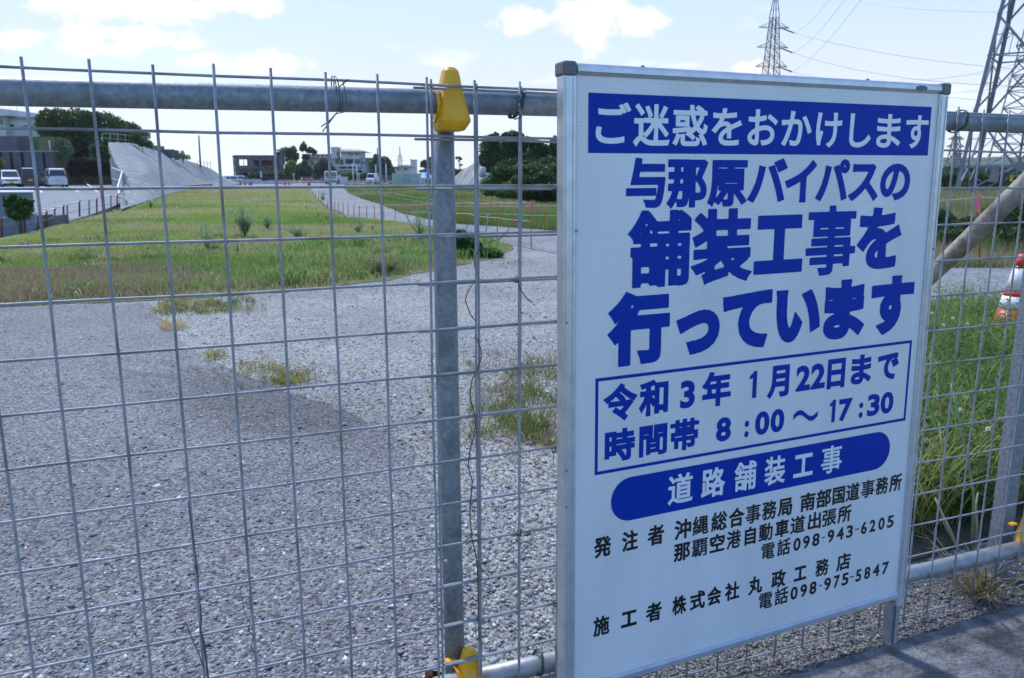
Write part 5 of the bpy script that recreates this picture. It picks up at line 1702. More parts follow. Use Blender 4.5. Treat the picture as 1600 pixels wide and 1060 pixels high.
van('small white van with its rear to the camera beside the site hut', (Wp(582, 287, 141)[0], 141, .01), math.pi * .98, M['car_white'], 1.5, 3.4, 1.85, group='far parked cars', name='parked_van', cat='van')
van('dark teal car half hidden behind a mesh wire near the site hut', (Wp(602, 284, 150)[0], 150, .01), 1.5, mat('teal_car_paint', (.01, .06, .10), .25, 0, coat=.6), 1.6, 3.9, 1.45, group='far parked cars', plate='white_metal')
# small green post things by the cars
for (x, lab) in ((105.5, 'small green bollard nearest the white van'), (134.5, 'small green bollard left of the ramp')):
    q = at(x, 290.5)
    r_ = MB(q).tube([q, (q[0], q[1], q[2] + .5)], [.16, .07], 8).build('bollard', M['green_wire'], None, True)
    tag(r_, lab, 'bollard', 'green bollards in the car park')

# truck
q = Wp(520, 288, 139)
tr = empty('truck', (q[0], q[1], .01), 'white truck with a square cab and pale box driving towards the camera on the path', 'truck', None, math.pi + .12)
ob = MB().obox((0, 1.9, 1.32), (1.05, 0, 0), (0, .85, 0), (0, 0, .88)).build('cab', M['car_white'], tr)
bv = ob.modifiers.new('bevel', 'BEVEL'); bv.width = .16; bv.segments = 3
MB().add([(.93, 2.765, 1.30), (-.93, 2.765, 1.30), (-.86, 2.755, 2.05), (.86, 2.755, 2.05)], [(0, 1, 2, 3)]).build('windscreen', M['glass'], tr)
for s in (-1, 1):
    MB().add([(s * 1.058, 1.35, 1.35), (s * 1.058, 2.5, 1.35), (s * 1.056, 2.4, 1.95), (s * 1.056, 1.35, 1.95)], [(0, 1, 2, 3)]).build('side_window', M['glass'], tr)
    MB().obox((s * .78, 2.76, .78), (.16, 0, 0), (0, .03, 0), (0, 0, .1)).build('headlight', M['lamp_clear'], tr)
    MB().obox((s * 1.2, 2.6, 1.7), (.08, 0, 0), (0, .04, 0), (0, 0, .2)).build('mirror', M['tyre'], tr)
    for yy in (1.9, -1.6): wheel(tr, s * .92, yy, .42)
MB().obox((0, 2.78, .55), (1.0, 0, 0), (0, .05, 0), (0, 0, .13)).build('bumper', M['roof_slab'], tr)
MB().obox((0, 2.77, 1.12), (.8, 0, 0), (0, .02, 0), (0, 0, .09)).build('grille', M['dark'], tr)
MB().obox((-.1, -1.0, 1.25), (1.05, 0, 0), (0, 1.95, 0), (0, 0, .35)).build('load_box', M['white_metal'], tr)
MB().obox((0, 0, .62), (.5, 0, 0), (0, 2.8, 0), (0, 0, .12)).build('chassis', M['tyre'], tr)
rt, o_ = thing_px('trailer_box', 'pale box container standing right of the truck', 'box', 534, 146)
pxbox(MB(o_), 529, 276.5, 540, 288, 146, 2.2, 0).build('panel', M['wall_white'], rt)
pxbox(MB(o_), 528.5, 275.8, 540.5, 276.6, 145.9, 2.4).build('rim', M['roof_slab'], rt)

# ------------------------------------------------------------------ far buildings


def wallgrid(mb, p0, dirv, length, z0, z1, th, openings):
    """a wall of boxes that leaves rectangular openings (s0,s1,za,zb)"""
    dirv = np.asarray(dirv, float); nv = np.array([-dirv[1], dirv[0], 0])
    ss = sorted({0, length, *[a for o in openings for a in o[:2]]})
    zs_ = sorted({z0, z1, *[a for o in openings for a in o[2:]]})
    for a, b in zip(ss[:-1], ss[1:]):
        for c, d in zip(zs_[:-1], zs_[1:]):
            mx_, mz = (a + b) / 2, (c + d) / 2
            if any(o[0] < mx_ < o[1] and o[2] < mz < o[3] for o in openings): continue
            ctr = np.asarray(p0, float) + dirv * mx_ + nv * th / 2; ctr[2] = mz
            mb.obox(ctr, dirv * (b - a) / 2, nv * th / 2, np.array([0, 0, (d - c) / 2]))
    return mb


# ruined building
d = 180
c0 = Wp(371, 280, d); c0[2] = 0
rt = empty('ruined_building', tuple(c0), 'abandoned two-storey grey concrete shell with empty window openings', 'building')
fd_ = np.array([math.cos(R(7)), math.sin(R(7)), 0]); sdv = np.array([-math.sin(R(24)), math.cos(R(24)), 0])
HT = 5.75
op_front = [(.6, 1.5, 3.7, 5.0), (1.6, 2.6, 3.7, 5.0), (3.8, 4.9, 3.5, 4.9), (5.4, 7.6, 3.7, 4.8), (8.2, 9.0, 3.4, 5.0), (1.0, 2.4, .3, 2.1), (4.0, 6.0, .4, 2.1), (6.8, 8.6, .2, 2.2)]
wallgrid(MB(tuple(c0)), c0, fd_, 9.6, 0, HT, .2, op_front).build('wall', M['wall_grey'], rt)
wallgrid(MB(tuple(c0)), c0, sdv, 5.6, 0, HT, .2, [(.7, 2.0, 3.7, 5.0), (3.3, 4.6, 3.7, 5.0)]).build('wall', M['wall_grey'], rt)
cb = c0 + sdv * 5.6
wallgrid(MB(tuple(c0)), cb, fd_, 9.6, 0, HT, .2, [(1.0, 2.9, 3.5, 5.1), (.0, .6, 3.6, 5.1), (3.4, 4.0, 3.7, 4.6)]).build('wall', M['wall_grey'], rt)
wallgrid(MB(tuple(c0)), c0 + fd_ * 9.6, sdv, 5.6, 0, HT, .2, []).build('wall', M['wall_grey'], rt)
MB(tuple(c0)).obox(c0 + fd_ * 4.8 + sdv * 2.8 + [0, 0, HT + .08], fd_ * 5.1, sdv * 3.1, np.array([0, 0, .1])).build('roof', M['wall_grey'], rt)
MB(tuple(c0)).obox(c0 + fd_ * 4.8 + sdv * 2.8 + [0, 0, 2.8], fd_ * 4.75, sdv * 2.7, np.array([0, 0, .12])).build('floor_slab', M['wall_grey'], rt)
for z_ in (3.5,):
    MB(tuple(c0)).obox(c0 + fd_ * 2.3 - sdv * .5 + [0, 0, 3.25], fd_ * 2.2, sdv * .5, np.array([0, 0, .35])).build('balcony', M['wall_grey'], rt)
MB(tuple(c0)).obox(c0 + fd_ * 7.3 - sdv * .35 + [0, 0, 3.35], fd_ * 1.3, sdv * .3, np.array([0, 0, .28])).build('red_awning', M['rust_stake'], rt)
MB(tuple(c0)).obox(c0 + fd_ * 2.0 - sdv * 3.0 + [0, 0, .55], fd_ * 1.9, sdv * .15, np.array([0, 0, .9])).build('yard_wall', M['wall_grey'], rt)
rt, o_ = thing_px('pillar', 'tall bare concrete pillar at the right end of the ruined building', 'pillar', 441, 178)
pxbox(MB(o_), 438, 235, 443, 285, 178, .9, 0).build('shaft', M['wall_grey'], rt)
pxbox(MB(o_), 443.5, 240, 446, 285, 178.4, .5, 0).build('rib', M['roof_slab'], rt)
pxbox(MB(o_), 432, 234, 444, 236, 177.9, 1.1).build('beam', M['wall_grey'], rt)
# vertical banner sign by the ruin
rt, o_ = thing_px('banner_stand', 'tall narrow blue and white banner by the dark hedge', 'banner', 408, 165)
pxbox(MB(o_), 406.3, 268, 409, 278, 165, .08).build('cloth', M['white_metal'], rt)
pxbox(MB(o_), 409.1, 268, 410.6, 279, 165, .08).build('edge', mat('banner_blue', (.02, .08, .35), .6), rt)
pxbox(MB(o_), 408, 278, 408.6, 286, 165, .05, 0).build('pole', M['galv'], rt)

# white house
D = 186
rt, o_ = thing_px('white_house', 'white house with red eaves, long balcony and stair tower among trees', 'house', 530, D)
def hb(nm, m, x0, y0, x1, y1, dd=0, dep=3.0, zb=None): return pxbox(MB(o_), x0, y0, x1, y1, D + dd, dep, zb).build(nm, m, rt)
hb('wall', M['wall_white'], 532, 238, 564, 285, 0, 7, 0)
hb('wall', M['wall_white'], 472, 247.5, 532, 285, 2, 6, 0)
hb('stair_tower', M['wall_white'], 517, 231, 527.3, 248, .5, 3)
hb('tower_cap', M['wall_cream'], 516.3, 230, 528, 231.6, .3, 3.4)
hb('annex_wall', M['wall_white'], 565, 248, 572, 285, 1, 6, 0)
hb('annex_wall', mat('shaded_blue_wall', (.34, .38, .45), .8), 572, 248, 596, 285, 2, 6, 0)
hb('annex_roof', M['roof_slab'], 564.5, 246.8, 597, 248.3, .8, 7)
hb('parapet', M['wall_white'], 472, 241, 530, 245.8, 1.6, .2)
for i, x in enumerate(range(474, 530, 7)):
    hb('parapet_gap', M['dark'], x, 242, x + 3.6, 244.5, 1.57, .1)
hb('eave', M['red_trim'], 470, 245.9, 540, 247.7, 1.0, 3)
m_ = MB(o_)
e0 = Wp(526.5, 237.2, D - 1); e1 = Wp(571, 237.5, D - 1); t0_ = Wp(531, 233.2, D + 3); t1_ = Wp(562, 234.2, D + 3); b0_ = Wp(526.5, 237.2, D - 1) + [0, 9, 0]; b1_ = e1 + [0, 9, 0]
m_.add([e0, e1, t1_, t0_, b1_, b0_], [(0, 1, 2, 3), (1, 4, 2), (3, 2, 4, 5), (0, 3, 5)])
m_.build('roof', M['roof_slab'], rt)
hb('fascia', M['red_trim'], 528, 236.7, 571, 238.6, -1.05, .2)
for (x0, y0, x1, y1) in ((544, 240.5, 552.5, 242.6), (554, 240.5, 562, 242.6), (539.5, 248.5, 552, 256), (554.5, 248.5, 563, 256), (524, 249, 528.5, 256), (532, 249, 536.5, 258.5), (473, 250, 478.5, 255), (484, 251, 490, 258), (503, 250, 510, 257), (567, 252, 570, 256), (575, 252, 582, 257), (545, 260, 554, 264), (557, 263, 565, 270), (532, 260, 540, 264)):
    fr = pxbox(MB(o_), x0 - .4, y0 - .4, x1 + .4, y1 + .4, D - .06 if 531 < x0 < 566 else D + (1.9 if x0 < 531 else .9), .1).build('window', M['white_metal'], rt)
    pxbox(MB(o_), x0, y0, x1, y1, D - .12 if 531 < x0 < 566 else D + (1.84 if x0 < 531 else .84), .05).build('pane', M['glass'], fr)
hb('balcony', M['wall_white'], 520, 258, 563, 260.5, -1.2, 1.2)
for x in range(521, 563, 5): hb('balcony_post', M['white_metal'], x, 256.5, x + .6, 258.2, -1.15, .08)
hb('ground_floor_slab', M['wall_cream'], 526, 264.3, 568, 266, -1.4, 1.4)
hb('antenna', M['galv'], 504.5, 232, 505, 241.5, 3, .05)
hb('antenna', M['galv'], 574.3, 241, 574.8, 247, 3, .05)
hb('antenna_arm', M['galv'], 572, 241, 579, 241.4, 3, .05)

rt, o_ = thing_px('low_white_building', 'low white building with a flat roof block behind the site hut', 'building', 622, 215)
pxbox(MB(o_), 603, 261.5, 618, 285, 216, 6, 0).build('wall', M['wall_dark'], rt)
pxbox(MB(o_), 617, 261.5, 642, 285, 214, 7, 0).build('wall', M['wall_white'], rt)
pxbox(MB(o_), 603, 260.5, 643, 261.8, 213, 9).build('roof', M['roof_slab'], rt)
pxbox(MB(o_), 621, 258, 639, 260.5, 215, 4).build('roof_block', M['wall_white'], rt)
for x in (620, 632):
    pxbox(MB(o_), x, 263.5, x + 4, 266, 213.9, .1).build('window', M['glass'], rt)
rt, o_ = thing_px('white_tower', 'pale square tower block on the horizon behind the low white building', 'tower', 646, 420)
pxbox(MB(o_), 641.3, 250.3, 651, 279, 420, 4, 0).build('shaft', M['wall_white'], rt)
pxbox(MB(o_), 640.9, 249.8, 651.4, 250.6, 419.8, 4.4).build('cap', M['roof_slab'], rt)
for x in (643.5, 646, 648.6):
    pxbox(MB(o_), x, 251, x + .35, 275, 419.85, .1).build('groove', M['shutter'], rt)
pxbox(MB(o_), 641.5, 248, 642.3, 250, 420, .4).build('mast', M['roof_slab'], rt)

# site hut
rt, o_ = thing_px('site_hut', 'pale green prefabricated site hut with a shuttered window', 'hut', 634, 134)
pxbox(MB(o_), 612.5, 272, 656, 288, 134, 2.4, 0).build('wall', M['hut'], rt)
pxbox(MB(o_), 612, 271, 656.5, 272.1, 133.9, 2.6).build('roof', M['wall_cream'], rt)
w_ = pxbox(MB(o_), 628, 273, 641.5, 282.3, 133.93, .05).build('window', M['shutter'], rt)
for x in range(629, 641, 2): pxbox(MB(o_), x, 273.4, x + .3, 282, 133.88, .04).build('shutter_rib', M['roof_slab'], w_)
pxbox(MB(o_), 627, 282.2, 642, 282.9, 133.8, .15).build('sill', M['shutter'], rt)
for x in (617, 622, 647, 652): pxbox(MB(o_), x, 272.2, x + .3, 287.9, 133.96, .03).build('panel_joint', M['shutter'], rt)
# blue tarp
rt, o_ = thing_px('tarpaulin_shelter', 'bright blue tarpaulin shelter right of the site hut', 'shelter', 666, 140)
a, b, c_, d_, e_ = Wp(656, 274, 140), Wp(660, 269, 142), Wp(671, 269.5, 142), Wp(674, 276, 140), Wp(666, 279, 139)
MB(o_).add([a, b, c_, d_, e_, Wp(664, 272.5, 140)], [(0, 5, 1), (1, 5, 2), (2, 5, 3), (3, 5, 4), (4, 5, 0)]).build('tarpaulin', M['tarp'], rt)
for (x, dd) in ((657, 140), (673, 140), (666, 139.5)):
    MB(o_).bar(Wp(x, 276, dd), (Wp(x, 276, dd)[0], dd, 0), .08).build('leg', M['galv'], rt)
pxbox(MB(o_), 657, 279, 664, 287, 141, 1.0, 0).build('crate', M['wall_white'], rt)
pxbox(MB(o_), 666, 281, 673, 287, 141, 1.0, 0).build('crate', M['car_blue'], rt)

# white lamp posts
for (x, yt, dd, lab) in ((551, 256, 138, 'leftmost tall white post behind the truck'), (557.6, 258.5, 140, 'second tall white post behind the truck'), (587, 258.5, 140, 'tall white post right of the small white van'), (603, 257.5, 138, 'white post with a round top left of the site hut')):
    t = Wp(x, yt, dd); b = np.array([t[0], dd, 0])
    r_ = empty('white_post', tuple(b), lab, 'post', 'tall white posts at the far end')
    MB(tuple(b)).tube([b, t], .10, 8).build('shaft', M['wall_white'], r_)
    MB(tuple(b)).tube([t - [0, 0, .1], t + [0, 0, .12]], [.15, .10], 8).build('cap', M['wall_white'], r_)
for (x, yt, dd, lab) in ((459, 273, 150, 'round white mirror on a pole before the dark hedge'), (561.3, 272.5, 145, 'round white mirror on a short pole near the white house')):
    t = Wp(x, yt, dd); b = np.array([t[0], dd, 0])
    r_ = empty('road_mirror', tuple(b), lab, 'mirror', 'round road mirrors')
    MB(tuple(b)).tube([b, t], .05, 6).build('pole', M['white_metal'], r_)
    MB(tuple(b)).tube([t + [0, -.1, 0], t + [0, .05, 0]], .17, 14).build('disc', M['wall_white'], r_)
t = Wp(589.5, 231, 175); tag(MB((t[0], 175, 0)).tube([(t[0], 175, 0), t], [.17, .11], 7).build('utility_pole', M['wall_grey'], None, True), 'utility pole in front of the round dark tree', 'pole')

# barricades and cones along the far edge
bp = empty('barricade', (0, 0, 0), 'low orange-striped barricade at the far end of the field', 'barricade', 'barricades along the far edge of the site')
MB().obox((0, 0, .72), (.6, 0, 0), (0, .03, 0), (0, 0, .09)).build('board', M['cone_red'], bp)
MB().obox((0, 0, .45), (.6, 0, 0), (0, .03, 0), (0, 0, .07)).build('board', M['white_print'], bp)
for s in (-1, 1): MB().bar((s * .5, -.2, 0), (s * .5, .0, .8), .05).build('leg', M['galv'], bp)
spots = [(x, 146 + (i % 3)) for i, x in enumerate([470, 479, 488, 497, 506, 544, 551, 560, 568, 574, 595, 608, 452, 443, 434, 424])]
for i, (x, dd) in enumerate(spots):
    o = bp if i == 0 else copy_tree(bp)
    q = Wp(x, 285, dd); o.location = (q[0], dd, .01); o.rotation_euler.z = random.uniform(-.4, .4)
cp = empty('small_cone', (0, 0, 0), 'small red cone at the far end of the field', 'traffic cone', 'small cones along the far edge')
MB().tube([(0, 0, 0.03), (0, 0, .7)], [.16, .03], 10).build('cone', M['cone_red'], cp)
MB().obox((0, 0, .02), (.2, 0, 0), (0, .2, 0), (0, 0, .02)).build('base', M['tyre'], cp)
for i, (x, dd) in enumerate([(376, 128), (383, 127), (390, 128), (393, 128.5), (445, 130), (452, 131), (600, 133), (609, 133), (590, 135), (484, 118), (482, 122)]):
    o = cp if i == 0 else copy_tree(cp)
    q = Wp(x, 287, dd); o.location = (q[0], dd, .01)
rt, o_ = thing_px('low_wall', 'long pale low wall at the far left end of the field', 'wall', 400, 150)
pxbox(MB(o_), 362, 280.5, 408, 287, 150, .4, 0).build('wall', mat('pale_lilac_wall', (.42, .42, .47), .8, 0, (.5, .5, .54), 2), rt)
pxbox(MB(o_), 408, 283, 452, 287.5, 149, .4, 0).build('wall', bpy.data.materials['pale_lilac_wall'], rt)
rt, o_ = thing_px('picket_fence', 'dark metal fence before the hedge of the white house', 'fence', 470, 160)
pxbox(MB(o_), 412, 276.5, 516, 277.2, 160, .08).build('rail', M['wall_dark'], rt)
pxbox(MB(o_), 412, 281.5, 516, 282.2, 160, .08).build('rail', M['wall_dark'], rt)
for x in range(412, 517, 4): pxbox(MB(o_), x, 276, x + .5, 286, 160, .08, 0).build('post', M['wall_dark'], rt)

# far trees
FT = 'trees around the far buildings'
tree('slender tree with two tufts left of the white house', Wp(473, 285, 184), lobes_px(184, [(474, 229, 5, 7), (484, 235, 7, 5), (471, 233, 4, 4), (490, 238, 6, 4), (478, 246, 6, 5)]), 1500, .45, (.03, .065, .025), .12, FT, shell=.2)
tree('dark airy tree behind the ruined building', Wp(450, 285, 186), lobes_px(186, [(448, 238, 12, 8), (458, 236, 6, 7), (436, 241, 5, 4), (455, 250, 10, 8), (440, 250, 6, 8), (463, 244, 5, 6)]), 3400, .42, (.03, .055, .022), .2, FT, shell=.2)
tree('bright green leafy tree between ruin and white house', Wp(456, 285, 172), lobes_px(172, [(455, 262, 9, 12), (449, 270, 7, 8), (462, 270, 7, 9)]), 2600, .4, (.075, .14, .03), .15, FT)
tree('dark bushy tree in front of the white house left wing', Wp(478, 285, 170), lobes_px(170, [(470, 266, 9, 11), (480, 268, 9, 10), (476, 256, 5, 6), (464, 274, 8, 8)]), 2800, .4, (.03, .065, .02), .15, FT)
tree('dark tree covering the middle of the white house', Wp(504, 285, 172), lobes_px(172, [(500, 264, 9, 12), (510, 262, 8, 13), (495, 272, 8, 9), (505, 254, 6, 6), (516, 268, 8, 12), (524, 274, 8, 8)]), 4200, .4, (.028, .06, .022), .18, FT)
tree('round dark tree right of the white house', Wp(598, 285, 178), lobes_px(178, [(590, 252, 10, 8), (600, 254, 11, 9), (584, 260, 9, 8), (606, 260, 8, 6), (592, 264, 10, 8), (588, 245, 5, 4)]), 4200, .4, (.035, .075, .022), .25, FT)
tree('small round tree left of the round post', Wp(666, 285, 200), lobes_px(200, [(664, 256, 7, 6), (672, 252, 6, 6), (660, 258, 4, 4), (670, 260, 8, 5)]), 1400, .45, (.03, .07, .025), .2, FT)
tree('lone wind-bent pine against the sky right of the round post', Wp(721, 285, 240), lobes_px(240, [(716, 246.5, 5, 1.6), (720, 249, 3, 1.4), (713, 248, 2, 1), (720, 258, 3, 1.4), (717, 251, 1.3, 3)]), 800, .35, (.025, .055, .025), .12, FT, shell=.1)
bush('low hedge with yellowish shrubs below the white house', 160, [(x, 277, 7, 7) for x in range(534, 580, 6)], 3600, .35, (.05, .09, .025), base=0, name='hedge', cat='hedge')
bush('dark hedge at the foot of the ruined building', 168, [(x, 276, 7, 6) for x in range(394, 460, 7)], 3600, .35, (.02, .04, .015), base=0, name='hedge', cat='hedge')
bush('dark scrub between white house and site hut', 176, [(x, 272, 8, 8) for x in range(584, 616, 7)], 2200, .4, (.025, .05, .02), base=0, name='hedge', cat='hedge')
bush('low distant tree line left of the small concrete slope', 190, [(x, 270, 9, 6) for x in range(690, 745, 8)], 3400, .45, (.045, .08, .035), name='tree_line', cat='tree line')
bush('brown thatched-looking mound behind the blue shelter', 175, [(664, 268, 9, 3.5), (676, 270, 9, 4)], 900, .4, (.10, .085, .06), name='mound', cat='mound')
bush('green fringe behind the low concrete wall and ruin', 158, [(384, 280, 5, 3), (398, 281, 5, 3)], 600, .3, (.05, .09, .025))

# ------------------------------------------------------------------ right-hand slope and wooded hill
sp = [((706, 290), (709, 278), 92, 96), ((722, 293), (722, 266), 88, 92), ((735, 297), (735, 258), 84, 90), ((748, 302), (743, 254), 80, 90), ((756, 303), (754, 284), 78, 84)]
Vv = []
for b_, c_, d0, d1 in sp:
    A, C = Wp(*b_, d0), Wp(*c_, d1)
    for k in range(6):
        t = k / 5
        Vv.append(A * (1 - t) + C * t + np.array([0, 0, .06 * random.uniform(-1, 1)]))
    Vv.append(C + [1.5, 5, -.1]); Vv.append(C * [1, 1, 0] + [1.5, 5, -.2])
Fv = []
for i in range(len(sp) - 1):
    for k in range(7): Fv.append((i * 8 + k, (i + 1) * 8 + k, (i + 1) * 8 + k + 1, i * 8 + k + 1))
sm_ = MB().add(Vv, Fv, True).build('concrete_slope', M['slope'])
tag(sm_, None, None, None, 'structure')
rt, o_ = thing_px('water_tank', 'pale upright water tank on the bank under the dark trees', 'water tank', 755, 74, None, 1)
cq = Wp(754.7, 274.5, 74)
MB(o_).tube([cq, cq + [0, 0, .68], cq + [0, 0, .76]], [.28, .27, .20], 18).build('drum', M['tank'], rt)
MB(o_).tube([cq - [0, 0, .12], cq], .30, 14).build('stand', M['rust_stake'], rt)
rt, o_ = thing_px('guard_rail', 'short white rail at the top of the small concrete slope', 'rail', 742, 82, None, 1)
MB(o_).bar(Wp(738.5, 267, 84), Wp(742, 280, 82), .05).build('rail', M['white_metal'], rt)
MB(o_).bar(Wp(747, 277, 82), Wp(760, 286, 80), .05).build('rail', M['white_metal'], rt)
MB(o_).bar(Wp(752, 283, 81), Wp(752, 289, 81), .06).build('post', M['white_metal'], rt)
tag(MB(tuple(Wp(748, 262, 78))).tube([Wp(748, 262, 78), Wp(748, 240, 78)], .04, 6).build('antenna', M['white_metal'], None, True), 'thin white antenna beside the water tank', 'antenna')

# bank terrain below the trees
bt_ = []
for (x, yb, d0, yt, d1) in ((752, 304, 72, 290, 80), (790, 312, 58, 288, 74), (830, 318, 50, 284, 70), (880, 322, 45, 282, 66), (980, 328, 42, 280, 62), (1200, 330, 40, 280, 62)):
    A = G(x, yb); C = Wp(x, yt, d1)
    bt_.append((A, A * .5 + C * .5 + [0, 0, .1], C, C + [3, 40, .5]))
Vv = [q for r_ in bt_ for q in r_]
Fv = [(i * 4 + k, (i + 1) * 4 + k, (i + 1) * 4 + k + 1, i * 4 + k + 1) for i in range(len(bt_) - 1) for k in range(3)]
tag(MB().add(Vv, Fv, True).build('bank', M['hill']), kind='structure')
rows_ = [np.array([r_[k] for r_ in bt_]) for k in range(3)]
nb_ = 26000
ii = rng.integers(0, len(bt_) - 1, nb_); a_ = rng.random(nb_)[:, None]; tt = rng.random(nb_)
k0 = (tt * 2).astype(int).clip(0, 1); f_ = (tt * 2 - k0)[:, None]
Q0 = np.stack(rows_, 0)
p = (Q0[k0, ii] * (1 - f_) + Q0[k0 + 1, ii] * f_) * (1 - a_) + (Q0[k0, ii + 1] * (1 - f_) + Q0[k0 + 1, ii + 1] * f_) * a_
tag(blades('bank_cover', p, rng.uniform(.2, .7, nb_), np.full(nb_, .05), tone(p[:, 0], p[:, 1], (.07, .13, .035), (.15, .19, .06), 3, 77, -.1, .35), .6), 'rough grass covering the bank under the trees', None, None, 'stuff')
HG = 'trees of the wooded bank'
GD = (.038, .082, .026)
for (lab, x, d, lb, n, gcol) in (
        ('leftmost tree of the wooded bank, dark and tall above the water tank', 770, 76, [(765, 232, 16, 20), (760, 250, 12, 14), (775, 245, 18, 16), (770, 220, 10, 10), (768, 262, 16, 8)], 7000, GD),
        ('highest tree of the wooded bank with a spiky top', 800, 78, [(800, 222, 20, 16), (790, 215, 8, 7), (810, 214, 9, 7), (800, 240, 24, 18), (825, 228, 14, 14), (775, 212, 5, 5)], 9000, (.035, .075, .022)),
        ('rounded mid-green tree in the centre of the bank', 842, 72, [(842, 238, 18, 16), (836, 226, 10, 8), (855, 250, 18, 14), (825, 250, 14, 12)], 7000, (.045, .090, .028)),
        ('tree of the bank half hidden behind the board edge', 880, 70, [(868, 228, 10, 14), (885, 235, 22, 20), (870, 252, 16, 14), (900, 222, 20, 14)], 7000, (.040, .080, .025)),
        ('tree of the bank hidden mostly by the notice board', 950, 68, [(930, 235, 26, 20), (960, 240, 26, 20), (1000, 245, 26, 20)], 5000, GD)):
    tree(lab, Wp(x, 282, d), lobes_px(d, lb), n, .24, gcol, .22, HG, dark=.35)
HB = 'shrubs of the wooded bank'
for (lab, d, lb, n, gcol) in (
        ('wide dark shrub under the highest tree of the bank', 54, [(800, 262, 24, 14), (830, 264, 24, 15), (860, 262, 24, 16), (885, 270, 26, 16), (778, 268, 12, 10)], 8000, (.032, .065, .022)),
        ('bright green shrub below the water tank', 58, [(775, 278, 14, 8), (762, 284, 10, 6), (790, 275, 12, 9), (770, 292, 20, 7)], 4200, (.085, .15, .04)),
        ('dark shrub mass low in the bank centre', 47, [(815, 285, 18, 12), (835, 292, 18, 12), (805, 298, 16, 9), (850, 280, 18, 12)], 5200, (.035, .07, .022)),
        ('mid green scrub on the upper bank', 53, [(810, 268, 20, 10), (835, 268, 20, 12), (860, 268, 18, 12), (785, 266, 12, 8)], 5200, (.055, .10, .03)),
        ('very dark scrub at the board edge of the bank', 39, [(845, 300, 20, 13), (865, 300, 20, 16), (885, 295, 24, 20), (850, 309, 16, 9), (900, 300, 30, 22), (825, 304, 14, 9)], 8000, (.022, .045, .016)),
        ('tall green grass clump at the foot of the bank', 44, [(790, 302, 18, 8), (765, 300, 12, 6), (820, 309, 18, 6), (845, 315, 14, 5)], 3600, (.075, .13, .035))):
    bush(lab, d, lb, n, .20, gcol, HB, base=0)

# ================================================================== RIGHT: PYLONS, HILLS, WEEDS


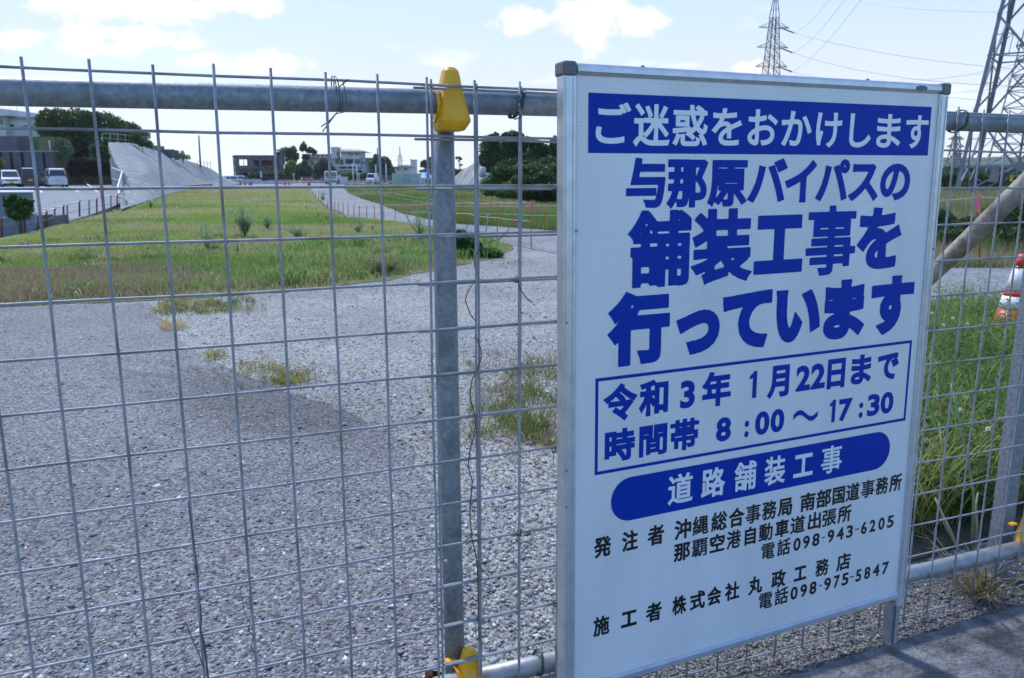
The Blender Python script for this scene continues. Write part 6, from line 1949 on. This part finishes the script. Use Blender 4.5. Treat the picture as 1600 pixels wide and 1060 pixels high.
def pylon(label, base, rz, H, hw0, hwt, levels, leg, br, mt, arms=(), name='pylon', kbrace=False, apex=None, joined=False, group='pylons of the power lines'):
    root = empty(name, tuple(base), label, 'pylon', group, rz)
    def hwz(z): return hw0 + (hwt - hw0) * (z / H) if z < H else hwt
    def cor(z, i):
        h = hwz(z); return np.array([(-h, -h, z), (h, -h, z), (h, h, z), (-h, h, z)][i])
    J = MB() if joined else None

    def seg(a, b, w, nm):
        if joined: J.bar(a, b, w)
        else: MB().bar(a, b, w).build(nm, mt, root)
    for i in range(4):
        if joined:
            for z0, z1 in zip(levels[:-1], levels[1:]): J.bar(cor(z0, i), cor(z1, i), leg)
        else:
            zk = min(H, levels[-1])
            if levels[-1] > zk: MB().bar(cor(zk, i), cor(levels[-1], i), leg).build('leg', mt, root)
            a, b = cor(0, i), cor(zk, i)
            sx_ = np.sign(a[0]); sy_ = np.sign(a[1])
            m_ = MB()
            d = (b - a) / np.linalg.norm(b - a); ln = np.linalg.norm(b - a)
            m_.obox((a + b) / 2 - np.array([sx_ * leg / 2, 0, 0]), np.array([leg / 2, 0, 0]), np.array([0, leg * .07, 0]), d * ln / 2)
            m_.obox((a + b) / 2 - np.array([0, sy_ * leg / 2, 0]), np.array([leg * .07, 0, 0]), np.array([0, leg / 2, 0]), d * ln / 2)
            m_.build('leg', mt, root)
    for f in range(4):
        i, j = f, (f + 1) % 4
        for k, (z0, z1) in enumerate(zip(levels[:-1], levels[1:])):
            A0, B0, A1, B1 = cor(z0, i), cor(z0, j), cor(z1, i), cor(z1, j)
            if kbrace:
                zm = (z0 + z1) / 2
                Am, Bm = cor(zm, i), cor(zm, j)
                C0, C1 = (A0 + B0) / 2, (A1 + B1) / 2
                if k == 0:
                    seg(C1, A0, br * 1.2, 'brace'); seg(C1, B0, br * 1.2, 'brace')
                    for (p_, q_) in ((A0, A1), (B0, B1)):
                        seg((C1 + p_) / 2, q_, br * .7, 'strut')
                else:
                    for (P0_, Pm, P1) in ((A0, Am, A1), (B0, Bm, B1)):
                        seg(C0, Pm, br * 1.25, 'brace'); seg(Pm, C1, br * 1.25, 'brace')
                        h1 = (C0 + Pm) / 2; h2 = (C1 + Pm) / 2
                        l1 = P0_ * .5 + Pm * .5; l2 = P1 * .5 + Pm * .5
                        (seg(l1, h1, br * .5, 'strut'), seg(l2, h2, br * .5, 'strut')) if f in (0, 3) else None
                        if f == 0:
                            seg(h1, P0_, br * .5, 'strut'); seg(h2, P1, br * .5, 'strut')
                            seg(h1, (C0 + P0_) / 2, br * .35, 'strut')
                seg(A1, B1, br, 'cross_bar')
                if f < 1: seg(cor(z1, f), cor(z1, f + 2), br * .6, 'cross_bar')
            else:
                seg(A0, B1, br, 'brace'); seg(B0, A1, br, 'brace'); seg(A1, B1, br, 'cross_bar')
    if apex:
        for i in range(4):
            a = cor(levels[-1], i)
            seg(a, np.array([0, 0, apex]), leg * .8, 'peak_leg')
        zt = levels[-1]
        for k in (1, 2, 3):
            h = hwz(zt) * (1 - k / 4.0); z = zt + (apex - zt) * k / 4.0
            c4 = [np.array([-h, -h, z]), np.array([h, -h, z]), np.array([h, h, z]), np.array([-h, h, z])]
            for i in range(4): seg(c4[i], c4[(i + 1) % 4], br * .7, 'brace')
    if joined: J.build('lattice', mt, root)
    for (z, half) in arms:
        for s in (-1, 1):
            m_ = MB(); h = hwz(z)
            tip = np.array([s * half, 0, z])
            for sy_ in (-1, 1):
                m_.bar((s * h, sy_ * h, z), tip, br * 1.2)
                m_.bar((s * h, sy_ * h, z + half * .28), tip, br)
                mid = (np.array([s * h, sy_ * h, z]) + tip) / 2
                m_.bar(mid, (np.array([s * h, sy_ * h, z + half * .28]) + tip) / 2, br * .7)
            m_.build('cross_arm', mt, root)
    return root


# near pylon on the right
pylon('nearest grey lattice pylon cut off by the right edge', (Wp(1590, 290, 50)[0], 50, 0), R(-38), 13, 3.0, 1.6, [0, 1.95, 8.4, 13, 17], .21, .085, M['pylon'], (), 'pylon', True)
rt, o_ = thing_px('transformer_box', 'grey box and orange panel under the nearest pylon', 'equipment', 1575, 52)
pxbox(MB(o_), 1562, 262, 1571, 274, 52, 1, 1).build('cabinet', M['wall_dark'], rt)
pxbox(MB(o_), 1581, 274, 1596, 284, 50, .1).build('warning_panel', M['sign_yellow'], rt)
pxbox(MB(o_), 1586, 276.5, 1591, 281, 49.9, .08).build('warning_mark', M['dark'], rt)
for x in (1583, 1594): pxbox(MB(o_), x, 284, x + .8, 305, 50.05, .06, 0).build('post', M['galv'], rt)
# second pylon behind
pylon('second lattice pylon behind the nearest one at the right edge', (Wp(1601, 285, 118)[0], 118, 0), R(25), 26, 3.9, 1.3, [0, 3, 6, 8.6, 11, 13.3, 15.5, 17.6, 19.6, 21.5, 23.4, 26], .22, .11, M['pylon'], [(13.5, 6), (19, 5.5)], 'pylon', False)
pylon('small distant pylon seen just right of the board edge', (Wp(1487, 285, 330)[0], 330, 0), R(12), 17, 2.6, .8, [0, 4, 7.5, 10.5, 13, 15, 17], .35, .22, M['pylon_far'], [(13, 4), (16, 3.5)], 'pylon', False, 20.4, True)
pylon('smaller companion pylon beside the distant one', (Wp(1492, 285, 520)[0], 520, 0), R(40), 16, 2.6, .8, [0, 4, 7.5, 10.5, 13, 16], .4, .25, M['pylon_far'], [(12, 4)], 'pylon', False, 19, True)
# central pylon behind the board
pb = Wp(1194, 285, 200)
z1, z2, z3 = Wp(1194, 43.5, 200)[2], Wp(1194, 74.5, 200)[2], Wp(1194, 104.5, 200)[2]
lv = [0, 5, 9.5, 13.5, 17, 20, 22.6, 25, z3, z3 + 2.3, z2, z2 + 2.4, z1, z1 + 2.2]
pylon('tall pylon with three cross-arms rising above the board', (pb[0], 200, 0), R(10), z1 + 2.2, 3.0, .85, lv, .20, .085, M['pylon_far'], [(z1, 3.9), (z2, 4.0), (z3, 4.1)], 'pylon', False, z1 + 9.5, False)
# faint far pylon, its haze partly painted in by the pale shutter grey
fb = Wp(626, 285, 1500)
pylon('faint hazy pylon on the horizon above the site hut', (fb[0], 1500, 0), 0, 42, 5, 1.2, [0, 12, 22, 30, 36, 42], .7, .45, M['shutter'], [(30, 7), (36, 6.5)], 'pylon', False, 56, True)
fb = Wp(70, 285, 900)
# cables
cab = empty('power_lines', (pb[0], 200, 0), 'thin power cables strung between the pylons across the sky', 'power line')


def cable(a, b, sag, r=.028, parent=cab):
    P = []
    for k in range(15):
        s = k / 14; q = np.asarray(a) * (1 - s) + np.asarray(b) * s; q = q - np.array([0, 0, 4 * sag * s * (1 - s)]); P.append(q)
    MB((pb[0], 200, 0)).tube(P, r, 4, False).build('cable', M['cable'], parent)


ends = []
for (y, x_tip) in ((43.5, 1219), (74.5, 1217), (104.5, 1216)):
    a = Wp(x_tip, y, 199)
    q = Wp(x_tip + 21, y + 8, 196)
    MB((pb[0], 200, 0)).tube([a, q], .16, 6).build('insulator', M['insul'], cab)
    ends.append(q)
cable(ends[0], Wp(1640, 112, 120), 1.2)
cable(ends[1], Wp(1640, 136, 120), 1.8)
cable(ends[2], Wp(1640, 165, 120), 1.0)
for i, (xe, ye) in enumerate(((1420, -190), (1450, -190), (1480, -190))):
    cable(ends[i], Wp(xe, ye, 62), 2.2, .022)
for (x0, y0, x1, y1, d0, d1) in ((1400, 128, 1640, 88, 260, 120), (1400, 124, 1640, 96, 260, 120), (1330, 152, 1640, 128, 300, 120), (1340, 2, 1640, 20, 300, 118)):
    cable(Wp(x0, y0, d0), Wp(x1, y1, d1), 1.0, .02)
for (x0, y0, x1, y1) in ((1470, 251, 1640, 249), (1470, 256, 1640, 258), (1470, 247, 1640, 243)):
    cable(Wp(x0, y0, 200), Wp(x1, y1, 120), .2, .035)
for (xa, ya) in ((1498, 243), (1520, 242), (1544, 242)):
    MB((pb[0], 200, 0)).tube([Wp(xa, ya + 2, 120), Wp(xa + 6, ya - 4, 119)], .09, 6).build('insulator', M['insul'], cab)

# distant hills on the right
def ridge(name, d, xs, ytop, depth, m, seed):
    Vv = []; Fv = []
    for i, x in enumerate(xs):
        y = ytop(x) + 1.6 * (vnoise(np.array([x / 1.0]), np.array([0.0]), 14, seed)[0] - .5) * 2
        t = Wp(x, y, d); b = np.array([t[0], d - depth, -.6])
        mid = (t * .5 + b * .5) + [0, 0, t[2] * .18]
        Vv += [b, mid, t, t + [0, 60, 0]]
    for i in range(len(xs) - 1):
        for k in range(3): Fv.append((i * 4 + k, (i + 1) * 4 + k, (i + 1) * 4 + k + 1, i * 4 + k + 1))
    return tag(MB().add(Vv, Fv, True).build(name, m), kind='structure')


ridge('hill', 640, list(range(760, 1900, 20)), lambda x: 249 + 3 * math.sin(x / 90) + (8 if x < 860 else 0), 180, M['hill'], 4)
HB2 = 'distant houses on the hill'
for i, (x, y, w, h) in enumerate([(1503, 250.5, 7, 3.5), (1516, 249, 6, 3), (1531, 250, 8, 4), (1546, 249, 5, 3), (1567, 251, 9, 4), (1582, 250, 6, 4), (1593, 253, 9, 4), (1490, 252, 5, 3), (1475, 251, 6, 3)]):
    rt, o_ = thing_px('distant_house', 'tiny pale distant house on the right-hand hill', 'house', x, 600, HB2, 8)
    pxbox(MB(o_), x, y, x + w, y + h + 5, 600, 10).build('wall', M['wall_white'] if i % 2 else M['wall_cream'], rt)
    pxbox(MB(o_), x - .5, y - .7, x + w + .5, y + .2, 598, 14).build('roof', M['roof_slab'], rt)
for i, (x, r_) in enumerate([(1450, 16), (1478, 14), (1500, 18), (1525, 17), (1548, 15), (1572, 18), (1600, 20), (1630, 20)]):
    lab = ['dense green shrub behind the board edge', 'dark green shrub at the pylon leg', 'broad shrub below the pylon cross bar', 'mid shrub of the green belt under the pylon', 'shrub beside the orange panel', 'low shrub under the orange panel', 'rightmost shrub of the green belt', 'shrub beyond the right frame edge'][i]
    bush(lab, 62 + (i % 3) * 4, [(x, 284, r_, 14), (x - 8, 292, r_, 12), (x + 9, 278, r_ * .7, 9)], 3000, .22, (.05, .10, .028) if i % 2 else (.035, .075, .022), 'green belt under the pylons', base=0)
bush('hazy mid-distance tree belt on the right', 150, [(x, 270, 16, 9) for x in range(1440, 1660, 20)], 6000, .6, (.055, .095, .04), name='tree_line', cat='tree line')
BB = 'bushes on the bank behind the lane'
for i, (x, y, rx, ry, d) in enumerate([(1462, 352, 30, 26, 16), (1510, 362, 30, 22, 15.5), (1552, 350, 34, 28, 16), (1596, 340, 34, 30, 16.5), (1640, 350, 34, 30, 16), (1490, 372, 20, 12, 14.5), (1580, 372, 26, 14, 14.8)]):
    lab = ['leafy bush touching the board edge behind the lane', 'green bush behind the slanting pipe', 'bush right of the red post behind the lane', 'tall bush at the right edge behind the cone', 'bush just outside the right edge', 'low bush at the lane edge near the board', 'low bush directly above the cone'][i]
    bush(lab, d, [(x, y, rx, ry), (x - rx * .4, y + 6, rx * .6, ry * .6), (x + rx * .4, y - 4, rx * .6, ry * .7)], 3200, .085, (.06, .095, .03), BB, base=0, dark=.4)

# traffic cone
ct = G(1581, 545)
cb_ = tuple(ct)
cone = empty('traffic_cone', cb_, 'orange and white traffic cone at the right edge behind the weeds', 'traffic cone')


def cone_ring(z0, z1, nm, mt, out=0.0):
    r0 = .205 - .17 * z0 / .76 + out; r1 = .205 - .17 * z1 / .76 + out
    MB().tube([(0, 0, z0), (0, 0, z1)], [r0, r1], 24, True).build(nm, mt, cone)


for z0, z1, c in ((.03, .33, 'cone_red'), (.33, .43, 'cone_white'), (.43, .475, 'cone_red'), (.475, .66, 'cone_white'), (.66, .76, 'cone_red')):
    cone_ring(z0, z1, 'band' if c == 'cone_white' else 'body', M[c], .002 if c == 'cone_white' else 0)
MB().obox((0, 0, .018), (.28, 0, 0), (0, .28, 0), (0, 0, .018), .03).build('base', M['cone_red'], cone)
cone_ring(.655, .668, 'collar', M['car_blue'], .006)

# weeds behind the mesh on the right
weedzone = [(1310, 900), (1428, 872), (1600, 835), (1760, 800), (1800, 560), (1700, 498), (1450, 498), (1340, 560), (1290, 700)]
# soil under them
sheet('weed_bed', densify([G(*q) for q in weedzone], .25, .03, 12), .010, mat('dark_litter_soil', (.035, .030, .022), .95, 0, (.10, .085, .06), 14, 8, .8, 60))
p = scatter_px([(1330, 850), (1440, 838), (1600, 790), (1750, 770), (1800, 560), (1700, 498), (1450, 498), (1340, 560)], 15000, .008, .55)
hh = rng.uniform(.14, .55, len(p)) * np.clip(.55 + .6 * fbm(p[:, 0], p[:, 1], .5, 8), .3, 1.3)
g = tone(p[:, 0], p[:, 1], (.10, .20, .035), (.25, .30, .08), .8, 15, -.05, .45)
dry = rng.random(len(p)) < .10
g[dry] = np.array([.30, .25, .15]) * rng.uniform(.7, 1.2, (dry.sum(), 1))
tag(blades('weed_grass', p, hh, rng.uniform(.0018, .0042, len(p)), g, .55, .75, 2), 'thick wild grass behind the mesh right of the board', None, None, 'stuff')
# low creeping leaves between
n = 17000
q = scatter_px([(1330, 850), (1440, 838), (1600, 790), (1750, 770), (1800, 560), (1700, 498), (1450, 498), (1340, 560)], n, .008, .6)
zt = rng.uniform(.02, .42, len(q)) * np.clip(.5 + .7 * fbm(q[:, 0], q[:, 1], .4, 18), .3, 1.2)
c = q + np.stack([np.zeros(len(q)), np.zeros(len(q)), zt], 1)
az = rng.uniform(0, 6.28, len(q)); el = rng.uniform(-.2, .9, len(q))
u = np.stack([np.cos(az) * np.cos(el), np.sin(az) * np.cos(el), np.sin(el)], 1)
v_ = np.stack([-np.sin(az), np.cos(az), rng.uniform(-.3, .3, len(q))], 1)
s_ = rng.uniform(.014, .036, len(q))[:, None]
V0 = np.stack([c, c + u * s_ * .5 + v_ * s_ * .35, c + u * s_ * 1.1 - [0, 0, .004], c + u * s_ * .5 - v_ * s_ * .35], 1).reshape(-1, 3)
col = np.array([.095, .20, .045])[None] * rng.uniform(.5, 1.6, (len(q), 1)) * rng.uniform(.92, 1.08, (len(q), 3))
tag(link('ground_leaves', mesh_np('ground_leaves', V0, np.arange(len(q) * 4).reshape(-1, 4), M['grass'], np.repeat(col, 4, 0))), 'small creeping leaves low among the weeds right of the board', None, None, 'stuff')


def leafy(label, base, h, n_nodes, lean, flower, leafl=.055):
    """upright herb: stem, opposite pairs of toothed-looking leaflets, optional daisy flower"""
    base = np.asarray(base, float)
    root = empty('flowering_weed' if flower else 'leafy_weed', tuple(base), label, 'weed', 'leafy weeds behind the mesh on the right')
    tip = base + np.array([lean[0], lean[1], h])
    mid = base * .5 + tip * .5 - np.array([lean[0] * .25, lean[1] * .25, -h * .03])
    MB(tuple(base)).tube([base, mid, tip], [.0035, .0026, .0014], 6).build('stem', M['stemg'], root)
    Vv = []; Fv = []; cc = []
    for i in range(n_nodes):
        t = .18 + .82 * (i + .5) / n_nodes
        c = base * (1 - t) ** 2 + mid * 2 * t * (1 - t) + tip * t ** 2
        a0 = i * 1.57 + random.uniform(-.3, .3)
        for s in (0, math.pi):
            for da, sc in ((0, 1.0), (.75, .7), (-.75, .7)):
                a = a0 + s + da
                l_ = leafl * random.uniform(.7, 1.25) * (1.1 - .45 * t) * sc
                d = np.array([math.cos(a), math.sin(a), random.uniform(.1, .6)])
                sd2 = np.array([-math.sin(a), math.cos(a), random.uniform(-.2, .2)])
                st_ = c + np.array([math.cos(a0 + s), math.sin(a0 + s), .25]) * .012
                b = len(Vv)
                Vv += [st_, st_ + d * l_ * .35 + sd2 * l_ * .24, st_ + d * l_ * .7 + sd2 * l_ * .15 - [0, 0, l_ * .05], st_ + d * l_ - [0, 0, l_ * .22], st_ + d * l_ * .7 - sd2 * l_ * .15 - [0, 0, l_ * .05], st_ + d * l_ * .35 - sd2 * l_ * .24]
                Fv.append((b, b + 1, b + 2, b + 3, b + 4, b + 5))
                k = random.uniform(.6, 1.45)
                cc += [(.08 * k, .18 * k, .04 * k)] * 6
    me = bpy.data.meshes.new('leaves')
    me.from_pydata([tuple(np.array(q_) - base) for q_ in Vv], [], Fv)
    at_ = me.color_attributes.new('tint', 'FLOAT_COLOR', 'POINT')
    at_.data.foreach_set('color', np.array([(*c_, 1) for c_ in cc], np.float32).ravel())
    me.materials.append(M['grass'])
    link('leaves', me, root)
    if flower:
        m_ = MB(tuple(base))
        nrm = np.array([random.uniform(-.4, .2), -1.0, .8]); nrm /= np.linalg.norm(nrm)
        u = np.cross(nrm, (0, 0, 1.0)); u /= np.linalg.norm(u); w = np.cross(u, nrm)
        c = tip + nrm * .004
        for k in range(6):
            a = k * 2 * math.pi / 6 + random.uniform(-.1, .1)
            d = u * math.cos(a) + w * math.sin(a); e = u * -math.sin(a) + w * math.cos(a)
            m_.add([c + d * .003, c + d * .007 + e * .003, c + d * .0095 + e * .002, c + d * .0095 - e * .002, c + d * .007 - e * .003], [(0, 1, 2, 3, 4)])
        m_.build('petals', M['petal'], root)
        MB(tuple(base)).tube([c - nrm * .002, c + nrm * .004], [.0050, .0035], 8).build('flower_centre', M['stamen'], root)
    return root


flw = [(1470, 492, 5.0), (1495, 500, 4.6), (1519, 509, 4.3), (1482, 511, 4.6), (1548, 677, 2.9), (1523, 646, 3.2), (1452, 486, 5.0)]
for i, (x, y, dd) in enumerate(flw):
    t = Wp(x, y, dd)
    leafy(['white daisy-like weed flower closest to the board above the grass', 'orange-centred weed flower in the upper grass left of the cone', 'white flower on a weed just below the lane', 'yellow-centred weed flower in the tall grass by the board', 'single white flower low in the weeds beside the channel post', 'faded white flower in mid weeds', 'small flower head near the board edge by the lane'][i],
          (t[0] + random.uniform(-.05, .05), dd + .05, 0), t[2], 9, (t[0] * 0, 0), True)
for i, (x, yb, h) in enumerate([(1450, 800, .42), (1470, 760, .5), (1500, 790, .40), (1530, 750, .5), (1560, 770, .45), (1590, 740, .5), (1620, 760, .5), (1460, 700, .5), (1510, 690, .52), (1555, 690, .5), (1600, 680, .55), (1440, 640, .5), (1490, 630, .5), (1535, 620, .5), (1580, 610, .5), (1568, 575, .62), (1575, 560, .66), (1545, 655, .45), (1475, 820, .28), (1545, 810, .25), (1515, 822, .2), (1430, 760, .4), (1640, 700, .6), (1440, 560, .5)]):
    b = G(x, yb)
    hx = 'against the board edge' if x < 1445 else 'between board and pale reed' if x < 1485 else 'behind the pale reed' if x < 1525 else 'between reed and channel post' if x < 1565 else 'by the channel post' if x < 1605 else 'past the channel post'
    hy = 'rooted near the bottom pipe' if yb > 805 else 'in the front row of weeds' if yb > 755 else 'in the second row of weeds' if yb > 720 else 'in the middle of the weeds' if yb > 660 else 'well back in the weeds' if yb > 590 else 'at the back by the lane'
    leafy(('tall' if h > .48 else 'short' if h < .3 else 'mid-height') + ' leafy green weed ' + hx + ', ' + hy, (b[0], b[1], 0), h * random.uniform(.8, 1.1), 11, (random.uniform(-.08, .08), random.uniform(-.05, .05)), False, .05 if i % 3 else .07)
# tall pale grass stalks with blades, and dry stems close to the mesh
def stalk(label, pts, r, mt, lv=()):
    P = [Wp(*q_) for q_ in pts]; o = tuple(P[0])
    root = empty('grass_stalk', o, label, 'grass stalk', 'thick stalks behind the mesh')
    MB(o).tube(P, [r * (1 - .5 * i / len(P)) for i in range(len(P))], 7).build('stem', mt, root)
    for (x0, y0, x1, y1, d, w) in lv:
        a, b = Wp(x0, y0, d), Wp(x1, y1, d - .05)
        mid = (a + b) / 2 + [0, 0, .02]
        s = np.array([0, 0, 1.0]) * w
        MB(o).add([a, mid + s, b, mid - s], [(0, 1, 2, 3)]).build('blade', M['reed'], root)


M['reed'] = mat('pale_reed_green', (.16, .24, .10), .6, 0, (.20, .28, .12), 12)
M['drystem'] = mat('dry_reed', (.30, .24, .16), .8, 0, (.40, .34, .24), 20)
stalk('thick pale green reed stalk with wide blades right of the board', [(1517, 862, 2.75), (1521, 815, 2.75), (1522, 780, 2.76), (1517, 745, 2.78), (1508, 700, 2.8), (1500, 660, 2.82), (1492, 625, 2.85), (1486, 600, 2.88)], .0065, M['reed'],
      [(1489, 608, 1444, 602, 2.85, .006), (1498, 650, 1534, 612, 2.85, .008), (1499, 668, 1456, 672, 2.84, .006), (1490, 612, 1505, 582, 2.86, .006), (1503, 680, 1550, 622, 2.84, .005), (1518, 750, 1456, 755, 2.8, .003), (1522, 735, 1530, 700, 2.8, .006)])
stalk('dry broken stem leaning beside the pale green reed', [(1524, 856, 2.7), (1527, 822, 2.7), (1525, 790, 2.7), (1528, 770, 2.72)], .005, M['drystem'])
stalk('dry cane slanting down to the bottom pipe near the board', [(1498, 862, 2.65), (1483, 825, 2.68), (1470, 798, 2.72), (1461, 778, 2.75)], .0055, M['drystem'])
stalk('second thinner dry cane crossing near the board foot', [(1494, 850, 2.7), (1478, 825, 2.72), (1470, 808, 2.72)], .004, M['drystem'])
# dry tuft at the bottom pipe
b = fpx(1530, 925, -.03); b[2] = .01
P_ = b[None] + rng.normal(0, .02, (160, 3)) * [1, 1, 0]
tag(blades('dry_tuft', P_, rng.uniform(.05, .16, 160), rng.uniform(.0015, .0035, 160), np.array([.30, .25, .14])[None] * rng.uniform(.5, 1.2, (160, 1)), 1.6, .8, 2), 'dry straw tuft growing under the bottom pipe', None, None, 'stuff')

# ================================================================== HAZE
hz = MB(); hz.box(-1720, 1720, -75, 1780, -3.0, 68)
hm = bpy.data.materials.new('haze'); hm.use_nodes = True
ht = hm.node_tree; ht.nodes.clear()
ho = ht.nodes.new('ShaderNodeOutputMaterial'); hv = ht.nodes.new('ShaderNodeVolumePrincipled')
hv.inputs['Color'].default_value = (.93, .96, 1.0, 1)
hv.inputs['Density'].default_value = .00016
hv.inputs['Anisotropy'].default_value = .3
ht.links.new(hv.outputs[0], ho.inputs['Volume'])
tag(hz.build('haze', hm), kind='stuff')
